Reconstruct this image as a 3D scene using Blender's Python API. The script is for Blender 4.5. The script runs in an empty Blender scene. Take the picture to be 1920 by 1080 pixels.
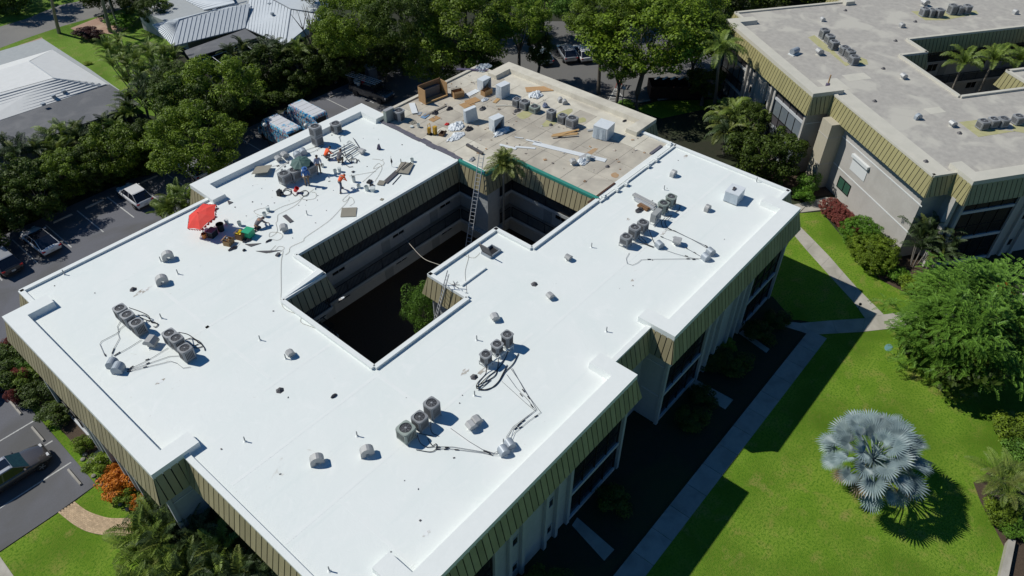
import bpy, math, random
from mathutils import Vector, Matrix, noise
R = math.radians
random.seed(7)
sc = bpy.context.scene
col = sc.collection

# ------------------------------------------------------------------ camera, world, sun, exposure
CAMZ = 42.5
FPX = 1402.5                      # focal length in pixels of a 1920 px wide frame
AX_R = Vector((0.65161185, -0.75851741, 0.00730311))
AX_U = Vector((0.50203228, 0.43845324, 0.74546787))
AX_F = Vector((0.56865243, 0.4820893, -0.66650155))
cam = bpy.data.cameras.new('camera')
cam.sensor_width = 36.0
cam.lens = FPX * 36.0 / 1920.0
cam.clip_start = 0.5
cam.clip_end = 1500.0
camo = bpy.data.objects.new('camera', cam)
col.objects.link(camo)
m = Matrix.Identity(4)
for i in range(3):
    m[i][0] = AX_R[i]; m[i][1] = AX_U[i]; m[i][2] = -AX_F[i]
m[2][3] = CAMZ
camo.matrix_world = m
sc.camera = camo

world = bpy.data.worlds.new('World')
sc.world = world
world.use_nodes = True
wn = world.node_tree
wn.nodes.clear()
sky = wn.nodes.new('ShaderNodeTexSky')
sky.sky_type = 'NISHITA'
sky.sun_disc = False
sky.sun_elevation = R(47.5)
sky.sun_rotation = R(-26.6)
sky.air_density = 1.0
sky.dust_density = 0.0
sky.ozone_density = 5.0
bg = wn.nodes.new('ShaderNodeBackground')
bg.inputs['Strength'].default_value = 0.075
wo = wn.nodes.new('ShaderNodeOutputWorld')
hs_ = wn.nodes.new('ShaderNodeHueSaturation')          # a deep clear subtropical blue
hs_.inputs['Saturation'].default_value = 1.25
wn.links.new(sky.outputs[0], hs_.inputs['Color'])
wn.links.new(hs_.outputs[0], bg.inputs[0])
wn.links.new(bg.outputs[0], wo.inputs[0])

SUNV = Vector((-0.41, 0.82, 1.0)).normalized()
sun = bpy.data.lights.new('sun', 'SUN')
sun.energy = 5.0
sun.angle = R(0.5)
sun.color = (1.0, 0.975, 0.90)
suno = bpy.data.objects.new('sun', sun)
suno.rotation_euler = SUNV.to_track_quat('Z', 'Y').to_euler()
suno.location = (0, 0, 90)
col.objects.link(suno)

sc.view_settings.view_transform = 'Standard'
sc.view_settings.look = 'None'
sc.view_settings.exposure = -0.38
sc.view_settings.gamma = 1.0
sc.view_settings.use_curve_mapping = False
sc.render.engine = 'CYCLES'
sc.cycles.max_bounces = 6
sc.cycles.diffuse_bounces = 3
sc.cycles.glossy_bounces = 2
sc.cycles.transmission_bounces = 3
sc.cycles.transparent_max_bounces = 6

# ------------------------------------------------------------------ placing
def at(px, py, z=0.0):
    """the point at height z that a measured point of the plan photograph stands for"""
    d = AX_R * ((px - 960) / FPX) - AX_U * ((py - 540) / FPX) + AX_F
    t = (z - CAMZ) / d.z
    return Vector((d.x * t, d.y * t, z))

# ------------------------------------------------------------------ materials
MATS = {}
def nt_new(name):
    mt = bpy.data.materials.new(name)
    mt.use_nodes = True
    t = mt.node_tree
    b = t.nodes['Principled BSDF']
    MATS[name] = mt
    return mt, t, b

def c4(c):
    return (c[0], c[1], c[2], 1.0)

def mat(name, c1, c2=None, scale=3.0, rough=0.7, metal=0.0, bump=0.0, bscale=None, detail=4.0, spread=0.25,
        c3=None, scale3=0.4, spec=None, rnd=0.0, coat=0.0, trans=0.0, lo3=0.45, hi3=0.7, stretch=None):
    """base colour mixed with a second over noise, optional third as larger patches, optional random per object"""
    if name in MATS:
        return MATS[name]
    mt, t, b = nt_new(name)
    N, L = t.nodes, t.links
    geo = N.new('ShaderNodeNewGeometry')
    pos = geo.outputs['Position']
    if stretch:
        mp = N.new('ShaderNodeMapping'); mp.inputs['Scale'].default_value = stretch
        L.new(pos, mp.inputs[0]); pos = mp.outputs[0]
    last = None
    if c2 is not None:
        n = N.new('ShaderNodeTexNoise'); n.inputs['Scale'].default_value = scale; n.inputs['Detail'].default_value = detail
        n.inputs['Roughness'].default_value = 0.6
        L.new(pos, n.inputs['Vector'])
        r = N.new('ShaderNodeMapRange'); r.inputs[1].default_value = 0.5 - spread; r.inputs[2].default_value = 0.5 + spread
        L.new(n.outputs['Fac'], r.inputs[0])
        mx = N.new('ShaderNodeMix'); mx.data_type = 'RGBA'
        mx.inputs[6].default_value = c4(c1); mx.inputs[7].default_value = c4(c2)
        L.new(r.outputs[0], mx.inputs[0]); last = mx.outputs[2]
    if c3 is not None:
        n = N.new('ShaderNodeTexNoise'); n.inputs['Scale'].default_value = scale3; n.inputs['Detail'].default_value = 5
        n.inputs['Distortion'].default_value = 0.6
        L.new(pos, n.inputs['Vector'])
        r = N.new('ShaderNodeMapRange'); r.inputs[1].default_value = lo3; r.inputs[2].default_value = hi3
        L.new(n.outputs['Fac'], r.inputs[0])
        mx = N.new('ShaderNodeMix'); mx.data_type = 'RGBA'
        if last: L.new(last, mx.inputs[6])
        else: mx.inputs[6].default_value = c4(c1)
        mx.inputs[7].default_value = c4(c3)
        L.new(r.outputs[0], mx.inputs[0]); last = mx.outputs[2]
    if rnd > 0:
        oi = N.new('ShaderNodeObjectInfo')
        r = N.new('ShaderNodeMapRange'); r.inputs[3].default_value = 1 - rnd; r.inputs[4].default_value = 1 + rnd
        L.new(oi.outputs['Random'], r.inputs[0])
        hs = N.new('ShaderNodeHueSaturation')
        if last: L.new(last, hs.inputs['Color'])
        else: hs.inputs['Color'].default_value = c4(c1)
        L.new(r.outputs[0], hs.inputs['Value']); last = hs.outputs[0]
    if last: L.new(last, b.inputs['Base Color'])
    else: b.inputs['Base Color'].default_value = c4(c1)
    b.inputs['Roughness'].default_value = rough
    b.inputs['Metallic'].default_value = metal
    if spec is not None: b.inputs['Specular IOR Level'].default_value = spec
    if coat: b.inputs['Coat Weight'].default_value = coat; b.inputs['Coat Roughness'].default_value = 0.05
    if bump > 0:
        n = N.new('ShaderNodeTexNoise'); n.inputs['Scale'].default_value = bscale or scale * 4; n.inputs['Detail'].default_value = 4
        L.new(pos, n.inputs['Vector'])
        bp = N.new('ShaderNodeBump'); bp.inputs['Strength'].default_value = bump; bp.inputs['Distance'].default_value = 0.05
        L.new(n.outputs['Fac'], bp.inputs['Height']); L.new(bp.outputs[0], b.inputs['Normal'])
    return mt

def leaf_mat(name, ca, cb, rough=0.55, tr=0.25, scale=1.3, rnd=0.18, spec=0.3):
    mt, t, b = nt_new(name)
    N, L = t.nodes, t.links
    geo = N.new('ShaderNodeNewGeometry')
    n = N.new('ShaderNodeTexNoise'); n.inputs['Scale'].default_value = scale; n.inputs['Detail'].default_value = 3
    L.new(geo.outputs['Position'], n.inputs['Vector'])
    r = N.new('ShaderNodeMapRange'); r.inputs[1].default_value = 0.3; r.inputs[2].default_value = 0.7
    L.new(n.outputs['Fac'], r.inputs[0])
    # per-leaf variation
    ad = N.new('ShaderNodeMath'); ad.operation = 'MULTIPLY_ADD'; ad.inputs[1].default_value = 0.5
    L.new(geo.outputs['Random Per Island'], ad.inputs[0])
    m2 = N.new('ShaderNodeMath'); m2.operation = 'MULTIPLY'; m2.inputs[1].default_value = 0.6
    L.new(r.outputs[0], m2.inputs[0]); L.new(m2.outputs[0], ad.inputs[2])
    mx = N.new('ShaderNodeMix'); mx.data_type = 'RGBA'
    mx.inputs[6].default_value = c4(ca); mx.inputs[7].default_value = c4(cb)
    L.new(ad.outputs[0], mx.inputs[0])
    oi = N.new('ShaderNodeObjectInfo')
    rr = N.new('ShaderNodeMapRange'); rr.inputs[3].default_value = 1 - rnd; rr.inputs[4].default_value = 1 + rnd
    L.new(oi.outputs['Random'], rr.inputs[0])
    hs = N.new('ShaderNodeHueSaturation'); L.new(mx.outputs[2], hs.inputs['Color']); L.new(rr.outputs[0], hs.inputs['Value'])
    L.new(hs.outputs[0], b.inputs['Base Color'])
    b.inputs['Roughness'].default_value = rough
    b.inputs['Specular IOR Level'].default_value = spec
    if tr > 0:
        tb = N.new('ShaderNodeBsdfTranslucent'); L.new(hs.outputs[0], tb.inputs['Color'])
        ms = N.new('ShaderNodeMixShader'); ms.inputs[0].default_value = tr
        out = N['Material Output']
        L.new(b.outputs[0], ms.inputs[1]); L.new(tb.outputs[0], ms.inputs[2]); L.new(ms.outputs[0], out.inputs['Surface'])
    return mt

# roof coating: bright white with ponding marks, scuffs and brush bands
def roof_white():
    mt, t, b = nt_new('white_coating')
    N, L = t.nodes, t.links
    geo = N.new('ShaderNodeNewGeometry')
    def noi(s, d=5, dist=0.0, vec=None, rough=.6):
        n = N.new('ShaderNodeTexNoise'); n.inputs['Scale'].default_value = s; n.inputs['Detail'].default_value = d
        n.inputs['Distortion'].default_value = dist; n.inputs['Roughness'].default_value = rough
        L.new(vec or geo.outputs['Position'], n.inputs['Vector']); return n.outputs['Fac']
    def rng(x, a, bb):
        r = N.new('ShaderNodeMapRange'); r.inputs[1].default_value = a; r.inputs[2].default_value = bb
        L.new(x, r.inputs[0]); return r.outputs[0]
    def mix(fac, a, bb):
        mx = N.new('ShaderNodeMix'); mx.data_type = 'RGBA'
        L.new(fac, mx.inputs[0])
        if isinstance(a, tuple): mx.inputs[6].default_value = c4(a)
        else: L.new(a, mx.inputs[6])
        mx.inputs[7].default_value = c4(bb); return mx.outputs[2]
    base = mix(rng(noi(0.16, 4, 1.0), 0.35, 0.65), (0.79, 0.815, 0.79), (0.755, 0.795, 0.768))
    base = mix(rng(noi(0.7, 6, 1.5), 0.55, 0.8), base, (0.82, 0.84, 0.815))
    mp = N.new('ShaderNodeMapping'); mp.inputs['Scale'].default_value = (0.06, 1.05, 1)
    L.new(geo.outputs['Position'], mp.inputs[0])
    base = mix(rng(noi(1.0, 3, 0.3, mp.outputs[0]), 0.58, 0.75), base, (0.73, 0.775, 0.75))
    base = mix(rng(noi(2.2, 8, 0.6, rough=.75), 0.66, 0.74), base, (0.62, 0.64, 0.61))
    base = mix(rng(noi(0.45, 9, 2.2, rough=.7), 0.66, 0.72), base, (0.66, 0.66, 0.62))
    base = mix(rng(noi(7.0, 4, 0.0), 0.78, 0.80), base, (0.25, 0.23, 0.2))
    L.new(base, b.inputs['Base Color'])
    b.inputs['Roughness'].default_value = 0.55
    b.inputs['Specular IOR Level'].default_value = 0.25
    bp = N.new('ShaderNodeBump'); bp.inputs['Strength'].default_value = 0.25; bp.inputs['Distance'].default_value = 0.05
    L.new(noi(1.3, 5, 0.8), bp.inputs['Height']); L.new(bp.outputs[0], b.inputs['Normal'])
    return mt
roof_white()
mat('white_lap', (0.81, 0.83, 0.805), (0.77, 0.80, 0.775), 1.2, 0.5, spec=.25)
mat('debris_mix', (0.62, 0.60, 0.56), (0.12, 0.10, 0.08), 3.5, .8, spread=.08, c3=(.42, .24, .11), scale3=1.5)
mat('white_trim', (0.80, 0.82, 0.795), (0.76, 0.785, 0.76), 2.0, 0.5, bump=.1, spec=.25)
mat('aged_roof', (0.56, 0.51, 0.42), (0.46, 0.425, 0.355), 1.1, 0.9, c3=(0.36, 0.325, 0.275), scale3=0.35, bump=.2, bscale=9, rnd=.07, spread=.2, spec=.2)
mat('aged_roof_pale', (0.66, 0.62, 0.52), (0.56, 0.52, 0.43), 1.3, 0.9, c3=(0.36, 0.33, 0.28), scale3=0.3, bump=.2, bscale=9, rnd=.06, spread=.2, spec=.2, lo3=.5, hi3=.8)
mat('grey_roof', (0.46, 0.435, 0.39), (0.36, 0.34, 0.31), 1.6, 0.9, c3=(0.51, 0.485, 0.425), scale3=0.35, detail=9, bump=.2, bscale=8, spread=.2, lo3=.5, hi3=.62, spec=.2)
mat('grey_roof_pale', (0.60, 0.57, 0.49), (0.52, 0.50, 0.43), 0.9, 0.9, bump=.1, spec=.2)
mat('moss_stain', (0.36, 0.355, 0.15), (0.46, 0.43, 0.26), 2.2, 0.95, spread=.3)
mat('scuff', (0.55, 0.53, 0.48), (0.33, 0.29, 0.24), 5.0, 0.9, spread=.12, detail=7, c3=(.78, .8, .79), scale3=3, lo3=.45, hi3=.55)
mat('rust_stain', (0.45, 0.23, 0.09), (0.42, 0.33, 0.22), 3.0, 0.95, spread=.3)
mat('panel_tan', (0.33, 0.29, 0.175), (0.27, 0.235, 0.14), 1.5, 0.55, rnd=.13, stretch=(1, 1, .3))
mat('panel_olive', (0.34, 0.31, 0.15), (0.30, 0.27, 0.125), 1.5, 0.5, rnd=.06)
mat('panel_shaded', (0.36, 0.34, 0.19), (0.29, 0.275, 0.15), 1.5, 0.55, rnd=.13)  # greener panel copy: tint of the shaded sides put into the colour
mat('panel_backing', (0.022, 0.02, 0.014), rough=.8)
mat('stucco', (0.50, 0.48, 0.45), (0.45, 0.43, 0.40), 6, 0.9, bump=.2, bscale=20, c3=(0.42, 0.40, .37), scale3=.5, spec=.2)
mat('stucco_cream', (0.50, 0.45, 0.35), (0.45, 0.41, 0.32), 4, 0.9, bump=.2, bscale=20, spec=.2)
mat('wall_light', (0.60, 0.61, 0.60), (0.54, 0.55, 0.54), 3, 0.85, spec=.2)
mat('wall_pale', (0.42, 0.44, 0.44), (0.36, 0.38, 0.385), 3, 0.85, spec=.2)
mat('concrete', (0.42, 0.40, 0.36), (0.35, 0.33, 0.30), 3, 0.9, bump=.15, bscale=14, c3=(.30, .28, .25), scale3=.8, rnd=.07, spec=.2)
mat('concrete_pale', (0.47, 0.44, 0.385), (0.40, 0.37, 0.32), 2.4, 0.9, bump=.15, bscale=14, c3=(.33, .31, .26), scale3=.6, rnd=.05, spec=.2)
mat('asphalt', (0.16, 0.162, 0.182), (0.125, 0.127, 0.142), 18, 0.92, bump=.3, bscale=40, c3=(0.11, 0.108, 0.105), scale3=.18, spec=.25)
mat('asphalt_old', (0.16, 0.157, 0.155), (0.13, 0.127, 0.125), 14, 0.92, bump=.3, bscale=40, c3=(0.16, 0.155, 0.145), scale3=.15, spec=.25)
mat('street', (0.20, 0.195, 0.185), (0.17, 0.165, 0.155), 6, 0.92, bump=.2, c3=(0.23, 0.22, 0.2), scale3=.2)
mat('road_paint', (0.55, 0.55, 0.53), (0.34, 0.34, 0.33), 7, 0.8, spread=.15)
mat('paver', (0.54, 0.40, 0.255), (0.44, 0.32, 0.20), 5, 0.9, rnd=.16, bump=.2)
mat('paver_pink', (0.38, 0.25, 0.185), (0.34, 0.21, 0.15), 3, 0.9, c3=(.45, .33, .24), scale3=.6)
mat('mulch', (0.05, 0.032, 0.02), (0.10, 0.07, 0.045), 9, 0.95, bump=.8, bscale=25)
mat('soil_path', (0.20, 0.16, 0.11), (0.13, 0.10, 0.07), 5, 0.95, bump=.5)
mat('shaded_ground', (0.018, 0.025, 0.010), (0.03, 0.028, 0.016), 1.5, 0.95, bump=.8, bscale=8, c3=(0.03, .045, .012), scale3=.25)  # dark soil and grass, with the shade over it put into the colour
def lawn(name, a, b_, c_, d_):
    mt, t, b = nt_new(name)
    N, L = t.nodes, t.links
    geo = N.new('ShaderNodeNewGeometry')
    def noi(s, d=4, dist=0.0):
        n = N.new('ShaderNodeTexNoise'); n.inputs['Scale'].default_value = s; n.inputs['Detail'].default_value = d
        n.inputs['Distortion'].default_value = dist
        L.new(geo.outputs['Position'], n.inputs['Vector']); return n.outputs['Fac']
    def mix(x, lo, hi, p, q):
        r = N.new('ShaderNodeMapRange'); r.inputs[1].default_value = lo; r.inputs[2].default_value = hi; L.new(x, r.inputs[0])
        mx = N.new('ShaderNodeMix'); mx.data_type = 'RGBA'; L.new(r.outputs[0], mx.inputs[0])
        if isinstance(p, tuple): mx.inputs[6].default_value = c4(p)
        else: L.new(p, mx.inputs[6])
        mx.inputs[7].default_value = c4(q); return mx.outputs[2]
    base = mix(noi(0.35, 4, .8), .35, .65, a, b_)
    base = mix(noi(0.9, 5, .5), .52, .75, base, c_)
    base = mix(noi(0.13, 6, .3), .47, .66, base, tuple(.62 * v for v in a))
    base = mix(noi(0.55, 7, .2), .60, .74, base, (c_[0] * 1.1, c_[1] * .95, c_[2] * 1.3))
    base = mix(noi(7, 5, 0), .46, .66, base, d_)
    L.new(base, b.inputs['Base Color'])
    b.inputs['Roughness'].default_value = 0.95
    b.inputs['Specular IOR Level'].default_value = 0.1
    bp = N.new('ShaderNodeBump'); bp.inputs['Strength'].default_value = 0.9; bp.inputs['Distance'].default_value = 0.08
    L.new(noi(22, 4), bp.inputs['Height']); L.new(bp.outputs[0], b.inputs['Normal'])
    return mt
lawn('lawn_bright', (0.15, 0.27, 0.022), (0.205, 0.315, 0.036), (0.28, 0.29, 0.065), (0.085, 0.19, 0.014))
lawn('lawn_far', (0.15, 0.27, 0.035), (0.20, 0.30, 0.055), (0.27, 0.29, 0.08), (0.11, 0.21, 0.025))
mat('cond_grey', (0.30, 0.31, 0.32), (0.26, 0.27, 0.28), 4, 0.55, rnd=.15)
mat('cond_green', (0.30, 0.345, 0.31), (0.26, 0.30, 0.27), 4, 0.55, rnd=.1)
mat('cond_pale', (0.36, 0.37, 0.36), (0.31, 0.32, 0.31), 4, 0.5, rnd=.08)
mat('louvre_dark', (0.035, 0.035, 0.04), rough=.6)
mat('fan_dark', (0.03, 0.025, 0.03), (0.08, 0.06, 0.06), 30, 0.6)
mat('galv', (0.46, 0.46, 0.45), (0.38, 0.38, 0.375), 6, 0.5, metal=.15, rnd=.12)
mat('galv_blue', (0.36, 0.40, 0.44), (0.31, 0.35, 0.39), 6, 0.5, metal=.15, rnd=.1)
mat('lead_dark', (0.06, 0.06, 0.07), (0.12, 0.11, 0.11), 12, 0.6)
mat('pipe_grey', (0.30, 0.31, 0.31), rough=.6)
mat('hose_black', (0.02, 0.02, 0.024), rough=.6)
mat('line_grey', (0.13, 0.135, 0.15), rough=.6)
mat('cord_tan', (0.26, 0.22, 0.15), rough=.7)
mat('rope_pale', (0.50, 0.46, 0.38), rough=.8)
mat('alu', (0.55, 0.56, 0.57), (0.45, 0.46, 0.47), 8, 0.4, metal=.3)
mat('steel_purple', (0.12, 0.10, 0.16), rough=.5)
mat('rail_black', (0.012, 0.012, 0.014), rough=.5)
mat('screen_dark', (0.010, 0.012, 0.014), (0.02, 0.022, 0.026), 1.0, 0.25)
mat('frame_white', (0.50, 0.52, 0.54), rough=.6)
mat('glass_sky', (0.18, 0.21, 0.235), (0.14, 0.165, 0.19), .8, 0.12, spec=.8, rnd=.12)  # pale blue base colour paints the sky's reflection
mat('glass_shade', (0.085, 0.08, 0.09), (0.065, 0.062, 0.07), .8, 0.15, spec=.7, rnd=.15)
mat('glass_green', (0.03, 0.09, 0.06), (0.05, 0.12, 0.085), .8, 0.12, spec=.7)
mat('shutter_white', (0.68, 0.70, 0.70), rough=.5)
mat('drip_edge_teal', (0.03, 0.22, 0.175), (0.05, 0.27, 0.21), 3, 0.5)
mat('flashing_purple', (0.10, 0.095, 0.12), (0.15, 0.145, 0.17), 2.5, 0.6)
mat('rim_blue', (0.30, 0.36, 0.5), rough=.6)
mat('metal_roof', (0.62, 0.655, 0.68), (0.55, 0.585, 0.61), 1.5, 0.5, metal=.1)
mat('metal_roof_rib', (0.42, 0.46, 0.50), rough=.6)
mat('shingle_grey', (0.155, 0.16, 0.17), (0.12, 0.122, 0.13), 8, 0.95, c3=(.19, .19, .195), scale3=.5, bump=.4, bscale=30)
mat('house_white', (0.72, 0.72, 0.70), (0.66, 0.66, 0.64), 1.5, 0.6)
mat('bark', (0.12, 0.10, 0.08), (0.19, 0.165, 0.135), 6, 0.95, bump=.6, bscale=14)
mat('palm_trunk', (0.26, 0.24, 0.21), (0.18, 0.165, 0.14), 5, 0.95, bump=.4)
mat('tyre', (0.015, 0.015, 0.016), rough=.85)
mat('rim', (0.35, 0.35, 0.36), rough=.35, metal=.6)
mat('car_white', (0.70, 0.70, 0.71), rough=.25, coat=.8)
mat('car_silver', (0.42, 0.43, 0.46), rough=.25, metal=.3, coat=.8)
mat('car_brown', (0.10, 0.09, 0.088), rough=.25, metal=.3, coat=.9)
mat('car_dark', (0.03, 0.03, 0.033), rough=.22, coat=.9)
mat('car_blue', (0.25, 0.33, 0.40), rough=.25, coat=.8)
mat('car_glass', (0.01, 0.012, 0.02), rough=.06, spec=.8)
mat('car_glass_green', (0.018, 0.055, 0.045), (0.01, 0.018, 0.018), 6, .08, spec=.8)
mat('lamp_glass', (0.6, 0.6, 0.6), rough=.15)
mat('tail_red', (0.35, 0.02, 0.02), rough=.2)
mat('plate', (0.5, 0.5, 0.48), rough=.5)
mat('black_plastic', (0.016, 0.016, 0.018), rough=.6)
mat('umbrella_red', (0.75, 0.055, 0.035), (0.70, 0.04, 0.03), 3, .75)
mat('umbrella_red_dark', (0.50, 0.03, 0.03), rough=.8)
mat('umbrella_green', (0.05, 0.11, 0.10), (0.07, 0.135, 0.12), 2, .7)
mat('pole_wood', (0.25, 0.22, 0.18), rough=.6)
mat('orange_plastic', (0.62, 0.20, 0.03), rough=.5)
mat('hi_vis', (0.95, 0.13, 0.03), (0.85, 0.10, 0.02), 8, .8)
mat('bucket_white', (0.60, 0.64, 0.62), rough=.5, rnd=.08)
mat('bucket_red', (0.70, 0.03, 0.03), rough=.5)
mat('cardboard', (0.45, 0.27, 0.125), (0.38, 0.225, 0.10), 6, .9, rnd=.12)
mat('cardboard_inside', (0.25, 0.14, 0.07), (0.20, 0.11, 0.055), 6, .9)  # darker brown cardboard; inside boxes their shade is put into the colour
mat('plywood', (0.50, 0.31, 0.15), (0.40, 0.235, 0.11), 4, .85, rnd=.1, stretch=(1, 6, 1))
mat('lumber', (0.52, 0.33, 0.15), (0.42, 0.26, 0.11), 4, .85, rnd=.12, stretch=(1, 6, 1))
mat('plastic_wrap', (0.52, 0.58, 0.62), (0.42, 0.48, 0.53), 5, .35, bump=.5, bscale=9)
mat('foam_white', (0.72, 0.75, 0.76), (0.62, 0.66, 0.69), 5, .5, bump=.2)
mat('sheet_white', (0.74, 0.77, 0.77), (0.68, 0.7, 0.71), 2, .5)
mat('board_tan', (0.27, 0.25, 0.20), (0.24, 0.22, 0.175), 2, .7, rnd=.06)
mat('blue_sheet', (0.16, 0.27, 0.42), rough=.5)
mat('yellow_paint', (0.75, 0.55, 0.02), rough=.5)
mat('amber_paint', (0.55, 0.32, 0.03), rough=.5)
mat('green_box', (0.02, 0.36, 0.18), rough=.5)
mat('black_cloth', (0.02, 0.02, 0.03), (0.05, 0.05, 0.06), 10, .9)
mat('denim', (0.06, 0.08, 0.14), (0.09, 0.11, 0.17), 10, .9)
mat('grey_cloth', (0.14, 0.13, 0.14), (0.18, 0.17, 0.18), 8, .9)
mat('khaki', (0.28, 0.20, 0.13), (0.2, 0.15, 0.1), 8, .9)
mat('plaid_blue', (0.13, 0.19, 0.36), (0.40, 0.42, 0.50), 26, .9, spread=.1)
mat('blue_cloth', (0.05, 0.14, 0.38), rough=.9)
mat('skin', (0.34, 0.19, 0.12), rough=.6)
mat('boot', (0.03, 0.025, 0.03), rough=.8)
mat('hair', (0.015, 0.012, 0.01), rough=.8)
mat('barrier_red', (0.55, 0.08, 0.04), rough=.6)
mat('rust_steel', (0.09, 0.035, 0.02), (0.05, 0.025, 0.018), 3, .9)
mat('toilet_blue', (0.12, 0.15, 0.19), rough=.6)
mat('toilet_cap', (0.40, 0.45, 0.50), rough=.5)
mat('globe', (0.75, 0.75, 0.72), rough=.3)
mat('utility_lid', (0.14, 0.30, 0.30), (0.12, 0.25, 0.26), 6, .8)
mat('stone', (0.30, 0.28, 0.24), (0.2, 0.19, 0.16), 8, .9, rnd=.2)
leaf_mat('leaf_green', (0.028, 0.060, 0.006), (0.24, 0.345, 0.024))
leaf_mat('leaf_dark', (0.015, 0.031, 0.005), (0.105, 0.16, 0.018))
leaf_mat('leaf_lime', (0.035, 0.095, 0.012), (0.19, 0.35, 0.045))
leaf_mat('leaf_hedge', (0.045, 0.12, 0.010), (0.15, 0.30, 0.025))
leaf_mat('leaf_yellow', (0.13, 0.20, 0.015), (0.26, 0.34, 0.03))
leaf_mat('leaf_red', (0.17, 0.035, 0.03), (0.40, 0.125, 0.095))
leaf_mat('leaf_orange', (0.38, 0.10, 0.01), (0.62, 0.24, 0.02))
leaf_mat('leaf_maroon', (0.025, 0.008, 0.008), (0.07, 0.02, 0.02))
leaf_mat('palm_green', (0.05, 0.105, 0.012), (0.25, 0.33, 0.05), spec=.45)
leaf_mat('palm_dark', (0.02, 0.045, 0.010), (0.075, 0.115, 0.035), spec=.45)
leaf_mat('palm_yellow', (0.10, 0.14, 0.02), (0.24, 0.27, 0.06), spec=.45)
leaf_mat('palm_dead', (0.20, 0.15, 0.09), (0.36, 0.28, 0.17))
leaf_mat('palm_silver', (0.16, 0.225, 0.245), (0.32, 0.40, 0.40), tr=.12, rough=.45, spec=.5)

# ------------------------------------------------------------------ mesh helpers
class MB:
    def __init__(s):
        s.v = []; s.f = []; s.smooth = False
    def face(s, pts):
        n = len(s.v); s.v += [tuple(p) for p in pts]; s.f.append(tuple(range(n, n + len(pts)))); return s
    def box(s, c, d, rz=0.0, rx=0.0, ry=0.0):
        M = Matrix.Rotation(rz, 3, 'Z') @ Matrix.Rotation(ry, 3, 'Y') @ Matrix.Rotation(rx, 3, 'X')
        n = len(s.v)
        for dx in (-.5, .5):
            for dy in (-.5, .5):
                for dz in (-.5, .5):
                    s.v.append(tuple(Vector(c) + M @ Vector((dx * d[0], dy * d[1], dz * d[2]))))
        for q in ((0, 1, 3, 2), (4, 6, 7, 5), (0, 4, 5, 1), (2, 3, 7, 6), (0, 2, 6, 4), (1, 5, 7, 3)):
            s.f.append(tuple(n + i for i in q))
        return s
    def prism(s, poly, z0, z1):
        n = len(s.v); k = len(poly)
        for p in poly: s.v.append((p[0], p[1], z0))
        for p in poly: s.v.append((p[0], p[1], z1))
        s.f.append(tuple(n + i for i in reversed(range(k)))); s.f.append(tuple(n + k + i for i in range(k)))
        for i in range(k):
            j = (i + 1) % k; s.f.append((n + i, n + j, n + k + j, n + k + i))
        return s
    def hexa(s, a, b):
        """solid between two quads a and b (4 points each)"""
        n = len(s.v); s.v += [tuple(p) for p in a] + [tuple(p) for p in b]
        s.f += [(n, n + 3, n + 2, n + 1), (n + 4, n + 5, n + 6, n + 7)]
        for i in range(4):
            j = (i + 1) % 4; s.f.append((n + i, n + j, n + 4 + j, n + 4 + i))
        return s
    def tube(s, pts, r, k=6, cap=True):
        pts = [Vector(p) for p in pts]
        rs = r if isinstance(r, (list, tuple)) else [r] * len(pts)
        n0 = len(s.v)
        up = Vector((0, 0, 1))
        for i, p in enumerate(pts):
            d = (pts[min(i + 1, len(pts) - 1)] - pts[max(i - 1, 0)])
            if d.length < 1e-9: d = Vector((0, 0, 1))
            d.normalize()
            a = d.cross(up)
            if a.length < 1e-3: a = d.cross(Vector((1, 0, 0)))
            a.normalize(); b = d.cross(a)
            for j in range(k):
                t = 2 * math.pi * j / k
                s.v.append(tuple(p + (a * math.cos(t) + b * math.sin(t)) * rs[i]))
        for i in range(len(pts) - 1):
            for j in range(k):
                j2 = (j + 1) % k
                s.f.append((n0 + i * k + j, n0 + i * k + j2, n0 + (i + 1) * k + j2, n0 + (i + 1) * k + j))
        if cap:
            s.f.append(tuple(n0 + j for j in reversed(range(k))))
            e = n0 + (len(pts) - 1) * k
            s.f.append(tuple(e + j for j in range(k)))
        return s
    def lathe(s, prof, k=12, c=(0, 0, 0)):
        """prof: list of (r, z)"""
        n0 = len(s.v)
        for r, z in prof:
            for j in range(k):
                t = 2 * math.pi * j / k
                s.v.append((c[0] + r * math.cos(t), c[1] + r * math.sin(t), c[2] + z))
        for i in range(len(prof) - 1):
            for j in range(k):
                j2 = (j + 1) % k
                s.f.append((n0 + i * k + j, n0 + i * k + j2, n0 + (i + 1) * k + j2, n0 + (i + 1) * k + j))
        if prof[0][0] > 1e-6: s.f.append(tuple(n0 + j for j in reversed(range(k))))
        e = n0 + (len(prof) - 1) * k
        if prof[-1][0] > 1e-6: s.f.append(tuple(e + j for j in range(k)))
        return s
    def rings(s, rings, cap=True, close=True):
        n0 = len(s.v); k = len(rings[0])
        for r_ in rings: s.v += [tuple(p) for p in r_]
        kk = k if close else k - 1
        for i in range(len(rings) - 1):
            for j in range(kk):
                j2 = (j + 1) % k
                s.f.append((n0 + i * k + j, n0 + i * k + j2, n0 + (i + 1) * k + j2, n0 + (i + 1) * k + j))
        if cap:
            s.f.append(tuple(n0 + j for j in reversed(range(k))))
            e = n0 + (len(rings) - 1) * k
            s.f.append(tuple(e + j for j in range(k)))
        return s
    def move(s, dx=0, dy=0, dz=0):
        s.v = [(a + dx, b + dy, c + dz) for a, b, c in s.v]; return s
    def mesh(s, name, material, smooth=False):
        me = bpy.data.meshes.new(name)
        me.from_pydata(s.v, [], s.f)
        mt = MATS[material] if isinstance(material, str) else material
        me.materials.append(mt)
        if smooth or s.smooth:
            me.polygons.foreach_set('use_smooth', [True] * len(me.polygons))
        me.update()
        return me

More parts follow.
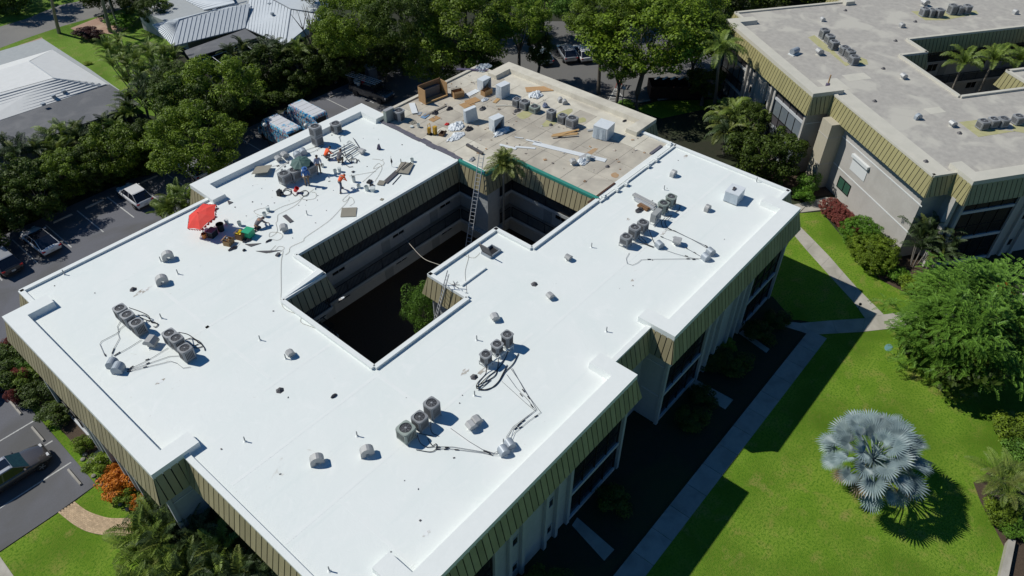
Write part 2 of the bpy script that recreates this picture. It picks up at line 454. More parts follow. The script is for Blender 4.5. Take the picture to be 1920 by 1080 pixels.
CACHE = {}
def obj(name, mb, material=None, parent=None, loc=(0, 0, 0), rz=0.0, key=None, smooth=False, label=None, kind=None):
    """mb: MB, a function giving an MB, or a mesh. key: share the mesh between alike objects"""
    if key is not None and key in CACHE:
        me = CACHE[key]
    else:
        if callable(mb): mb = mb()
        me = mb if isinstance(mb, bpy.types.Mesh) else mb.mesh(name, material, smooth)
        if key is not None: CACHE[key] = me
    o = bpy.data.objects.new(name, me)
    o.location = loc; o.rotation_euler = (0, 0, rz)
    if parent is not None: o.parent = parent
    if label: o['label'] = label
    if kind: o['kind'] = kind
    col.objects.link(o)
    return o

def thing(name, label, cat, loc=(0, 0, 0), rz=0.0, group=None):
    o = bpy.data.objects.new(name, None)
    o.empty_display_size = 0.3
    o.location = loc; o.rotation_euler = (0, 0, rz)
    o['label'] = label; o['category'] = cat
    if group: o['group'] = group
    col.objects.link(o)
    return o

def tag(o, label, cat, group=None, kind=None):
    o['label'] = label; o['category'] = cat
    if group: o['group'] = group
    if kind: o['kind'] = kind
    return o

def struct(name, mb, material, loc=(0, 0, 0), smooth=False):
    o = obj(name, mb, material, loc=loc, smooth=smooth); o['kind'] = 'structure'; return o

def arc(pts, n=6):
    """smooth a polyline (Catmull-Rom)"""
    P_ = [Vector(p) for p in pts]; P_ = [P_[0] * 2 - P_[1]] + P_ + [P_[-1] * 2 - P_[-2]]
    out = []
    for i in range(1, len(P_) - 2):
        for k in range(n):
            t = k / n; a, b, c, d = P_[i - 1:i + 3]
            out.append(0.5 * ((2 * b) + (c - a) * t + (2 * a - 5 * b + 4 * c - d) * t * t + (3 * b - a - 3 * c + d) * t ** 3))
    out.append(P_[-2])
    return out
# ------------------------------------------------------------------ buildings
OUT = [(6.85, 15.25), (9.2, 15.25), (9.2, 13.55), (27.4, 13.55), (27.4, 15.25), (31.75, 15.25), (31.75, 13.55), (49.8, 13.55),
       (49.8, 15.25), (52, 15.25), (52, 29.25), (54.15, 29.25), (54.15, 46.6), (52, 46.6), (52, 48.9), (38.6, 48.9), (38.6, 51.1),
       (21.1, 51.1), (21.1, 48.9), (6.85, 48.9), (6.85, 46.7), (5.08, 46.7), (5.08, 28.8), (6.85, 28.8)]
HI = {1, 2, 3, 5, 6, 7, 10, 11, 12, 15, 16, 17, 20, 21, 22}
HOLE = [(17.85, 25.95), (17.85, 34.9), (21.3, 34.9), (21.3, 38.05), (37.8, 38.05), (37.8, 34.9), (40.93, 34.9), (40.93, 26.1),
        (32.95, 26.1), (32.95, 29.55), (25.95, 29.55), (25.95, 25.95)]
DECK = 8.75

def edges(poly):
    """(A, B, direction, outward normal, turn at A, turn at B); outward is to the right of travel"""
    n = len(poly); out = []
    dirs = []
    for i in range(n):
        a = Vector(poly[i]); b = Vector(poly[(i + 1) % n]); dirs.append((b - a).normalized())
    for i in range(n):
        a = Vector(poly[i]); b = Vector(poly[(i + 1) % n]); d = dirs[i]
        pv = dirs[i - 1]; nx = dirs[(i + 1) % n]
        ta = pv.x * d.y - pv.y * d.x; tb = d.x * nx.y - d.y * nx.x      # >0 left turn = convex
        out.append((a, b, d, Vector((d.y, -d.x)), ta, tb))
    return out

def inside(x, y, poly):
    c = False; n = len(poly)
    for i in range(n):
        x1, y1 = poly[i]; x2, y2 = poly[(i + 1) % n]
        if (y1 > y) != (y2 > y) and x < (x2 - x1) * (y - y1) / (y2 - y1) + x1: c = not c
    return c

def offset(poly, o):
    E_ = edges(poly); n = len(poly); out = []
    for i in range(n):
        out.append(Vector(poly[i]) + E_[i - 1][3] * o + E_[i][3] * o)
    return out

class Bld:
    def __init__(s, root, F, sty):
        s.root = root; s.F = F; s.sty = sty
    def p3(s, p, z):
        q = s.F(p[0], p[1]); return (q[0], q[1], z)
    def bx(s, mb, x0, x1, y0, y1, z0, z1):
        """box in plan coordinates"""
        q = [(x0, y0), (x1, y0), (x1, y1), (x0, y1)]
        mb.hexa([s.p3(p, z0) for p in q], [s.p3(p, z1) for p in q])
    def along(s, mb, e, s0, s1, d0, d1, z0, z1):
        """box along edge e from s0 to s1, from d0 to d1 outward"""
        a, b, d, n, ta, tb = e
        q = [a + d * s0 + n * d0, a + d * s1 + n * d0, a + d * s1 + n * d1, a + d * s0 + n * d1]
        mb.hexa([s.p3(p, z0) for p in q], [s.p3(p, z1) for p in q])

PANELCOUNT = [0]
def mansard(B, e, ztop, zbot, o, mt, single=True, pitch=0.46):
    a, b, d, n, ta, tb = e
    L_ = (b - a).length
    b0 = -o if ta > 0 else o
    b1 = L_ + o if tb > 0 else L_ - o
    cl = lambda v, lo, hi: max(lo, min(hi, v))
    k = max(1, round(L_ / pitch)); w = L_ / k
    i0 = -1 if b0 < 0 else 0; i1 = k + 1 if b1 > L_ else k
    bk = MB()
    bk.hexa([B.p3(a + n * -.04, ztop), B.p3(b + n * -.04, ztop), B.p3(a + d * b1 + n * (o - .04), zbot + .01), B.p3(a + d * b0 + n * (o - .04), zbot + .01)],
            [B.p3(a + n * .002, ztop), B.p3(b + n * .002, ztop), B.p3(a + d * b1 + n * (o + .002), zbot + .01), B.p3(a + d * b0 + n * (o + .002), zbot + .01)])
    obj('mansard_backing', bk, 'panel_backing', B.root)
    joined = MB()
    for i in range(i0, i1):
        s0 = i * w + .034; s1 = (i + 1) * w - .034
        t0, t1 = cl(s0, 0, L_), cl(s1, 0, L_)
        u0, u1 = cl(s0, b0 + .01, b1 - .01), cl(s1, b0 + .01, b1 - .01)
        if u1 - u0 < .03 and t1 - t0 < .03: continue
        if t1 - t0 < .005: t1 = t0 + .005
        if u1 - u0 < .005: u1 = u0 + .005
        f = n * .034; g = n * .004
        q0 = [B.p3(a + d * t0 + g, ztop - .01), B.p3(a + d * t1 + g, ztop - .01), B.p3(a + d * u1 + n * o + g, zbot), B.p3(a + d * u0 + n * o + g, zbot)]
        q1 = [B.p3(a + d * t0 + f, ztop - .01), B.p3(a + d * t1 + f, ztop - .01), B.p3(a + d * u1 + n * o + f, zbot), B.p3(a + d * u0 + n * o + f, zbot)]
        if single:
            obj('mansard_panel', MB().hexa(q0, q1), mt, B.root)
        else:
            joined.hexa(q0, q1)
    if joined.f:
        obj('mansard_panel', joined, mt, B.root, kind='stuff')

def lanai(B, e, s0, s1, glass, rows=True):
    """screened balconies three storeys high between s0 and s1 of an edge; wall plane is 0.25 inside the roof edge"""
    W = -.25
    mb = MB(); B.along(mb, e, s0, s1, W + .005, W + .03, .15, 7.4); obj('screen', mb, 'screen_dark', B.root)
    for z in (.12, 2.85, 5.75):
        mb = MB(); B.along(mb, e, s0 - .05, s1 + .05, W + .0, W + .16, z - .13, z + .13); obj('floor_band', mb, B.sty['band'], B.root)
    nc = 4; w = (s1 - s0) / nc
    fr = MB()
    for i in range(nc + 1):
        x = s0 + i * w
        B.along(fr, e, x - .035, x + .035, W + .03, W + .085, .26, 7.3)
    for z in (1.15, 3.95, 6.85) if glass else (1.2, 4.1, 6.9):
        B.along(fr, e, s0, s1, W + .03, W + .075, z - .03, z + .03)
    obj('screen_frame', fr, 'rail_black' if glass else 'rail_black', B.root)
    if glass:
        for i in range(nc):
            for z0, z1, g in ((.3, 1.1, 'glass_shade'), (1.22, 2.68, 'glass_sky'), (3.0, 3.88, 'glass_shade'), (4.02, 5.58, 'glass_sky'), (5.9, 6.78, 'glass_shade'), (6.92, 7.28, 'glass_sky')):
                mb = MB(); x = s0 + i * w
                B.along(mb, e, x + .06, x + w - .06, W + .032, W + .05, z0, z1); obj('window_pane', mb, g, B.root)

def bay_front(B, e, glass):
    a, b = e[0], e[1]; L_ = (b - a).length; c = L_ / 2; W = -.25
    lanai(B, e, .55, 5.55, glass); lanai(B, e, L_ - 5.55, L_ - .55, glass)
    for s in (.28, L_ - .28, 5.75, L_ - 5.75, c - 2.15, c + 2.15, c - 1.05, c + 1.05):
        mb = MB(); B.along(mb, e, s - .13, s + .13, W + .004, W + .24, 0, 7.5); obj('pilaster', mb, B.sty['wall2'], B.root)
    for s in (c - 1.6, c + 1.6):
        for z in (1.3, 4.2, 6.6):
            mb = MB(); B.along(mb, e, s - .22, s + .22, W + .005, W + .02, z - .35, z + .35)
            f = obj('window', mb, 'screen_dark', B.root)
            fr = MB(); 
            for (x0, x1, z0, z1) in ((s - .27, s - .22, z - .4, z + .4), (s + .22, s + .27, z - .4, z + .4), (s - .22, s + .22, z + .35, z + .4), (s - .22, s + .22, z - .4, z - .35)):
                B.along(fr, e, x0, x1, W + .005, W + .05, z0, z1)
            obj('frame', fr, B.sty['wall2'], f)

def railing(B, e, z, ends=(0, 0)):
    a, b, d, n, ta, tb = e; L_ = (b - a).length
    s0, s1 = .06, L_ - .06
    mb = MB()
    B.along(mb, e, s0, s1, -.09, -.04, z + 1.02, z + 1.07); B.along(mb, e, s0, s1, -.08, -.05, z + .10, z + .13)
    k = int((s1 - s0) / .13)
    for i in range(k + 1):
        x = s0 + (s1 - s0) * i / k; w = .04 if i % 14 == 0 else .018
        B.along(mb, e, x - w, x + w, -.076, -.054, z, z + 1.02)
    obj('railing', mb, 'rail_black', B.root)

def building(root, F, sty):
    B = Bld(root, F, sty)
    E_ = edges(OUT); H_ = edges(HOLE)
    # roof deck, cut into the finished and the unfinished part
    xs = sorted({p[0] for p in OUT + HOLE} | {38.35}); ys = sorted({p[1] for p in OUT + HOLE} | {26.4})
    decks = {}
    for i in range(len(xs) - 1):
        for j in range(len(ys) - 1):
            cx, cy = (xs[i] + xs[i + 1]) / 2, (ys[j] + ys[j + 1]) / 2
            if inside(cx, cy, OUT) and not inside(cx, cy, HOLE):
                k = 'new' if (cx > 38.35 and cy > 26.4) else 'old'
                decks.setdefault(k, MB()).hexa([B.p3(p, DECK - .3) for p in ((xs[i], ys[j]), (xs[i + 1], ys[j]), (xs[i + 1], ys[j + 1]), (xs[i], ys[j + 1]))],
                                               [B.p3(p, DECK) for p in ((xs[i], ys[j]), (xs[i + 1], ys[j]), (xs[i + 1], ys[j + 1]), (xs[i], ys[j + 1]))])
    obj('roof_deck', decks['old'], sty['deck'], root)
    obj('roof_deck', decks['new'], sty['deck2'], root, label=sty.get('deck2_label'))
    # outer walls
    wl = offset(OUT, -.25); n = len(wl)
    mb = MB()
    for i in range(n):
        a, b = wl[i], wl[(i + 1) % n]
        mb.face([B.p3(a, 0), B.p3(b, 0), B.p3(b, 8.4), B.p3(a, 8.4)])
    obj('outer_wall', mb, sty['wall'], root)
    so = offset(OUT, .40); mb = MB()
    for i in range(n):
        j = (i + 1) % n
        mb.face([B.p3(wl[i], 7.2), B.p3(wl[j], 7.2), B.p3(so[j], 7.2), B.p3(so[i], 7.2)])
    obj('soffit', mb, 'panel_backing', root)
    # mansards and parapets
    for i, e in enumerate(E_):
        zt = 9.04 if i in HI else 8.79
        near = i in sty['single']
        mansard(B, e, zt, 7.1, .45, sty['pan'](e[3]), single=near)
        if i not in HI:
            mb = MB(); B.along(mb, e, 0.02, (e[1] - e[0]).length - .02, -.26, .075, DECK - .02, 8.91)
            un = (e[0].x > 38.4 and e[0].y > 26.5 and e[1].x > 38.3)
            obj('roof_curb', mb, sty['trim2'] if un else sty['trim'], root)
    for i in (2, 6, 11, 16, 21):
        a, b, d, nn, ta, tb = E_[i]; L_ = (b - a).length
        dep = (E_[i - 1][1] - E_[i - 1][0]).length
        def loc(s, t): return a + d * s + nn * t
        ou = .085; w = 1.05; iw = 1.0
        U = [(-ou, ou), (L_ + ou, ou), (L_ + ou, -dep - .95), (L_ - iw, -dep - .95), (L_ - iw, -w), (iw, -w), (iw, -dep - .95), (-ou, -dep - .95)]
        Ub = [(-ou, ou), (L_ + ou, ou), (L_ + ou, -dep - .95), (L_ - iw - .12, -dep - .95), (L_ - iw - .12, -w - .12), (iw + .12, -w - .12), (iw + .12, -dep - .95), (-ou, -dep - .95)]
        mb = MB(); k = len(U)
        top = [B.p3(loc(*p), 9.18) for p in U]; bot = [B.p3(loc(*p), DECK - .03) for p in Ub]
        # outer rim goes down only 12 cm over the panels
        n0 = len(mb.v); mb.v += bot + top
        for q in range(k):
            r_ = (q + 1) % k; mb.f.append((n0 + q, n0 + r_, n0 + k + r_, n0 + k + q))
        mb.f += [(n0 + k + 0, n0 + k + 5, n0 + k + 6, n0 + k + 7), (n0 + k + 0, n0 + k + 1, n0 + k + 4, n0 + k + 5), (n0 + k + 1, n0 + k + 2, n0 + k + 3, n0 + k + 4)]
        un = i in (11,)
        obj('parapet', mb, sty['trim2'] if un else sty['trim'], root)
    # facades
    for i in (2, 6, 11, 21, 16):
        bay_front(B, E_[i], sty['glass'] and i in (11,))
    for i, (s0, s1) in {9: (0, 0)}.items():
        pass
    for i in (9, 3, 5, 22, 10, 4):
        for z in (2.85, 5.75):
            mb = MB(); B.along(mb, E_[i], -.0 if i != 4 else .3, (E_[i][1] - E_[i][0]).length - .3, -.25, -.215, z - .05, z + .05); obj('floor_band', mb, sty['line'], root)
    # courtyard
    inner = offset(HOLE, -1.5); m_ = len(HOLE)
    mb = MB()
    for i in range(m_):
        if i in (8, 9, 10): continue
        a, b = inner[i], inner[(i + 1) % m_]
        mb.face([B.p3(a, 0), B.p3(b, 0), B.p3(b, DECK - .3), B.p3(a, DECK - .3)])
    obj('courtyard_wall', mb, 'wall_light', root)
    mb = MB()
    for i in (8, 9, 10):
        B.along(mb, H_[i], .0, (H_[i][1] - H_[i][0]).length, -.3, -.2, 0, DECK - .3)
    obj('pavilion_wall', mb, sty['wall'], root)
    for i, e in enumerate(H_):
        L_ = (e[1] - e[0]).length
        if i in (5,): pass
        mansard(B, e, 8.83, 7.2, .38, sty['pan_c'](e[3], i), single=(i in sty['csingle']))
        un = i in (4, 5, 6) or (i == 3 and False)
        mb = MB(); B.along(mb, e, -.03, L_ + .03, -.24, .075, DECK - .02, 8.95)
        obj('courtyard_rim', mb, 'drip_edge_teal' if (un and sty['teal']) else sty['trim'], root)
        if i in (8, 9, 10): continue
        for z in (2.9, 5.8):
            a, b, d, nn, ta, tb = e
            ins = [inner[i], inner[(i + 1) % m_]]
            sl = MB(); sl.hexa([B.p3(p, z - .18) for p in (a, b, ins[1], ins[0])], [B.p3(p, z) for p in (a, b, ins[1], ins[0])])
            obj('gallery_floor', sl, 'concrete', root)
            fa = MB(); B.along(fa, e, -.02, L_ + .02, .003, .06, z - .24, z + .06); obj('gallery_fascia', fa, sty['wall2'], root)
            railing(B, e, z)
    # doors and windows on the long galleries
    for i, ss in ((3, (2.2, 8.6, 14.2)), (6, (2.5, 6.5)), (1, (1.2,))):
        e = H_[i]
        for s_ in ss:
            for z in (.05, 2.92, 5.82):
                mb = MB(); B.along(mb, e, s_, s_ + .9, -1.495, -1.46, z, z + 2.05); dr = obj('door', mb, 'wall_pale', root)
                mb = MB(); B.along(mb, e, s_ + .78, s_ + .83, -1.46, -1.40, z + .95, z + 1.05); obj('handle', mb, 'alu', dr)
                mb = MB(); B.along(mb, e, s_ + 1.3, s_ + 2.5, -1.495, -1.475, z + .9, z + 2.0); wd = obj('window', mb, 'screen_dark', root)
                mb = MB(); B.along(mb, e, s_ + 1.25, s_ + 2.55, -1.497, -1.44, z + .82, z + .9); B.along(mb, e, s_ + 1.88, s_ + 1.92, -1.475, -1.45, z + .9, z + 2.0)
                obj('frame', mb, 'frame_white', wd)
    return B

def pan_main(n):
    return 'panel_shaded' if n.y < -.5 else 'panel_tan'  # front sides take the panel tone with shade painted in
t = thing('apartment_building', 'three storey apartment block with bright white flat roof around a dark courtyard', 'building', (0, 0, 0))
MAIN = building(t, lambda x, y: (x, y), dict(deck='white_coating', deck2='aged_roof_pale', deck2_label='bare stained roof section still waiting for its white coating',
    wall='wall_pale', wall2='wall_pale', band='frame_white', line='frame_white', trim='white_trim', trim2='aged_roof_pale',
    pan=pan_main, pan_c=lambda n, i: 'panel_tan', single={2, 3, 4, 5, 6, 8, 21, 23, 19}, csingle={3, 4, 5, 6, 9, 1}, glass=False, teal=True))

RE1 = Vector((math.cos(R(-35)), math.sin(R(-35)))); RE2 = Vector((-RE1.y, RE1.x)); RS = 1.043
def FR(x, y):
    p = Vector((61.75, 7.35)) + RE1 * ((52 - x) * RS) + RE2 * ((y - 15.25) * RS)
    return (p.x, p.y)
t = thing('apartment_building', 'three storey apartment block under a weathered grey flat roof, at the right', 'building', (0, 0, 0))
RB = building(t, FR, dict(deck='grey_roof', deck2='grey_roof', wall='stucco', wall2='stucco', band='frame_white', line='shutter_white',
    trim='grey_roof_pale', trim2='grey_roof_pale', pan=lambda n: 'panel_olive' if n.x > .5 else 'panel_shaded', pan_c=lambda n, i: 'panel_olive',
    single={8, 9, 10, 11, 7}, csingle=set(), glass=True, teal=False))
RT = t
# lighter walkway strip along the edge of the grey roof, moss and repair patches
for (x0, x1, y0, y1, mt, nm) in ((50.2, 51.7, 15.6, 29.9, 'grey_roof_pale', 'roof_patch'), (49.8, 51.9, 29.9, 32.2, 'grey_roof_pale', 'roof_patch'),
                                 (46.6, 49.0, 31.3, 32.6, 'grey_roof_pale', 'roof_patch'), (44.0, 45.6, 24.0, 25.0, 'grey_roof_pale', 'roof_patch')):
    mb = MB(); RB.bx(mb, x0, x1, y0, y1, DECK + .004, DECK + .008); obj(nm, mb, mt, RT)
# projecting cream stair tower and the openings of its flat wall
E9 = edges(OUT)[9]
mb = MB(); RB.bx(mb, 51.7, 53.3, 26.6, 28.1, 0, 7.15); obj('stair_tower', mb, 'stucco_cream', RT)
for z in (2.85, 5.75):
    mb = MB(); RB.bx(mb, 51.7, 53.32, 26.58, 28.12, z - .03, z + .03); obj('floor_band', mb, 'stucco', RT)
for yy in (28.6, 29.0):
    mb = MB(); RB.bx(mb, 51.7, 52.1, yy - .08, yy + .08, 0, 7.1); obj('pilaster', mb, 'stucco', RT)
def wall_window(s0, s1, z0, z1, glass, split=True):
    mb = MB(); RB.along(mb, E9, s0, s1, -.247, -.235, z0, z1); w = obj('window', mb, glass, RT)
    fr = MB()
    for q in ((s0 - .06, s0, z0 - .06, z1 + .06), (s1, s1 + .06, z0 - .06, z1 + .06), (s0, s1, z1, z1 + .06), (s0, s1, z0 - .06, z0)) + ((((s0 + s1) / 2 - .03, (s0 + s1) / 2 + .03, z0, z1),) if split else ()):
        RB.along(fr, E9, q[0], q[1], -.247, -.19, q[2], q[3])
    obj('frame', fr, 'shutter_white' if glass != 'glass_green' else 'rail_black', w)
wall_window(8.2, 9.9, 1.1, 2.2, 'glass_green')
wall_window(9.6, 10.6, 6.5, 7.1, 'screen_dark', False)
wall_window(4.8, 5.6, 6.5, 7.1, 'screen_dark', False)
mb = MB(); RB.along(mb, E9, 6.9, 9.1, -.247, -.20, 3.6, 4.9); sh = obj('roller_shutter', mb, 'shutter_white', RT)
mb = MB(); RB.along(mb, E9, 6.8, 9.2, -.247, .02, 4.95, 5.25); obj('shutter_box', mb, 'shutter_white', sh)
mb = MB(); RB.bx(mb, 49.9, 50.3, 13.85, 14.3, 0, 7.2); obj('pilaster', mb, 'stucco', RT)

# bare roof section of the main block: separate membrane sheets with open joints
rng = random.Random(3)
XS = [38.4, 41.1, 43.9, 46.6, 49.3, 51.7]; 
y = 26.45; ys_ = []
while y < 48.5:
    ys_.append(y); y += 1.85
for i in range(len(XS) - 1):
    for j, y0 in enumerate(ys_):
        x0, x1 = XS[i], XS[i + 1]; y1 = min(y0 + 1.85, 48.6)
        if x0 < 40.9 and y0 < 34.9: 
            if y1 < 35.0: continue
            y0 = 35.0
        if x0 < 40.93 and y0 < 34.9: x0 = 41.0
        if x0 < 40.95 <= x1 and y0 < 34.9: x0 = 41.05
        mb = MB(); mb.box(((x0 + x1) / 2, (y0 + y1) / 2, DECK + .012 + .004 * ((i + j) % 2)), (x1 - x0 - .03, y1 - y0 - .03, .02))
        obj('roof_sheet', mb, 'aged_roof' if (x0 > 41 and y0 < 45 and x1 < 51) or rng.random() < .3 else 'aged_roof_pale', MAIN.root)
for (px, py, w, h, rz, mt) in ((986, 214, 2.6, 1.2, .0, 'moss_stain'), (1045, 222, 4.2, 1.3, -.05, 'moss_stain'), (1090, 226, 1.2, .9, .2, 'moss_stain'), (1153, 329, .8, .7, .3, 'rust_stain'), (1108, 286, 1.9, .5, .2, 'rust_stain')):
    p = at(px, py, DECK); k = 14
    mb = MB(); rr = random.Random(px)
    mb.prism([(p.x + math.cos(a_) * w / 2 * rr.uniform(.75, 1.1), p.y + math.sin(a_) * h / 2 * rr.uniform(.75, 1.1)) for a_ in [2 * math.pi * q / k for q in range(k)]], DECK + .03, DECK + .034)
    obj('stain', mb, mt, MAIN.root)
# seam between the finished and unfinished parts
mb = MB()
for k in range(11):
    x = 38.0 + rng.uniform(-.1, .1); mb.box((x + .15, 38.6 + k * .95, DECK + .05), (.45 + rng.uniform(-.1, .15), .96, .06 + .01 * (k % 3)), rz=rng.uniform(-.05, .05))
obj('loose_flashing', mb, 'flashing_purple', MAIN.root)
mb = MB(); mb.box((46.4, 26.2, DECK + .04), (11.2, .5, .07)); mb.box((46.4, 25.75, DECK + .09), (11.2, .14, .14)); obj('seam_strip', mb, 'white_trim', MAIN.root)
mb = MB(); mb.box((41.9, 26.35, DECK + .12), (.0001 + 3.6, .16, .05)); obj('loose_flashing', mb, 'rust_steel', MAIN.root)
mb = MB(); mb.box((50.2, 26.6, DECK + .1), (1.7, .25, .12)); obj('loose_flashing', mb, 'flashing_purple', MAIN.root)
# blue shadow gutter piece (a low ridge) on the pavilion roof and at the notch of the courtyard
def ridge(a, b, w, h, nm, mt):
    a = Vector(a); b = Vector(b); d = (b - a).normalized(); n_ = Vector((-d.y, d.x, 0)) * w / 2
    mb = MB(); mb.hexa([a - n_, b - n_, b + n_, a + n_], [a - n_ * .8 + Vector((0, 0, h)), b - n_ * .8 + Vector((0, 0, h)), b + n_ * .8 + Vector((0, 0, h)), a + n_ * .8 + Vector((0, 0, h))])
    obj(nm, mb, mt, MAIN.root)
ridge(at(866, 537, DECK), at(911, 504, DECK), .12, .14, 'roof_ridge', 'white_trim')
mb = MB(); mb.hexa([(17.9, 34.95, DECK - .01), (21.25, 34.95, DECK - .01), (21.25, 35.9, DECK - .01), (17.9, 35.2, DECK - .01)], [(17.9, 34.95, DECK + .2), (21.25, 34.95, DECK + .42), (21.25, 35.45, DECK + .42), (17.9, 35.1, DECK + .2)])
obj('parapet', mb, 'white_trim', MAIN.root)
# laps of the coating sheets on the finished roof
for (x0, y0, x1, y1) in ((7.3, 20.6, 26.4, 20.6), (10.6, 15.0, 10.6, 20.4), (27.2, 20.1, 51.6, 20.1), (12.4, 29.5, 17.4, 29.5), (7.5, 25.4, 17.5, 25.4), (17.6, 16.2, 17.6, 25.6), (8.0, 36.6, 17.4, 36.6), (13.2, 30.0, 13.2, 42.6)):
    mb = MB(); mb.box(((x0 + x1) / 2, (y0 + y1) / 2, DECK + .0005), (max(abs(x1 - x0), .22), max(abs(y1 - y0), .22), .006), rz=rng.uniform(-.004, .004)); obj('sheet_lap', mb, 'white_lap', MAIN.root)
mb = MB()
for k in range(150):
    x, y = rng.uniform(38.8, 51.5), rng.uniform(27, 48.4)
    if x < 41.2 and y < 35.2: continue
    w = rng.uniform(.05, .28); mb.box((x, y, DECK + .045), (w, w * rng.uniform(.3, 1), .02 + w * .1), rz=rng.uniform(0, 3), rx=rng.uniform(-.1, .1))
o = obj('scattered_debris', mb, 'debris_mix'); tag(o, 'small scraps and offcuts strewn over the bare roof section', 'debris', kind='stuff')
mb = MB()
for k in range(170):
    x, y = rng.uniform(7.5, 51), rng.uniform(16, 50)
    if not inside(x, y, OUT) or inside(x, y, [(17.4, 25.5), (41.4, 25.5), (41.4, 38.5), (17.4, 38.5)]) or (x > 38 and y > 26): continue
    if k > 60: x, y = rng.gauss(27, 4.5), rng.gauss(44.5, 2.2)
    if k > 60 and not (21.5 < x < 37.5 and 39 < y < 49): continue
    w = rng.uniform(.03, .11); mb.box((x, y, DECK + .02), (w, w * rng.uniform(.3, 1), .03), rz=rng.uniform(0, 3))
o = obj('scattered_debris', mb, 'lead_dark'); tag(o, 'tiny dark scraps strewn over the white roof, thickest around the crew', 'debris', kind='stuff')
# column with its stepped foot at the inner corner of the courtyard
mb = MB(); mb.box((38.5, 35.5, 5.2), (1.5, 1.5, 4.6)); obj('column', mb, 'wall_pale', MAIN.root)
mb = MB(); mb.box((38.5, 35.5, 2.85), (2.2, 2.2, .14)); mb.box((38.5, 35.5, 2.97), (1.9, 1.9, .12)); obj('column_foot', mb, 'wall_pale', MAIN.root)

# roof hatch standing open
h0 = at(905, 462, DECK); h1 = at(941, 467, DECK)
t = thing('roof_hatch', 'open roof hatch with tilted lid on the small white roof jutting into the courtyard', 'hatch', (at(921, 474, DECK)))
mb = MB(); 
for (dx, dy, sx, sy) in ((0, -.42, 1.15, .06), (0, .42, 1.15, .06), (-.545, 0, .06, .8), (.545, 0, .06, .8)): mb.box((dx, dy, .1), (sx, sy, .24))
obj('hatch_frame', mb, 'galv_blue', t)
mb = MB(); mb.box((0, 0, .012), (1.03, .78, .02)); obj('opening', mb, 'black_plastic', t)  # black plate: darkness of the open hatch put into its colour
mb = MB(); mb.box((-.60, 0, .62), (.07, .92, 1.0), ry=-.35); obj('lid', mb, 'lead_dark', t)
# ------------------------------------------------------------------ ground
def sheet(name, pts, z, material, parent=None):
    mb = MB(); mb.face([(p[0], p[1], z) for p in pts])
    return struct(name, mb, material)
def pxpoly(l, z=0.0):
    return [tuple(at(x, y, 0))[:2] for x, y in l]
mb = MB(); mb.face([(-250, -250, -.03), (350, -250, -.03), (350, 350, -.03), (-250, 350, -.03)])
struct('ground', mb, 'shaded_ground')
# lawns
sheet('lawn', [(-30, -60), (60, -60), (60, 13.3), (52.5, 13.3), (53, 8.6), (-30, 8.6)], .0, 'lawn_bright')
sheet('lawn', pxpoly([(1487, 440), (1475, 420), (1497, 400), (1540, 397), (1600, 470), (1700, 560), (1700, 640), (1500, 600), (1400, 600)]), .004, 'lawn_bright')
sheet('lawn', pxpoly([(92, 805), (180, 910), (140, 941), (115, 958), (0, 1036), (-60, 1080), (60, 1250), (420, 1250), (420, 1010), (270, 900), (160, 815), (100, 760), (75, 740), (50, 757)]), .0, 'lawn_bright')
sheet('lawn', pxpoly([(-300, 40), (-120, -70), (340, -70), (330, 40), (318, 225), (265, 212), (0, 300), (-300, 250)]), .0, 'lawn_far')
sheet('lawn', pxpoly([(940, -30), (1080, -30), (1090, 15), (960, 12)]), .0, 'lawn_far')
sheet('lawn', [at(x, y)[:2] for x, y in ((1185, 205), (1230, 190), (1345, 186), (1352, 140), (1392, 138), (1385, 185), (1320, 205), (1240, 222))], .0, 'lawn_bright')
sheet('lawn', [(-70, -70), (6, -70), (6, 34), (-70, 34)], -.006, 'lawn_bright')
# lots and street
sheet('parking_lot', [(-30, 51.6), (62, 51.6), (62, 70.2), (-30, 71.0)], .012, 'asphalt')
sheet('parking_lot', [(-40, 71), (-40, 30)] + pxpoly([(0, 1034), (108, 961), (180, 909), (50, 757)]) + [(3.6, 52), (3.6, 71)], .016, 'asphalt')
sheet('parking_lot', [(56.5, 48.5), (66, 42)] + pxpoly([(1165, 197), (1240, 183), (1350, 182), (1390, 110), (1260, 40), (1100, 40), (960, 40)]) + [(62, 66), (58, 60)], .008, 'asphalt_old')
sheet('street', pxpoly([(-300, 115), (0, 90), (60, 68), (120, 48), (185, 30), (260, 8), (310, -20), (230, -40), (185, -5), (110, 10), (50, 35), (0, 50), (-300, 90)]), .004, 'street')
sheet('driveway', pxpoly([(132, 53), (186, 32), (232, 35), (250, 48), (222, 64), (150, 62)]), .008, 'paver_pink')
sheet('driveway', pxpoly([(27, 88), (78, 70), (85, 78), (93, 100), (45, 112), (40, 95)]), .008, 'paver_pink')
mb = MB(); q = pxpoly([(-40, 300), (75, 255), (160, 240), (110, 290), (50, 335), (-30, 380)]); sheet('patio', q, .006, 'concrete')
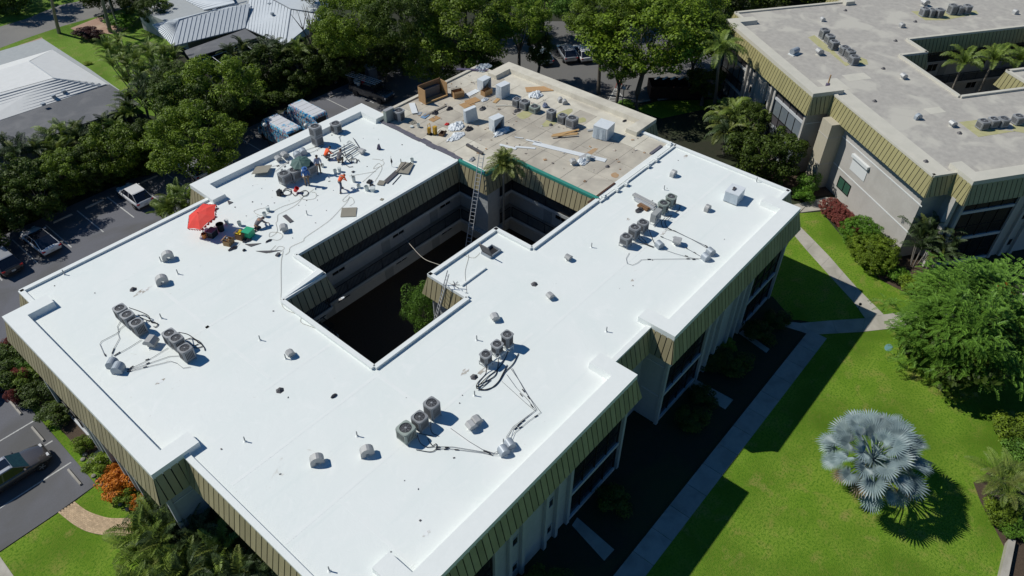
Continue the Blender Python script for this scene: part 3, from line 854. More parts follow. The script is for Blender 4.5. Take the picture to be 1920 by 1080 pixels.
# beds
def bed(l, z=.012, mt='mulch'): return sheet('planting_bed', l, z, mt)
bed([(9.3, 9.6), (47.6, 9.6), (49.9, 13.4), (49.5, 15.5), (27, 15.5), (9.3, 13.8)], .006, 'shaded_ground')  # bed coloured near black to paint the facade's shade
bed([(3.9, 50), (4.0, 36.5), (4.2, 33.5), (7.4, 33.0), (7.4, 14), (3.0, 14), (2.6, 31), (3.5, 34)] if 0 else [(4.2, 50.5), (4.25, 34.2), (3.0, 31.5), (1.5, 24), (1.5, 8), (7.4, 8), (7.4, 50.5)], .006)
bed(pxpoly([(1547, 395), (1560, 400), (1585, 440), (1600, 475), (1625, 505), (1660, 530), (1720, 560), (1800, 560), (1740, 430), (1560, 375)]), .012)
bed(pxpoly([(1480, 375), (1560, 365), (1575, 350), (1500, 300), (1440, 330)]), .006)
bed(pxpoly([(1825, 905), (1838, 940), (1862, 985), (1885, 1030), (1990, 1060), (2000, 880), (1900, 850)]), .008)
# walks of separate slabs
def slab(pts, h=.03, name='paving_slab', mt='concrete', parent=None, key=None):
    mb = MB(); c = sum((Vector(p[:2]) for p in pts), Vector((0, 0))) / len(pts)
    mb.prism([((p[0] - c.x) * .992, (p[1] - c.y) * .992) for p in pts], -.05, h)
    return obj(name, mb, mt, parent, loc=(c.x, c.y, 0), key=key)
WK = thing('walkway', 'straight concrete walkway of square slabs in the shade of the white roofed building', 'walkway', (30, 8.65, 0))
WK.location = (0, 0, 0)
x = 8.0
while x < 47.8:
    slab([(x, 7.93), (x + 2.1, 7.93), (x + 2.1, 9.40), (x, 9.40)], .03, parent=WK, key='walkslab'); x += 2.115
slab(pxpoly([(1500, 606), (1478, 603), (1470, 612), (1521, 628)]), .028, parent=WK)
WD = thing('walkway', 'pale concrete path running between the two buildings past the red hedge', 'walkway', (0, 0, 0))
La = [(1487, 439), (1513, 470), (1539, 499), (1567, 530), (1600, 566), (1622, 597)]; Ra = [(1499, 424), (1528, 453), (1556, 482), (1581, 511), (1606, 539), (1657, 590)]
for i in range(5):
    slab(pxpoly([La[i], La[i + 1], Ra[i + 1], Ra[i]]), .028, mt='concrete_pale', parent=WD)
T_ = [(1500, 606), (1560, 601), (1622, 597), (1657, 590), (1700, 584), (1800, 568), (1930, 548)]; B_ = [(1521, 628), (1569, 625), (1617, 622.5), (1678, 615.5), (1722, 610), (1815, 596), (1945, 575)]
for i in range(6):
    slab(pxpoly([T_[i], T_[i + 1], B_[i + 1], B_[i]]), .0275, mt='concrete_pale', parent=WD)
for l in ([(1440, 430), (1487, 384), (1520, 377), (1500, 397), (1476, 425)], [(1520, 377), (1547, 370), (1572, 371), (1548, 393), (1500, 399)]):
    slab(pxpoly(l), .027, mt='concrete_pale', parent=WD)
for nm, l in (('short concrete spur path leading from the walkway to the notch in the facade', [(1290, 726), (1305, 712), (1375, 750), (1360, 768)]),
              ('short brick spur path leading to the lower screened porches', [(1072, 985), (1082, 970), (1152, 1031), (1133, 1052)]),
              ('short concrete spur path by the far screened porches of the white roofed building', [(1385, 625), (1392, 619), (1443, 655), (1437, 662)])):
    s_ = slab(pxpoly(l), .026, name='spur_path', mt='concrete'); tag(s_, nm, 'path')
s_ = slab(pxpoly([(167, 858), (185, 842), (225, 870), (205, 885)]), .026, name='spur_path', mt='concrete_pale'); tag(s_, 'small pale concrete pad between round shrubs by the olive mansard', 'path')
s_ = slab([(-4.3, 14), (-2.6, 14), (-2.6, 38.3), (-4.3, 38.3)], .02, name='footpath', mt='concrete_pale'); tag(s_, 'pale concrete footpath at the lower left corner of the lawn', 'path')
# curved brick path, built brick by brick along the arc
BP = thing('brick_path', 'curved tan brick path from the parking lot to the garden of palms', 'path', (0, 0, 0))
outr = arc([(p[0], p[1], 0) for p in pxpoly([(109, 961), (140, 985), (170, 999), (212, 1005), (262, 1003)])], 12)
innr = arc([(p[0], p[1], 0) for p in pxpoly([(140, 941), (162, 957), (187, 967), (212, 972), (262, 971)])], 12)
mb = MB(); n_ = len(outr)
for i in range(n_ - 1): mb.face([outr[i], outr[i + 1], innr[i + 1], innr[i]])
mb.move(0, 0, .018); obj('path_bed', mb, 'soil_path', BP)
rr = random.Random(5)
def samp(c, t):
    t = max(0, min(1, t)) * (len(c) - 1); i = min(int(t), len(c) - 2); return c[i].lerp(c[i + 1], t - i)
NR, NC = 26, 11
for i in range(NR):
    for j in range(NC):
        o = .5 if j % 2 else 0
        t0, t1 = (i + o) / NR, (i + 1 + o) / NR
        if t0 >= 1: continue
        v0, v1 = j / NC, (j + 1) / NC
        q = [samp(outr, t0).lerp(samp(innr, t0), v0), samp(outr, t1).lerp(samp(innr, t1), v0), samp(outr, t1).lerp(samp(innr, t1), v1), samp(outr, t0).lerp(samp(innr, t0), v1)]
        c = sum(q, Vector()) / 4; h = .042 + rr.uniform(-.004, .004)
        mb = MB(); mb.prism([((p.x - c.x) * .95, (p.y - c.y) * .95) for p in q], -.03, h)
        obj('brick', mb, 'paver', BP, loc=(c.x, c.y, 0))
# painted bay lines and wheel stops
def line(p, q, w, z=.022, parent=None):
    p = Vector((p[0], p[1], 0)); q = Vector((q[0], q[1], 0)); d = (q - p).normalized(); n_ = Vector((-d.y, d.x, 0)) * w / 2
    mb = MB(); mb.face([p - n_, q - n_, q + n_, p + n_]); mb.move(0, 0, z); return struct('road_marking', mb, 'road_paint')
for x in (5.3, 8.3, 11.3, 14.3, 17.3, 20.3, 23.3, 26.3, 29.3, 32.3, 35.3, 38.3, 41.3, 44.3, 47.3, 50.3, 53.3): line((x, 69.3), (x, 64.2), .11)
for y in (47.0, 44.3, 41.6): line((-2.2, y), (3.4, y), .11, .024)
def wheel_stop(loc, rz, label, group='concrete wheel stops'):
    o = obj('wheel_stop', lambda: MB().hexa([(-.92, -.09, 0), (.92, -.09, 0), (.92, .09, 0), (-.92, .09, 0)], [(-.88, -.055, .13), (.88, -.055, .13), (.88, .055, .13), (-.88, .055, .13)]), 'concrete', loc=loc, rz=rz, key='wstop')
    tag(o, label, 'wheel stop', group)
for x, lb in ((15.8, 'concrete wheel stop in the empty bay right of the white coupe with dark roof'), (18.9, 'concrete wheel stop left of the white hatchback under the hedge'),
              (24.6, 'concrete wheel stop just right of the white hatchback, partly under the tree'), (12.8, 'wheel stop in front of the white coupe'),
              (48.6, 'long thin wheel stop in the tree shade right of the painted vans'), (51.6, 'wheel stop in the tree shade behind the black pickup')):
    wheel_stop((x, 69.05, .012), 0, lb)
for y, lb in ((40.25, 'white wheel stop in the empty bay beside the brown car'), (45.6, 'speckled wheel stop ahead of the brown car, half in leaf shade'), (49.1, 'wheel stop farthest left under the red leaved shrubs')):
    wheel_stop((3.0, y, .016), R(90), lb)
# east lot hatching
hq = pxpoly([(1154, 165), (1140, 191), (1174, 190)])
line(hq[0], hq[1], .14); line(hq[0], hq[2], .14)
for k in range(1, 6):
    f = k / 5.5
    a_ = Vector(hq[0]).lerp(Vector(hq[1]), f); b_ = Vector(hq[0]).lerp(Vector(hq[2]), f); line(a_, b_, .14)
for p, q, lb in (((1196, 193), (1216, 189), 'concrete kerb stop beside the thick trunk in the far lot'), ((1232, 188), (1260, 184), 'concrete kerb stop right of the far white lamp post')):
    a_ = at(*p); b_ = at(*q); wheel_stop(((a_ + b_) / 2), math.atan2((b_ - a_).y, (b_ - a_).x), lb)
# stone edging of beds
for k, (px, py) in enumerate([(148, 838), (152, 846), (160, 853), (156, 862), (168, 868), (176, 893), (183, 901), (190, 909), (197, 913), (210, 930), (226, 945), (240, 955)]):
    p = at(px, py); o = obj('edging_stone', lambda: MB().lathe([(.02, 0), (.17, .02), (.15, .1), (.03, .14)], 7), 'stone', loc=(p.x, p.y, 0), key='stone')
    tag(o, 'one of the grey edging stones along the bed by the parking lot', 'stone', 'edging stones along the bed by the parking lot')
# low wall lower right
a_ = [at(1884, 1019), at(1898, 1021), at(1880, 1110), at(1863, 1110)]
mb = MB(); mb.prism([(p.x, p.y) for p in a_], -.02, .5); o = obj('garden_wall', mb, 'concrete_pale'); tag(o, 'low pale concrete wall at the edge of the lawn, lower right', 'wall')
mb = MB(); mb.prism([tuple(at(x, y)[:2]) for x, y in ((1899, 1021), (1990, 1010), (1990, 1110), (1881, 1110))], -.2, .12); struct('driveway', mb, 'mulch')
# utility lid, path light
p = at(1666, 652); mb = MB(); mb.lathe([(.45, 0), (.45, .03), (.40, .045)], 16); o = obj('utility_cover', mb, 'utility_lid', loc=(p.x, p.y, 0)); o.scale = (1, .62, 1); tag(o, 'teal utility cover set in the lawn below the path junction', 'cover')
p = at(1609, 580); t = thing('path_light', 'small black path light beside the pale path', 'lamp', (p.x, p.y, 0))
obj('post', MB().tube([(0, 0, 0), (0, 0, .55)], .02), 'rail_black', t); obj('lamp_head', MB().lathe([(.03, .5), (.13, .55), (.1, .66), (.02, .7)], 10), 'rail_black', t)
# ------------------------------------------------------------------ rooftop plant
DZ = DECK
def ring_top(w, r, z, k=24, rc=.0):
    """square plate of half width w with a round hole of radius r"""
    mb = MB(); n0 = 0
    sq = []; ci = []
    for j in range(k):
        t = 2 * math.pi * j / k; c_, s_ = math.cos(t), math.sin(t)
        m_ = max(abs(c_), abs(s_)); q = w / m_
        l = math.hypot(c_ * q, s_ * q)
        if l > w * 1.28: q *= w * 1.28 / l
        sq.append((c_ * q, s_ * q)); ci.append((c_ * r, s_ * r))
    mb.rings([[(x, y, z - .05) for x, y in sq], [(x, y, z) for x, y in sq], [(x, y, z + .012) for x, y in ci], [(x, y, z - .16) for x, y in ci]], cap=False)
    return mb
def fanblades(r, z):
    mb = MB()
    for i in range(4):
        a = i * math.pi / 2 + .4
        pts = []
        for (rad, da, dz) in ((.04, -.25, .02), (r * .9, -.42, .035), (r * .92, .28, -.035), (.04, .3, -.02)):
            pts.append((math.cos(a + da) * rad, math.sin(a + da) * rad, z + dz))
        mb.hexa(pts, [(p[0], p[1], p[2] + .008) for p in pts])
    return mb
def condenser(px, py, label, h=.72, w=.36, st=.28, body='cond_grey', rz=0.0, round_=False, fan='fan_dark', grp='air conditioning units', slats=True, ztop=None, blades=True):
    """px,py: centre of its top in the plan photograph"""
    top = at(px, py, DZ + st + h); key = (w, h, st, body, round_, slats, fan)
    t = thing('condenser_unit', label, 'air conditioner', (top.x, top.y, DZ), rz, grp)
    def body_mb():
        mb = MB(); c = .07 if not round_ else w * .42
        P_ = [(w - c, -w), (w, -w + c), (w, w - c), (w - c, w), (-w + c, w), (-w, w - c), (-w, -w + c), (-w + c, -w)]
        mb.rings([[(x * .985, y * .985, st + .05) for x, y in P_], [(x * .985, y * .985, st + h - .05) for x, y in P_]], cap=False)
        mb.prism(P_, st, st + .06)
        return mb
    obj('body', body_mb, body, t, key=('cb',) + key)
    if slats:
        def louv():
            mb = MB()
            n_ = 6; f = .62 if not round_ else .45
            for sx, sy in ((1, 0), (-1, 0), (0, 1), (0, -1)):
                for i in range(n_):
                    o = (i - (n_ - 1) / 2) * (2 * w * f / n_ * 1.15)
                    wd = w * .12
                    if sx: mb.box((sx * w * .988, o, st + .08 + (h - .2) / 2), (.012, wd, h - .26))
                    else: mb.box((o, sy * w * .988, st + .08 + (h - .2) / 2), (wd, .012, h - .26))
            return mb
        obj('louvre', louv, 'louvre_dark', t, key=('cl',) + key)
    obj('top_plate', lambda: ring_top(w * 1.0, w * .80, st + h), body, t, key=('ct',) + key)
    if blades: obj('fan', lambda: fanblades(w * .78, st + h - .09), fan, t, key=('cf', w, h, st, fan))
    def guard():
        mb = MB()
        mb.lathe([(w * .16, st + h - .02), (w * .15, st + h + .02), (.0, st + h + .025)], 10)
        for rr_ in (.3, .45, .6):
            k = 16; r_ = w * rr_
            for j in range(k):
                a, b = 2 * math.pi * j / k, 2 * math.pi * (j + 1) / k
                mb.tube([(math.cos(a) * r_, math.sin(a) * r_, st + h + .005), (math.cos(b) * r_, math.sin(b) * r_, st + h + .005)], .004, 3, cap=False)
        for j in range(8):
            a = j * math.pi / 4; mb.tube([(0, 0, st + h + .01), (math.cos(a) * w * .74, math.sin(a) * w * .74, st + h + .008)], .005, 3, cap=False)
        return mb
    obj('fan_guard', guard, 'cond_grey', t, key=('cg', w, h, st))
    obj('well', lambda: MB().lathe([(w * .79, st + h - .03), (w * .79, st + h - .25), (0, st + h - .25)], 20), 'louvre_dark', t, key=('cw', w, h, st))
    if st > .05:
        def stand():
            mb = MB()
            for sx in (-1, 1):
                mb.box((sx * w * .8, 0, st - .02), (.035, w * 2.1, .035))
                for sy in (-1, 1): mb.box((sx * w * .8, sy * w * .95, st / 2), (.03, .03, st)); 
                mb.box((sx * w * .8, 0, .06), (.02, w * 1.9, .02))
            return mb
        obj('stand', stand, 'pipe_grey', t, key=('cs', w, st))
    return t

NUM = ['first', 'second', 'third']
def where(lst, desc, **kw):
    for (px, py, extra), d in zip(lst, desc):
        k = dict(kw); k.update(extra); condenser(px, py, d, **k)
where([(224, 577, {}), (237.5, 589, {}), (255, 604, {})],
      ['farthest grey condenser of the upper trio on the left of the white roof', 'middle grey condenser of the upper trio on the left of the white roof', 'near grey condenser of the upper trio, louvres facing a hooded vent'], w=.37, h=.8, st=.15)
where([(317, 624, {}), (329.5, 633, {}), (346, 652, {})],
      ['far grey condenser of the lower left trio, dark fan', 'middle condenser of the lower left trio with pale fan guard', 'near condenser of the lower left trio with a broad blue shadow'], w=.37, h=.8, st=.15)
where([(760.5, 802, dict(body='cond_green', w=.43)), (786.5, 781, {}), (809, 755, dict(h=.95))],
      ['green grey condenser with louvred side, lowest of the trio near the front of the roof', 'middle condenser of the trio near the front of the roof', 'tallest condenser of the trio near the front of the roof'], w=.38, h=.75, st=.2)
where([(911, 663.5, {}), (932, 644.5, {}), (951, 626.5, dict(h=.8))],
      ['pale fanned condenser nearest the bundle of black hoses', 'middle condenser on the white rail above the bundle of black hoses', 'upper dark condenser at the end of the white rail'], w=.33, h=.6, st=.32, round_=True)
where([(1174.5, 442.5, dict(h=.6)), (1190.5, 425.5, dict(h=.75)), (1206, 416, {})],
      ['short condenser on a tube stand, nearest of the trio amid the right roof', 'middle tall condenser of the trio in the middle of the right roof', 'pale fanned condenser at the back of the trio amid the right roof'], w=.36, h=.65, st=.28)
where([(1244.7, 380, {}), (1259, 368, {})],
      ['green grey round condenser with brown fan behind the slim wall type unit', 'rearmost round condenser with brown fan beside the pile of ducts'], w=.37, h=.7, st=.25, body='cond_green', round_=True)
where([(532, 324.5, {}), (551, 318, {}), (580, 308, {})],
      ['nearest condenser of the three the crew works around', 'second condenser of the three the crew works around, dark fan', 'condenser half hidden under the green umbrella'], w=.42, h=.75, st=.25)
where([(629, 231, {})], ['round topped condenser close to the rear parapet of the white roof'], w=.42, h=.75, st=.1, round_=True)
# one unit standing on another
top = at(590, 236, DZ + 1.75)
condenser(590, 250, 'lower unit of the stacked pair of condensers by the rear parapet', w=.40, h=.8, st=.05)
t = condenser(590, 236.5, 'upper unit set on top of another condenser by the rear parapet', w=.43, h=.82, st=.02)
t.location = (top.x, top.y, DZ + .9)
for o in list(bpy.data.objects):
    if o.get('label') == 'lower unit of the stacked pair of condensers by the rear parapet': o.location = (top.x, top.y, DZ)
# bare roof
where([(969, 185, dict(w=.34)), (984, 189.5, dict(w=.4)), (1002.6, 199, dict(body='cond_green', w=.42, h=.5)), (1034, 207, dict(w=.36, h=.85)), (1054.7, 215.5, dict(w=.36)), (1073, 220.5, dict(w=.45, h=.8))],
      ['leftmost small condenser in the row on the bare roof', 'second condenser in the row on the bare roof', 'low green condenser in the middle of the row on the bare roof', 'tall slim condenser just right of the gap in the row on the bare roof', 'fifth condenser in the row on the bare roof, over a moss stain', 'large grey condenser at the right end of the row on the bare roof'], h=.7, st=.08)
where([(747.6, 206.5, dict(h=.95, w=.44, round_=True))], ['round grey condenser at the left corner of the bare roof'], st=.02)
# right building
lab = 'condenser in the long row on the grey roof by the moss stains'
where([(1547.5, 55, dict(h=.9)), (1557.5, 66, {}), (1565.5, 77, {}), (1585.5, 87.5, {}), (1596, 94.5, {}), (1603.5, 105, {})],
      ['tall condenser at the far end of the row on the grey roof at upper right', 'second condenser from the far end of the row on the grey roof', 'third condenser of the row on the grey roof, before the gap', 'dark condenser just after the gap of the row on the grey roof', 'fifth condenser of the row on the grey roof', 'nearest condenser of the row on the grey roof'], h=.8, w=.42, st=.05, rz=R(-35))
where([(1736, 15, {}), (1749, 17, dict(w=.33)), (1764, 17, {}), (1789, 9, dict(h=1.0)), (1802, 12, dict(w=.34)), (1816, 10, {})],
      ['condenser at the left end of the cluster at the top edge of the photo', 'slim condenser, second of the cluster at the top edge', 'third condenser of the cluster at the top edge', 'tallest condenser of the cluster at the top edge, after the gap', 'slim condenser, fifth of the cluster at the top edge', 'condenser at the right end of the cluster at the top edge'], h=.85, w=.42, st=.05, rz=R(-35))
where([(1846, 226, {}), (1865, 222.5, {}), (1884, 221.5, {}), (1912, 217, {})],
      ['left condenser on the yellow moss stain near the right edge', 'middle condenser on the yellow moss stain near the right edge', 'third condenser by the yellow moss stain near the right edge', 'condenser cut by the right edge of the photo'], h=.7, w=.42, st=.08, rz=R(-35))
for (l) in ([(1515, 70), (1527, 66), (1560, 92), (1583, 116), (1600, 119), (1586, 124), (1555, 98), (1540, 92)], [(1606, 104), (1625, 112), (1628, 121), (1610, 121)],
            [(1708, 21), (1830, 20), (1835, 26), (1770, 38), (1735, 38)], [(1798, 229), (1840, 224), (1860, 243), (1905, 246), (1835, 257)], [(1898, 222), (1925, 230), (1925, 250), (1900, 246)]):
    mb = MB(); mb.prism([tuple(at(x, y, DZ)[:2]) for x, y in l], DZ + .002, DZ + .012); obj('stain', mb, 'moss_stain', RT)
# slim wall type unit lying by the round ones
p = at(1231, 398, DZ + .95)
t = thing('split_unit', 'pale slim box unit with a side fan, in front of two brown fanned condensers', 'air conditioner', (p.x, p.y, DZ), R(4))
obj('body', MB().box((0, 0, .66), (1.0, .42, .72)), 'cond_pale', t)
mb = MB()
k = 20
for rr_ in (.08, .17, .25, .31):
    for j in range(k):
        a, b = 2 * math.pi * j / k, 2 * math.pi * (j + 1) / k
        mb.tube([(-.17 + math.cos(a) * rr_, -.225, .66 + math.sin(a) * rr_), (-.17 + math.cos(b) * rr_, -.225, .66 + math.sin(b) * rr_)], .008, 3, cap=False)
obj('fan_guard', mb, 'galv', t)
mb = MB(); mb.prism([(-.17 + math.cos(2 * math.pi * j / 20) * .3, math.sin(2 * math.pi * j / 20) * .3) for j in range(20)], .212, .218)
mb.v = [(x, -z, .66 + y) for x, y, z in mb.v]; obj('fan', mb, 'cond_grey', t)
mb = MB()
for i in range(7): mb.box((.34, -.213, .45 + i * .07), (.12, .008, .03))
obj('vent_slot', mb, 'louvre_dark', t)
mb = MB()
for sx in (-.4, .4):
    mb.box((sx, -.2, .15), (.03, .03, .3)); mb.box((sx, .2, .15), (.03, .03, .3)); mb.box((sx, 0, .29), (.03, .5, .03))
mb.box((0, -.24, .05), (1.1, .03, .03)); obj('stand', mb, 'pipe_grey', t)
# green side unit at corner of bare roof
p = at(729, 214, DZ + .7)
t = thing('condenser_unit', 'flat green grey side blowing unit at the left corner of the bare roof', 'air conditioner', (p.x, p.y, DZ), R(0))
obj('body', MB().box((0, 0, .62), (.95, .36, 1.15)), 'cond_green', t)
mb = MB()
for i in range(9): mb.box((0, -.183, .2 + i * .1), (.8, .012, .045))
obj('louvre', mb, 'cond_grey', t)
obj('cover', MB().box((0, 0, 1.21), (1.0, .4, .03)), 'galv', t)

# ---- vents
def gooseneck_mb(w=.42, s=1.0, z0=.0):
    prof = []; n_ = 8
    mb = MB(); R1, R2 = .40 * s, .10 * s
    o = [(-.40 * s, 0)] + [(R1 * math.cos(math.pi - math.pi * i / n_) * 1.0, .28 * s + R1 * math.sin(math.pi * i / n_)) for i in range(n_ + 1)] + [(.40 * s, .16 * s)]
    inn = [(.10 * s, .16 * s)] + [(.10 * s, .28 * s)] + [(-.02 * s, .33 * s)] + [(-.12 * s, .28 * s)] + [(-.12 * s, 0)]
    poly = o + inn; k = len(poly)
    n0 = 0
    a = [(x, -w / 2, z) for x, z in poly]; b = [(x, w / 2, z) for x, z in poly]
    mb.rings([a, b], cap=False)
    # side faces as strips
    for side in (a, b):
        m_ = len(o); 
        for i in range(m_ - 1):
            t_ = i / (m_ - 1); j = round((1 - t_) * (len(inn) - 1)); j2 = round((1 - (i + 1) / (m_ - 1)) * (len(inn) - 1))
            q = [side[i], side[i + 1], side[m_ + j2]]
            if j2 != j: q.append(side[m_ + j])
            mb.face(q)
    return mb
def boxhood_mb(s=1.0):
    mb = MB(); w = .26 * s
    mb.box((0, 0, .14 * s), (.34 * s, .34 * s, .28 * s))
    # faceted hood with sloping faces
    prof = [(-.30 * s, .26 * s), (-.30 * s, .36 * s), (-.16 * s, .52 * s), (.12 * s, .52 * s), (.30 * s, .34 * s), (.30 * s, .20 * s), (.18 * s, .24 * s)]
    a = [(x, -w, z) for x, z in prof]; b = [(x, w, z) for x, z in prof]
    mb.rings([a, b]); return mb
def dome_mb(s=1.0):
    mb = MB(); n_ = 10; w = .24 * s; r = .27 * s
    pr = [(-r, 0)] + [(-r * math.cos(math.pi * i / n_), .22 * s + r * math.sin(math.pi * i / n_)) for i in range(n_ + 1)] + [(r, 0.05)]
    a = [(x, -w, z) for x, z in pr]; b = [(x, w, z) for x, z in pr]
    mb.rings([a, b]); return mb
def vent(kind, px, py, label, rz=0.0, s=1.0, m_='galv', zc=.3, grp='hooded roof vents'):
    f = {'goose': gooseneck_mb, 'box': boxhood_mb, 'dome': dome_mb}[kind]
    p = at(px, py, DZ + zc * s)
    t = thing('roof_vent', label, 'roof vent', (p.x, p.y, DZ), rz, grp); t.scale = (s, s, s)
    obj('hood', f, m_, t, key=('v', kind, m_))
    obj('flashing', lambda: MB().lathe([(.36, 0.002), (.30, .03), (.26, .035)], 4), 'white_trim' if px < 1400 and not (870 < px < 1240 and py < 330 and px < 1235 and py < 320) else 'grey_roof_pale', t, key=('vf', px < 1400))
    return t
vent('goose', 314, 480, 'curved metal vent near the left side of the roof, farther of the two', R(-20))
vent('goose', 303, 525, 'curved metal vent near the brown scorch mark', R(-20))
vent('box', 283, 640, 'square metal hood with a rust blotch between the two left condenser trios', R(-60), 1.25)
vent('box', 544, 662, 'small faceted hood vent near the left corner of the courtyard, beside a pipe', R(-10), .8)
vent('goose', 594, 862, 'curved hood vent nearest the front of the white roof', R(-30), .95)
vent('goose', 688, 846, 'curved hood vent right of the nearest one, big round shadow', R(-30), .95)
vent('box', 884, 797, 'left box of the twin hood vents beside the front condenser trio', R(-15), .95)
vent('box', 894, 788, 'right box of the twin hood vents beside the front condenser trio', R(-15), .95)
vent('box', 928, 594, 'faceted hood vent between courtyard and the condenser rail', R(-30), .9)
vent('box', 1032, 554, 'faceted hood vent in the middle of the right roof', R(-15), .8)
vent('box', 1066, 482, 'faceted hood vent beside the near side of the courtyard', R(0), .8)
vent('goose', 1327, 390, 'curved hood vent near the plastic wrapped box', R(0), .75)
vent('goose', 1263, 325, 'curved hood vent nearest the seam with the bare roof', R(0), .8)
vent('box', 1270, 451, 'large faceted hood vent straddling the thin pipes', R(20), 1.1)
vent('box', 532, 427, 'faceted hood vent in front of the kneeling worker', R(-30), 1.0)
vent('dome', 1237, 457, 'rounded blue grey hood beside the middle right condenser trio', R(-20), 1.0, 'galv_blue')
vent('dome', 1324, 480, 'left rounded pipe hood where the thin pipes meet on the right roof', R(-20), 1.0, 'galv_blue')
vent('dome', 1333, 470, 'right rounded pipe hood where the thin pipes meet on the right roof', R(-20), 1.0, 'galv_blue')
vent('dome', 209, 679, 'left rounded pipe hood at the left of the white roof', R(-50), 1.1, 'galv_blue')
vent('dome', 220, 688, 'right rounded pipe hood at the left of the white roof, curved shadow', R(-50), 1.2, 'galv_blue')
vent('dome', 944, 843, 'left rounded pipe hood where the front pipes end', R(-20), 1.0, 'galv_blue')
vent('dome', 956, 831, 'right rounded pipe hood where the front pipes end', R(-20), 1.0, 'galv_blue')
vent('box', 679, 283 + 0, 'small square vent near the seam at the back of the white roof', R(10), .9, zc=.3)
vent('dome', 557, 289, 'grey rounded hood left of the bending crew', R(-20), 1.1, 'galv_blue')
vent('dome', 568, 283, 'grey rounded hood right beside another, left of the crew', R(-20), 1.1, 'galv_blue')
vent('box', 522, 297, 'square hood vent beside the rear parapet, nearest the tan board', R(-10), .9)
vent('box', 534, 290, 'square hood vent beside the rear parapet, second from the tan board', R(-10), 1.0)
for (px, py, lb, kd, s, m_) in ((1051, 186, 'left small hood vent behind the row on the bare roof', 'dome', .9, 'galv'), (1059, 190, 'right small hood vent behind the row on the bare roof', 'dome', .9, 'galv'),
        (1075, 303, 'small square vent beside the sheet of crumpled plastic on the bare roof', 'box', .9, 'galv'),
        (1543, 35, 'small rounded vent near the far left corner of the grey roof', 'dome', .9, 'galv'), (1692, 46, 'rounded vent between the two clusters of condensers on the grey roof', 'dome', 1, 'galv'),
        (1905, 21, 'rounded vent in the upper right corner', 'dome', 1, 'galv'), (1695, 142, 'bright square vent in the middle of the grey roof', 'box', 1, 'galv'),
        (1722, 219, 'green grey curved vent near the front of the grey roof', 'goose', .8, 'galv_blue'), (1787, 231, 'faceted vent by the yellow moss near the right edge', 'box', 1, 'galv'),
        (1537, 96, 'twin square hood near the flat edge of the grey roof', 'box', 1.2, 'galv'), (1735, 4, 'large square hood behind the cluster at the top edge', 'box', 1.4, 'galv')):
    vent(kd, px, py, lb, R(-35), s, m_)
p = at(1490, 96, DZ + .3); t = thing('roof_vent', 'lying blue grey drum with a white base near the edge of the grey roof', 'roof vent', (p.x, p.y, DZ), R(-10))
obj('drum', MB().tube([(-.5, 0, .35), (.5, 0, .35)], .3, 14), 'galv_blue', t); obj('base', MB().box((0, 0, .04), (1.2, .7, .08)), 'white_trim', t)
p = at(1551, 163, DZ); t = thing('vent_pipe', 'upright rusty pipe in a purple blue collar at the corner of the grey roof', 'pipe', (p.x, p.y, DZ))
obj('pipe', MB().tube([(0, 0, 0), (.0, 0, 1.25)], .07, 8), 'rust_stain', t); obj('collar', MB().lathe([(.2, 0), (.2, .35), (.09, .4)], 10), 'steel_purple', t)
# pipe vents
pv = [(121, 515, 'near the left edge of the roof'), (334, 514, 'right of the farther left curved vent'), (302, 490, 'at the foot of the farther left curved vent'), (303, 597, 'right of the far left condenser trio'),
      (488, 638, 'left of the courtyard corner'), (536, 673, 'touching the small faceted hood'), (460, 828, 'near the front left corner notch'), (670, 818, 'above the two front curved vents'),
      (894, 638, 'left of the condenser rail'), (1137, 622, 'near the notch in the front edge'), (1245, 356, 'behind the pile of ducts'), (1418, 341, 'near the far right corner'), (1109, 464, 'by the near side of the courtyard'),
      (618, 1071, 'at the bottom edge of the photo'), (576, 403, 'beside the dark sheet right of the kneeling worker'), (752, 306, 'beside the stack of tan boards'), (890, 742, 'at the end of the bundle of black hoses'), (944, 832, 'behind the rounded pipe hoods at the front')]
for px, py, w_ in pv:
    p = at(px, py, DZ); t = thing('vent_pipe', 'thin grey vent pipe ' + w_, 'vent pipe', (p.x, p.y, DZ), 0, 'thin vent pipes on the white roof')
    obj('pipe', lambda: MB().tube([(0, 0, 0), (0, 0, .42)], .035, 8), 'pipe_grey', t, key='pv'); obj('boot', lambda: MB().lathe([(.12, 0), (.08, .02), (.045, .06)], 10), 'white_trim', t, key='pvb')
for px, py, w_ in ((525, 732, 'left of the middle of the white roof'), (889, 707, 'in the brown smudge by the hose bundle'), (1002, 533, 'in the middle of the right roof'), (250, 543, 'beside the brown scorch mark'), (1033, 235, 'on the bare roof by the coil of hose'), (1139, 313, 'right of the crumpled plastic on the bare roof')):
    p = at(px, py, DZ); o = obj('drain_cap', lambda: MB().lathe([(.26, 0), (.17, .07), (.10, .16), (.02, .2)], 6), 'lead_dark', loc=(p.x, p.y, DZ), key='cap'); tag(o, 'small dark cone cap ' + w_, 'drain cap', 'dark cone caps on the roof')
p = at(626, 743, DZ); o = obj('work_glove', MB().lathe([(.02, 0), (.19, .02), (.15, .10), (.04, .13)], 7), 'black_cloth', loc=(p.x, p.y, DZ)); o.scale = (1.2, .6, 1); tag(o, 'crumpled dark scrap lying alone on the white roof left of the courtyard tip', 'scrap')
for px, py, lb in ((1679, 77, 'a'), (1716, 41, 'b'), (1736, 303, 'c'), (1656, 129, 'd'), (1585, 20, 'e'), (1799, 250, 'f'), (1640, 190, 'g')):
    p = at(px, py, DZ); o = obj('drain_cap', lambda: MB().lathe([(.26, 0), (.17, .07), (.10, .16), (.02, .2)], 6), 'lead_dark', loc=(p.x, p.y, DZ), key='cap'); tag(o, 'one of the small dark stubs scattered over the grey roof', 'drain cap', 'dark stubs on the grey roof')

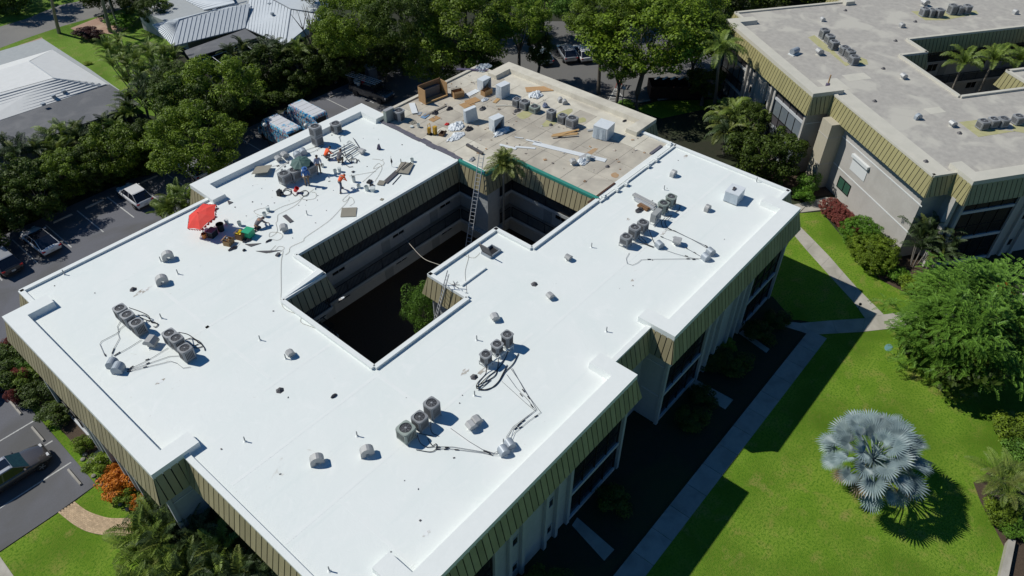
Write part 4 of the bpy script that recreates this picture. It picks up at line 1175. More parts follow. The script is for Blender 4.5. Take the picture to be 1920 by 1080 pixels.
# ---- pipes and hoses
def run(name, label, cat, lines, r, mt, clips=(), zf=.05, smooth=False, grp=None, jit=0.0):
    t = thing(name, label, cat, (0, 0, 0), 0, grp)
    a0 = None
    for l in lines:
        pts = [at(q[0], q[1], DZ + (q[2] if len(q) > 2 else zf)) for q in l]
        if a0 is None: a0 = pts[0].copy(); a0.z = DZ; t.location = a0
        if smooth: pts = arc(pts, 7)
        pts = [p - a0 for p in pts]
        obj('pipe' if name != 'cord' else 'cord_run', MB().tube(pts, r * (.62 if mt == 'line_grey' else .8), 5), mt, t)
    for c in clips:
        p = at(c[0], c[1], DZ + zf) - a0
        q = at(c[2], c[3], DZ + zf) - a0 if len(c) > 2 else p + Vector((.14, 0, 0))
        d = (q - p); d = d.normalized() * .11
        obj('clip', MB().tube([p - d, p + d], .032, 6), 'hose_black', t)
    return t
run('pipe_bundle', 'three thin pipes running from the front condenser trio to the rounded hoods', 'pipes',
    [[(818, 837), (850, 838), (905, 847), (925, 850), (935, 845, .2)], [(818, 841), (850, 842), (905, 849), (922, 853), (935, 850, .2)], [(845, 803), (880, 828), (905, 843), (930, 851), (940, 842, .2)]], .022, 'line_grey',
    [(821, 838, 840, 838), (838, 839, 850, 839), (821, 842, 840, 842), (836, 842, 850, 842), (856, 843, 870, 844), (910, 846, 918, 848), (920, 852, 925, 854), (915, 848, 925, 851)])
run('pipe_bundle', 'long thin pipes bending from the condenser rail down to the front rounded hoods', 'pipes',
    [[(957, 690), (975, 716), (1006, 768), (1000, 772), (962, 800), (950, 818), (948, 828, .2)], [(950, 702), (968, 727), (990, 750), (1004, 769), (962, 803), (949, 828, .2)], [(960, 690), (985, 735), (1014, 773), (990, 790), (965, 811), (951, 830, .2)], [(941, 715), (985, 755), (1003, 770)]], .02, 'line_grey',
    [(977, 740, 982, 746), (981, 732, 986, 739), (991, 745, 996, 752), (997, 761, 1001, 766), (981, 789, 975, 793), (975, 794, 968, 799), (972, 797, 967, 802), (967, 803, 962, 807), (1005, 780, 1000, 783), (976, 801, 972, 803)])
run('hose_bundle', 'bundle of thick black hoses curving from the condenser rail to a pipe stub', 'hoses',
    [[(912, 684, .4), (911, 700), (897, 716), (893, 724, .15)], [(934, 664, .4), (934, 685), (928, 704), (905, 718), (893, 725, .15)], [(955, 647, .4), (949, 668), (935, 690), (915, 706), (894, 726, .15)],
     [(972, 663), (962, 682), (947, 697), (937, 713), (925, 725), (905, 731), (893, 727, .15)], [(951, 684), (943, 700), (933, 717), (915, 730), (893, 728, .15)], [(920, 712), (908, 722), (893, 726, .2)]], .035, 'hose_black', smooth=True)
run('hose_bundle', 'black hoses hanging from the front condenser trio in its blue shadow', 'hoses',
    [[(808, 790, .3), (808, 805), (812, 813), (822, 817)], [(786, 812, .3), (797, 815), (812, 818)], [(782, 815, .3), (788, 830), (800, 838), (815, 837)], [(802, 822), (810, 835), (818, 832), (817, 842), (806, 847), (780, 843)]], .026, 'hose_black', smooth=True)
run('pipe_bundle', 'three thin pipes fanning from the lower left condenser trio to the left hoods', 'pipes',
    [[(315, 652), (290, 668), (272, 678), (240, 693)], [(345, 667), (318, 668), (277, 682), (241, 695)], [(357, 688), (343, 690), (332, 681), (320, 677), (300, 682), (266, 690), (240, 697)]], .022, 'line_grey',
    [(276, 674, 268, 677), (277, 681, 271, 684), (272, 688, 266, 690), (247, 688, 241, 692), (242, 692, 236, 694), (242, 696, 236, 697)])
run('pipe_bundle', 'thin pipes looping from the upper left condenser trio to the left hoods', 'pipes',
    [[(226, 602), (220, 612), (222, 622), (217, 626), (190, 640), (187, 645), (197, 668)], [(233, 610), (224, 617), (221, 625), (224, 634), (212, 656), (209, 669)], [(265, 637), (243, 651), (216, 666)]], .022, 'line_grey',
    [(197, 665, 200, 671), (213, 655, 211, 660), (211, 660, 209, 664), (217, 665, 214, 667), (222, 662, 226, 659)])
run('hose_bundle', 'black hoses arching behind the upper left condenser trio', 'hoses', [[(242, 577, .5), (262, 584, .4), (278, 592, .3), (283, 602), (290, 604), (295, 608)], [(258, 592, .5), (272, 591, .4), (280, 598)], [(262, 594, .4), (274, 600), (284, 602)], [(283, 604), (296, 607), (292, 613), (288, 612)]], .035, 'hose_black', smooth=True)
run('hose_bundle', 'black hoses arching behind the lower left condenser trio', 'hoses', [[(335, 623, .5), (352, 627, .4), (366, 636, .3), (375, 641), (383, 652), (384, 657)], [(348, 637, .5), (360, 634), (370, 640)], [(350, 640, .4), (362, 648), (372, 645)], [(370, 641), (380, 648), (370, 652), (362, 651)]], .035, 'hose_black', smooth=True)
run('pipe_bundle', 'two thin pipes running straight from the slim unit to two rounded hoods', 'pipes',
    [[(1243, 425), (1258, 430), (1290, 445), (1324, 461)], [(1246, 430), (1266, 433), (1300, 450), (1326, 465)]], .022, 'line_grey', [(1257, 430, 1262, 432), (1265, 433, 1270, 435), (1324, 461, 1328, 463), (1327, 464, 1331, 466)])
run('pipe_bundle', 'thin pipes spreading from the middle right condenser trio to the rounded hoods', 'pipes',
    [[(1240, 444), (1258, 451), (1290, 467), (1318, 483)], [(1232, 463), (1265, 475), (1290, 482), (1310, 486)], [(1180, 474), (1174, 484), (1176, 494), (1186, 497), (1195, 493), (1202, 487), (1220, 486), (1300, 485), (1318, 484)]], .02, 'line_grey',
    [(1241, 444, 1246, 446), (1287, 465, 1292, 468), (1303, 474, 1308, 477), (1287, 480, 1294, 482), (1217, 486, 1222, 486), (1290, 485, 1297, 485), (1301, 486, 1306, 486)])
run('hose_bundle', 'black hoses sagging from the middle right condenser trio', 'hoses', [[(1186, 455, .3), (1205, 457), (1220, 462)], [(1202, 444, .3), (1210, 452), (1214, 458), (1226, 463)], [(1217, 430, .4), (1222, 445), (1228, 458), (1231, 462)], [(1196, 446, .3), (1208, 456), (1225, 464)]], .03, 'hose_black', smooth=True)
run('hose_bundle', 'black hoses around the foot of the slim unit and the brown fanned condensers', 'hoses', [[(1268, 382, .4), (1275, 385), (1273, 393), (1266, 398)], [(1247, 408, .3), (1240, 416), (1243, 427)], [(1256, 405, .3), (1247, 414), (1250, 425), (1258, 430)], [(1246, 406, .3), (1260, 404)]], .03, 'hose_black', smooth=True)
run('pipe_bundle', 'thin pipes and black clips between the rear parapet and the crew', 'pipes',
    [[(480 + 390 / 6.35, 230 + 450 / 6.35), (535, 307), (515, 322)], [(550, 284), (575, 281), (592, 275), (608, 270)], [(570, 290), (590, 283), (612, 270)], [(505, 313), (530, 308), (545, 300)]], .022, 'line_grey',
    [(534, 312, 538, 308), (540, 305, 543, 302), (592, 275, 596, 274), (603, 276, 608, 273), (521, 311, 525, 310), (528, 318, 532, 314)])
# white rail under the three condensers, with tube frame ends
a, b = at(915, 686, DZ + .3), at(962, 648, DZ + .3); 
t = thing('unit_rail', 'white rail carrying the row of three round condensers', 'rail', (a.x, a.y, DZ))
obj('rail', MB().tube([(0, 0, .3), (b.x - a.x, b.y - a.y, .3)], .045, 6), 'white_trim', t)
mb = MB()
for f in (0, .5, 1): mb.tube([((b.x - a.x) * f, (b.y - a.y) * f, 0), ((b.x - a.x) * f, (b.y - a.y) * f, .3)], .03, 5)
obj('leg', mb, 'white_trim', t)
# white blocks along the seam
for i, (px, py) in enumerate(((1256, 272), (1230, 301), (1215, 312), (1174, 346), (1157, 357), (1132, 370))):
    p = at(px, py, DZ + .1); o = obj('seam_block', lambda: MB().box((0, 0, .1), (.35, .3, .2)).box((.05, 0, .24), (.2, .2, .1)), 'white_trim', loc=(p.x, p.y, DZ + .07), key='seamb')
    tag(o, 'one of the small white lumps along the seam between white and bare roof, right side', 'block', 'white lumps along the right seam')
# brown scorch by condenser group / scuffs
for (px, py, w, h, rz) in ((268, 546, 1.5, .45, .35), (905, 695, .9, .4, .3), (1188, 524, .6, .3, .5), (1243, 437, .9, .4, .6), (872, 697, .8, .4, .2), (800, 1000, .7, .3, 1.0), (1178, 411, .5, .3, .4), (640, 560, .6, .25, .8), (300, 715, .7, .3, .2), (1285, 293, .8, .35, .7)):
    p = at(px, py, DZ); rr = random.Random(px); mb = MB(); k = 16
    mb.prism([(p.x + math.cos(a_ + rz) * w / 2 * rr.uniform(.5, 1.1), p.y + math.sin(a_ + rz) * h / 2 * rr.uniform(.5, 1.1)) for a_ in [2 * math.pi * q / k for q in range(k)]], DECK + .003, DECK + .006)
    obj('stain', mb, 'scuff', MAIN.root)
# ------------------------------------------------------------------ people
POSE = {
 'stand': dict(pel=(0, 0, .95), ch=(0, .03, 1.3), nk=(0, .04, 1.48), hd=(0, .08, 1.62), sh=.19, el=((-.28, .0, 1.12), (.28, .08, 1.12)), ha=((-.25, .18, .92), (.22, .32, 1.05)), kn=((-.11, .03, .5), (.12, .06, .5)), ft=((-.12, -.02, .07), (.14, .0, .07))),
 'bend': dict(pel=(0, -.12, .93), ch=(0, .20, 1.13), nk=(0, .40, 1.17), hd=(0, .52, 1.12), sh=.19, el=((-.25, .38, .88), (.25, .36, .86)), ha=((-.12, .55, .68), (.14, .58, .62)), kn=((-.12, .12, .52), (.14, -.20, .50)), ft=((-.14, .22, .07), (.16, -.42, .09))),
 'crouch': dict(pel=(0, -.12, .42), ch=(0, .16, .76), nk=(0, .30, .90), hd=(0, .40, .99), sh=.19, el=((-.26, .30, .62), (.26, .32, .60)), ha=((-.12, .55, .48), (.13, .56, .44)), kn=((-.2, .26, .50), (.2, .26, .50)), ft=((-.18, .05, .07), (.18, .05, .07))),
 'kneel': dict(pel=(0, -.18, .36), ch=(0, .20, .58), nk=(0, .38, .64), hd=(0, .50, .60), sh=.19, el=((-.26, .42, .40), (.26, .40, .38)), ha=((-.18, .68, .12), (.16, .72, .12)), kn=((-.14, .12, .09), (.14, .12, .09)), ft=((-.12, -.36, .08), (.12, -.36, .08))),
}
def skin_obj(name, verts, eds, rad, mt, parent, root=0, lvl=1):
    me = bpy.data.meshes.new(name); me.from_pydata(verts, eds, []); me.materials.append(MATS[mt])
    o = bpy.data.objects.new(name, me); o.parent = parent; col.objects.link(o)
    md = o.modifiers.new('skin', 'SKIN'); md.use_smooth_shade = True
    if not me.skin_vertices: 
        bpy.context.view_layer.update()
    sv = me.skin_vertices[0].data
    for i, r in enumerate(rad): sv[i].radius = (r, r) if not isinstance(r, tuple) else r
    for i in range(len(rad)): sv[i].use_root = (i == root)
    sb = o.modifiers.new('sub', 'SUBSURF'); sb.levels = lvl; sb.render_levels = lvl
    return o
def person(px, py, pose, label, top, legs, rz, hat=None, hatm='black_cloth', s=1.0, zc=0.0):
    p = at(px, py, DZ); t = thing('person', label, 'person', (p.x, p.y, DZ), rz); t.scale = (s, s, s)
    q = POSE[pose]; V_ = Vector
    pel, ch, nk, hd = V_(q['pel']), V_(q['ch']), V_(q['nk']), V_(q['hd'])
    shl = [ch.lerp(nk, .55) + V_((sx * q['sh'], 0, 0)) for sx in (-1, 1)]
    mid = pel.lerp(ch, .5)
    v = [pel, mid, ch, nk, hd, hd + (hd - nk).normalized() * .10]; e = [(0, 1), (1, 2), (2, 3), (3, 4), (4, 5)]; r = [.13, .12, .13, .055, .095, .07]
    for k in (0, 1):
        n = len(v); el, ha = V_(q['el'][k]), V_(q['ha'][k])
        v += [shl[k], el, ha]; e += [(2, n), (n, n + 1), (n + 1, n + 2)]; r += [.062, .045, .032]
        n = len(v); sx = -1 if k == 0 else 1
        hip = pel + V_((sx * .09, 0, -.04)); kn, ft = V_(q['kn'][k]), V_(q['ft'][k])
        v += [hip, kn, ft]; e += [(0, n), (n, n + 1), (n + 1, n + 2)]; r += [.088, .06, .042]
    skin_obj('body', [tuple(x) for x in v], e, r, 'skin', t)
    # shirt
    v = [pel.lerp(ch, .02), mid, ch, ch.lerp(nk, .75)]; e = [(0, 1), (1, 2), (2, 3)]; r = [(.17, .125), (.165, .13), (.175, .135), .075]
    for k in (0, 1):
        n = len(v); el, ha = V_(q['el'][k]), V_(q['ha'][k]); v += [shl[k], el, el.lerp(ha, .75)]; e += [(2, n), (n, n + 1), (n + 1, n + 2)]; r += [.085, .066, .052]
    skin_obj('shirt', [tuple(x) for x in v], e, r, top, t, root=1)
    v = [pel + V_((0, 0, .04)), pel]; e = [(0, 1)]; r = [(.165, .13), (.165, .14)]
    for k in (0, 1):
        n = len(v); sx = -1 if k == 0 else 1
        hip = pel + V_((sx * .10, 0, -.05)); kn, ft = V_(q['kn'][k]), V_(q['ft'][k])
        v += [hip, kn, kn.lerp(ft, .9)]; e += [(1, n), (n, n + 1), (n + 1, n + 2)]; r += [.115, .083, .065]
    skin_obj('trousers', [tuple(x) for x in v], e, r, legs, t, root=1)
    for k in (0, 1):
        ft = V_(q['ft'][k]); f = V_((0, .16, -.02)) if pose != 'kneel' else V_((0, -.16, -.02))
        obj('boot', MB().tube([ft + V_((0, -.06, -.02)), ft + V_((0, .02, -.02)), ft + f * .6, ft + f], [.045, .055, .048, .03], 8), 'boot', t, smooth=True)
        ha, el = V_(q['ha'][k]), V_(q['el'][k]); d = (ha - el).normalized(); sd = V_((1, 0, 0)); mb = MB()
        mb.tube([ha - d * .02, ha + d * .03, ha + d * .085], [.028, .042, .036], 8)
        for i, (o_, l_) in enumerate(((-.03, .06), (-.01, .075), (.01, .07), (.03, .05))):
            a_ = ha + d * .08 + sd * o_; b_ = a_ + d * l_ * .6; c_ = b_ + (d * .5 + V_((0, 0, -.5))) * l_ * .5; mb.tube([a_, b_, c_], [.010, .009, .007], 5)
        sx = 1 if k == 0 else -1
        a_ = ha + d * .02 + sd * sx * .03; mb.tube([a_, a_ + sd * sx * .035 + d * .03, a_ + sd * sx * .04 + d * .065], [.012, .011, .008], 5)
        obj('hand', mb, 'skin', t, smooth=True)
    # face and hair / hat
    up = (hd - nk).normalized(); f = V_((0, 1, 0)) - up * up.y
    f = f.normalized() if f.length > .2 else V_((0, 0, -1)); rt = f.cross(up)
    c = hd + up * .03
    mb = MB(); mb.tube([c + f * .085 + up * .01, c + f * .115 - up * .02, c + f * .1 - up * .035], [.012, .016, .008], 6); obj('nose', mb, 'skin', t)
    for sx in (-1, 1):
        obj('ear', MB().tube([c + rt * sx * .088 - up * .02, c + rt * sx * .1 + up * .02], [.014, .018], 6), 'skin', t)
        obj('eye', MB().tube([c + f * .085 + rt * sx * .032 + up * .02, c + f * .096 + rt * sx * .032 + up * .02], .011, 6), 'hair', t)
    obj('mouth', MB().tube([c + f * .088 - up * .055 - rt * .025, c + f * .094 - up * .055, c + f * .088 - up * .055 + rt * .025], .006, 5), 'hair', t)
    mb = MB(); n_ = 7; 
    ringsl = []
    for i in range(n_):
        a = i / (n_ - 1) * math.pi * .5; rr_ = .112 * math.cos(a) + .004; zz = .105 * math.sin(a)
        ringsl.append([c - f * .008 + up * (zz + .028) + rt * math.cos(b) * rr_ + f * math.sin(b) * rr_ for b in [2 * math.pi * j / 12 for j in range(12)]])
    mb.rings(ringsl); h = obj('hat' if hat else 'hair', mb, hatm if hat else 'hair', t, smooth=True)
    if hat == 'brim':
        mb = MB(); k = 16
        o1 = [c + up * .03 + (rt * math.cos(b) + f * math.sin(b)) * .11 for b in [2 * math.pi * j / k for j in range(k)]]
        o2 = [c + up * .005 + (rt * math.cos(b) + f * math.sin(b)) * .23 for b in [2 * math.pi * j / k for j in range(k)]]
        mb.rings([o1, o2, [x - up * .01 for x in o2], [x - up * .01 for x in o1]], cap=False); obj('brim', mb, hatm, h)
    return t
person(641, 357, 'bend', 'worker in an orange hi-vis top and dark jeans bending forward in mid stride', 'hi_vis', 'denim', R(-75), hat='cap', hatm='hi_vis')
person(613, 299, 'crouch', 'crouching worker in an orange top behind the white channels', 'hi_vis', 'grey_cloth', R(-100))
person(638, 306, 'crouch', 'crouching worker in a dark grey top and khaki trousers beside the black rods', 'grey_cloth', 'khaki', R(-60), hat='cap')
person(599, 325, 'stand', 'worker in a blue and white plaid shirt and dark cap standing beside the green umbrella', 'plaid_blue', 'khaki', R(160), hat='cap')
person(577, 347, 'stand', 'worker under a wide blue hat standing in front of the three condensers', 'blue_cloth', 'khaki', R(140), hat='brim', hatm='blue_cloth', s=.97)
person(485, 428, 'kneel', 'kneeling worker in a grey shirt leaning forward over the white roof', 'grey_cloth', 'boot', R(-85), hat='cap', hatm='grey_cloth', s=1.05)

# ------------------------------------------------------------------ umbrellas
def parasol(nm, label, base, topc, rad, n, mt, tilt, drop, val=None):
    """base: foot, topc: apex (world), tilt axis normal"""
    t = thing(nm, label, 'umbrella', base)
    A = Vector(topc) - Vector(base); up = Vector(tilt).normalized()
    u = up.cross(Vector((1, .3, 0))).normalized(); w = up.cross(u)
    mb = MB(); rim = []
    for j in range(n):
        a = 2 * math.pi * j / n; rim.append(A - up * drop + (u * math.cos(a) + w * math.sin(a)) * rad)
    for j in range(n):
        p, q = rim[j], rim[(j + 1) % n]; mid1 = A.lerp(p, .5) + up * .05; mid2 = A.lerp(q, .5) + up * .05; me_ = (p + q) / 2 * 1 - (((p + q) / 2) - (A - up * drop)).normalized() * rad * .05 
        mm = (mid1 + mid2) / 2 - up * .03
        mb.face([A, mid1, mm]); mb.face([A, mm, mid2]); mb.face([mid1, p, me_, mm]); mb.face([mm, me_, q, mid2])
    cn = obj('canopy', mb, mt, t)
    if val:
        for j in range(n):
            p, q = rim[j], rim[(j + 1) % n]; mb = MB(); m_ = 5
            for i in range(m_):
                a_ = p.lerp(q, i / m_); b_ = p.lerp(q, (i + 1) / m_); mb.face([a_, b_, b_.lerp(a_, .2) - up * .14, (a_ + b_) / 2 - up * .19, a_.lerp(b_, .2) - up * .14])
            obj('valance', mb, val, t)
    hub = A - up * .02
    obj('pole', MB().tube([Vector((0, 0, 0)), A * .55, hub], .025, 8), 'pole_wood', t)
    for j in range(n):
        r_ = obj('rib', MB().tube([hub, rim[j] + up * .005], .008, 4), 'pole_wood', t)
    obj('finial', MB().tube([A - up * .02, A + up * .1], [.03, .012], 8), mt, t)
    return t
base = at(384, 446, DZ)
# apex over the foot, canopy tilted towards the camera side
ap = at(371, 399, DZ + 1.75)
parasol('parasol', 'tilted red parasol with scalloped valance standing in an orange bucket', base, ap, 1.32, 6, 'umbrella_red', (-.42, .12, 1.0), .42, 'umbrella_red_dark')
def bucket(px, py, label, mt='bucket_white', h=.37, r=.15, z=0.0, lid=False, tip=None, name='bucket', cat='bucket', grp='buckets on the white roof'):
    p = at(px, py, DZ)
    t = thing(name, label, cat, (p.x, p.y, DZ), 0, grp)
    b = obj('pail', lambda: MB().lathe([(r * .85, 0), (r, h), (r * 1.06, h), (r * 1.06, h - .04), (r * .93, h - .04), (r * .8, .03), (0, .03)], 14), mt, t, key=('bk', mt, h, r))
    obj('wire_handle', lambda: MB().tube([(r * 1.04, 0, h - .05), (r * .8, r * .7, h - .14), (0, r * 1.1, h - .18), (-r * .8, r * .7, h - .14), (-r * 1.04, 0, h - .05)], .005, 3), 'pipe_grey', t, key=('bh', h, r))
    if lid: obj('lid', lambda: MB().lathe([(r * 1.08, h + .002), (r * 1.08, h + .02), (0, h + .025)], 14), mt, t, key=('bl', mt, r))
    if tip: b_ = t; t.rotation_euler = tip; t.location.z += .15
    return t
bucket(384, 446, 'orange bucket holding the foot of the red parasol', 'orange_plastic', .40, .17)
bucket(426, 420, 'white bucket left of the pair behind the black bin', lid=True)
bucket(450, 423, 'white bucket with a crooked shadow, right of the pair behind the black bin')
bucket(503, 396, 'white bucket farther behind the kneeling worker', lid=True)
bucket(497, 406, 'white bucket close behind the kneeling worker')
bucket(664, 341, 'tall white bucket right of the bending worker', h=.5)
bucket(688, 357, 'leftmost of the white tubs below the tan boards', h=.4, r=.18)
bucket(699, 358, 'wide white tub below the tan boards', h=.3, r=.22, lid=True)
bucket(673, 352, 'small white bucket between the bending worker and the white tubs', h=.28)
bucket(629, 325, 'white bucket left of the orange bending worker', h=.35)
bucket(637, 322, 'white bucket directly behind the orange bending worker', lid=True)
bucket(679, 288, 'grey bucket at the end of the white channels', 'pipe_grey', .42, .17)
bucket(773, 303, 'white bucket by the seam at the back of the white roof', h=.3)
bucket(554, 361, 'bright red bucket beside the coiled hose', 'bucket_red', .38, .17, tip=(R(30), R(20), 0))
bucket(605, 313, 'small white bucket at the feet of the plaid shirted worker', h=.25)
bucket(505, 486 - 2, 'white paint can near the courtyard corner', h=.1, r=.07) if 0 else None
# green umbrella lying over the condenser
c_ = at(562, 301, DZ + 1.5)
parasol('umbrella', 'dark green umbrella opened over the working condensers', (c_.x + .1, c_.y + .1, DZ + .6), (c_.x, c_.y, DZ + 1.55), .86, 8, 'umbrella_green', (-.15, -.1, 1), .3)

# ------------------------------------------------------------------ boxes, boards, bags
def crate(px, py, label, d, mt, rz=0, z=None, name='box', cat='box', open_=None, parent=None):
    z0 = DZ if z is None else z
    p = at(px, py, z0 + d[2])
    t = thing(name, label, cat, (p.x, p.y, z0), rz)
    w, l, h = d
    if open_:
        mb = MB()
        for (cx, cy, sx, sy) in ((0, -l / 2, w, .02), (0, l / 2, w, .02), (-w / 2, 0, .02, l), (w / 2, 0, .02, l)): mb.box((cx, cy, h / 2), (sx + (.02 if sx > .1 else 0), sy, h))
        obj('side', mb, mt, t); obj('inside', MB().box((0, 0, .02), (w, l, .03)), open_, t)
        for (cx, cy, sx, sy, rx, ry) in ((0, -l / 2 - .08, w * .95, .18, .8, 0), (0, l / 2 + .08, w * .95, .18, -.6, 0)): obj('flap', MB().box((cx, cy, h + .05), (sx, sy, .012), rx=rx), mt, t)
    else:
        obj('body', MB().box((0, 0, h / 2), (w, l, h)), mt, t)
        obj('lid', MB().box((0, 0, h + .02), (w + .03, l + .03, .05)), mt, t)
    return t
def board(px, py, label, d, mt, rz=0, z=.03, name='board', cat='board', tilt=(0, 0)):
    p = at(px, py, DZ + z); mb = MB(); mb.box((0, 0, d[2] / 2), d)
    o = obj(name, mb, mt, loc=(p.x, p.y, DZ + z)); o.rotation_euler = (tilt[0], tilt[1], rz); return tag(o, label, cat)
t = crate(396, 432, 'dark lidded tote beside the parasol bucket', (.62, .5, .5), 'black_plastic', R(20), name='tote', cat='tote'); t.children[1].data = MB().box((0, 0, .52), (.66, .54, .06)).mesh('lid', 'steel_purple'); 
bucket(415, 432, 'black bin beside the dark tote, filled with rags', 'black_plastic', .6, .27)
t = crate(427, 449, 'open crate heaped with tan paper and cardboard', (.62, .5, .4), 'cardboard', R(25), name='crate', open_='cardboard_inside')
def heap(parent, n, w, h, mts, seed, z=0.2, size=.12):
    r_ = random.Random(seed)
    for i in range(n):
        mb = MB(); mb.box((0, 0, 0), (size * r_.uniform(.5, 1.4), size * r_.uniform(.5, 1.2), size * r_.uniform(.15, .8)))
        o = obj('content', mb, mts[i % len(mts)], parent, loc=(r_.uniform(-w, w), r_.uniform(-w, w), z + r_.uniform(0, h))); o.rotation_euler = (r_.uniform(-1, 1), r_.uniform(-1, 1), r_.uniform(0, 3))
heap(t, 12, .22, .15, ['cardboard', 'plywood', 'bucket_white', 'cardboard_inside'], 1, .3)
t = crate(450, 437, 'open crate filled with yellow gear', (.6, .55, .45), 'cardboard_inside', R(20), name='crate', open_='black_plastic'); heap(t, 14, .2, .12, ['yellow_paint', 'yellow_paint', 'amber_paint'], 2, .4, .16)
t = crate(464, 432, 'bright green lidded box beside the crate of yellow gear', (.7, .6, .55), 'green_box', R(20), name='tote', cat='tote')
def lump(px, py, label, w, l, h, mt, seed, name='plastic_sheet', cat='plastic sheet', z=0.0, n=26):
    """crumpled sheet: a jagged height field"""
    p = at(px, py, DZ + z); r_ = random.Random(seed); mb = MB(); g = n
    if seed >= 11: w *= 1.25; l *= 1.25; h *= 1.2
    idx = {}
    for i in range(g + 1):
        for j in range(g + 1):
            u, v_ = i / g * 2 - 1, j / g * 2 - 1; d = math.hypot(u, v_)
            edge = .75 + .3 * noise.noise(Vector((math.atan2(v_, u) * 1.2, seed, 0)))
            k = max(0, 1 - d / edge)
            hh = h * (k ** .5) * (.35 + .9 * abs(noise.noise(Vector((u * 3.2, v_ * 3.2, seed))))) + h * .35 * k * abs(noise.noise(Vector((u * 9, v_ * 9, seed + 5))))
            if d > edge * 1.02: continue
            idx[i, j] = len(mb.v); mb.v.append((u * w / 2 + r_.uniform(-.01, .01), v_ * l / 2, .01 + hh))
    for i in range(g):
        for j in range(g):
            q = [(i, j), (i + 1, j), (i + 1, j + 1), (i, j + 1)]
            if all(x in idx for x in q): mb.f.append(tuple(idx[x] for x in q))
    o = obj(name, mb, mt, loc=(p.x, p.y, DZ + z + .02)); return tag(o, label, cat)
lump(437, 466, 'tangle of black cords and rags below the open crate of paper', 1.0, .5, .14, 'black_cloth', 3, 'rag', 'rag')
lump(458, 470, 'dark bundle at the corner of the thin grey triangles', .35, .3, .2, 'black_cloth', 4, 'rag', 'rag')
lump(464, 451, 'black bag spilling from the green and yellow boxes', 1.1, .6, .2, 'black_cloth', 5, 'bag', 'bag')
lump(504, 452, 'pair of dark rags right of the green box', .7, .3, .1, 'black_cloth', 6, 'rag', 'rag')
lump(403, 394, 'dark scraps scattered right of the red parasol', .9, .4, .05, 'black_cloth', 7, 'scrap', 'scrap')
board(397, 411, 'short grey metal strip right of the red parasol', (.9, .16, .05), 'galv', R(10))
board(540, 410, 'dark narrow sheet leaning beside the faceted vent', (.32, 1.1, .03), 'lead_dark', R(-8))
for (px, py, lb, l) in ((470, 463, 'left thin grey metal triangle on the white roof', [(0, 0), (.75, -.25), (-.1, .55)]), (499, 475, 'right thin grey metal triangle nearest the courtyard corner', [(0, 0), (.9, -.55), (-.35, .75)]), (429, 384, 'small dark triangular cloth behind the red parasol', [(0, 0), (.4, 0), (.25, .6)])):
    p = at(px, py, DZ); mb = MB(); mb.prism(l, .02, .04); o = obj('metal_offcut', mb, 'lead_dark', loc=(p.x, p.y, DZ)); tag(o, lb, 'offcut')
board(521, 478, 'small dark block beside the courtyard corner', (.35, .2, .1), 'lead_dark', R(20), name='block', cat='block')
# tan boards on the white roof
board(491, 318, 'large tan board tipped on its corner beside the rear parapet', (1.35, 1.35, .03), 'board_tan', R(40), .25, tilt=(R(-8), R(6)))
board(654, 398, 'large tan board lying close to the courtyard edge', (1.15, 1.15, .03), 'board_tan', R(45))
board(759, 315, 'large tan board of the stack near the seam', (1.6, 1.1, .04), 'board_tan', R(30), .1)
board(752, 313, 'long slat lying over the tan board near the seam', (1.6, .12, .03), 'pole_wood', R(20), .16); board(762, 311, 'second slat lying over the tan board near the seam', (1.3, .08, .03), 'black_plastic', R(10), .2)
board(715, 343, 'small tan square board by the white tubs', (.6, .55, .04), 'board_tan', R(30), .06)
board(716, 374, 'tiny tan square near the courtyard edge', (.28, .25, .02), 'board_tan', R(20), .01)
board(734, 332, 'dark ribbed mat strip near the courtyard edge', (1.9, .42, .06), 'lead_dark', R(15), .03); board(744, 337, 'thin dark batten beside the ribbed mat strip', (1.5, .04, .03), 'black_plastic', R(20), .02)
for k, (px, py, lb) in enumerate(((693, 342, 'open dark tool case behind the white tubs'), (697, 350, 'dark tool case among the white tubs'))): board(px, py, lb, (.45, .32, .14), 'black_plastic', R(20 + 30 * k), .0, name='tool_case', cat='tool case')
lump(662, 323, 'grey crumpled cloth behind the bending worker', .45, .3, .15, 'lead_dark', 8, 'rag', 'rag')
p = at(711, 280, DZ); t = thing('cone', 'small purple folded sign with a long shadow on the empty white roof', 'sign', (p.x, p.y, DZ)); obj('panel', MB().hexa([(-.16, -.1, 0), (.16, -.1, 0), (.16, -.08, 0), (-.16, -.08, 0)], [(-.1, 0, .5), (.1, 0, .5), (.1, .02, .5), (-.1, .02, .5)]), 'steel_purple', t); obj('panel', MB().hexa([(-.16, .12, 0), (.16, .12, 0), (.16, .14, 0), (-.16, .14, 0)], [(-.1, 0, .5), (.1, 0, .5), (.1, .02, .5), (-.1, .02, .5)]), 'steel_purple', t)
t.name = 'folded_sign'
p = at(735, 313, DZ); t = thing('closed_umbrella', 'closed dark umbrella standing upright beside the tan boards', 'umbrella', (p.x, p.y, DZ)); obj('canopy', MB().tube([(0, 0, .2), (.02, 0, .5), (0, 0, .85)], [.03, .09, .02], 8), 'black_cloth', t); obj('pole', MB().tube([(0, 0, 0), (0, 0, 1.05)], .015, 6), 'alu', t)
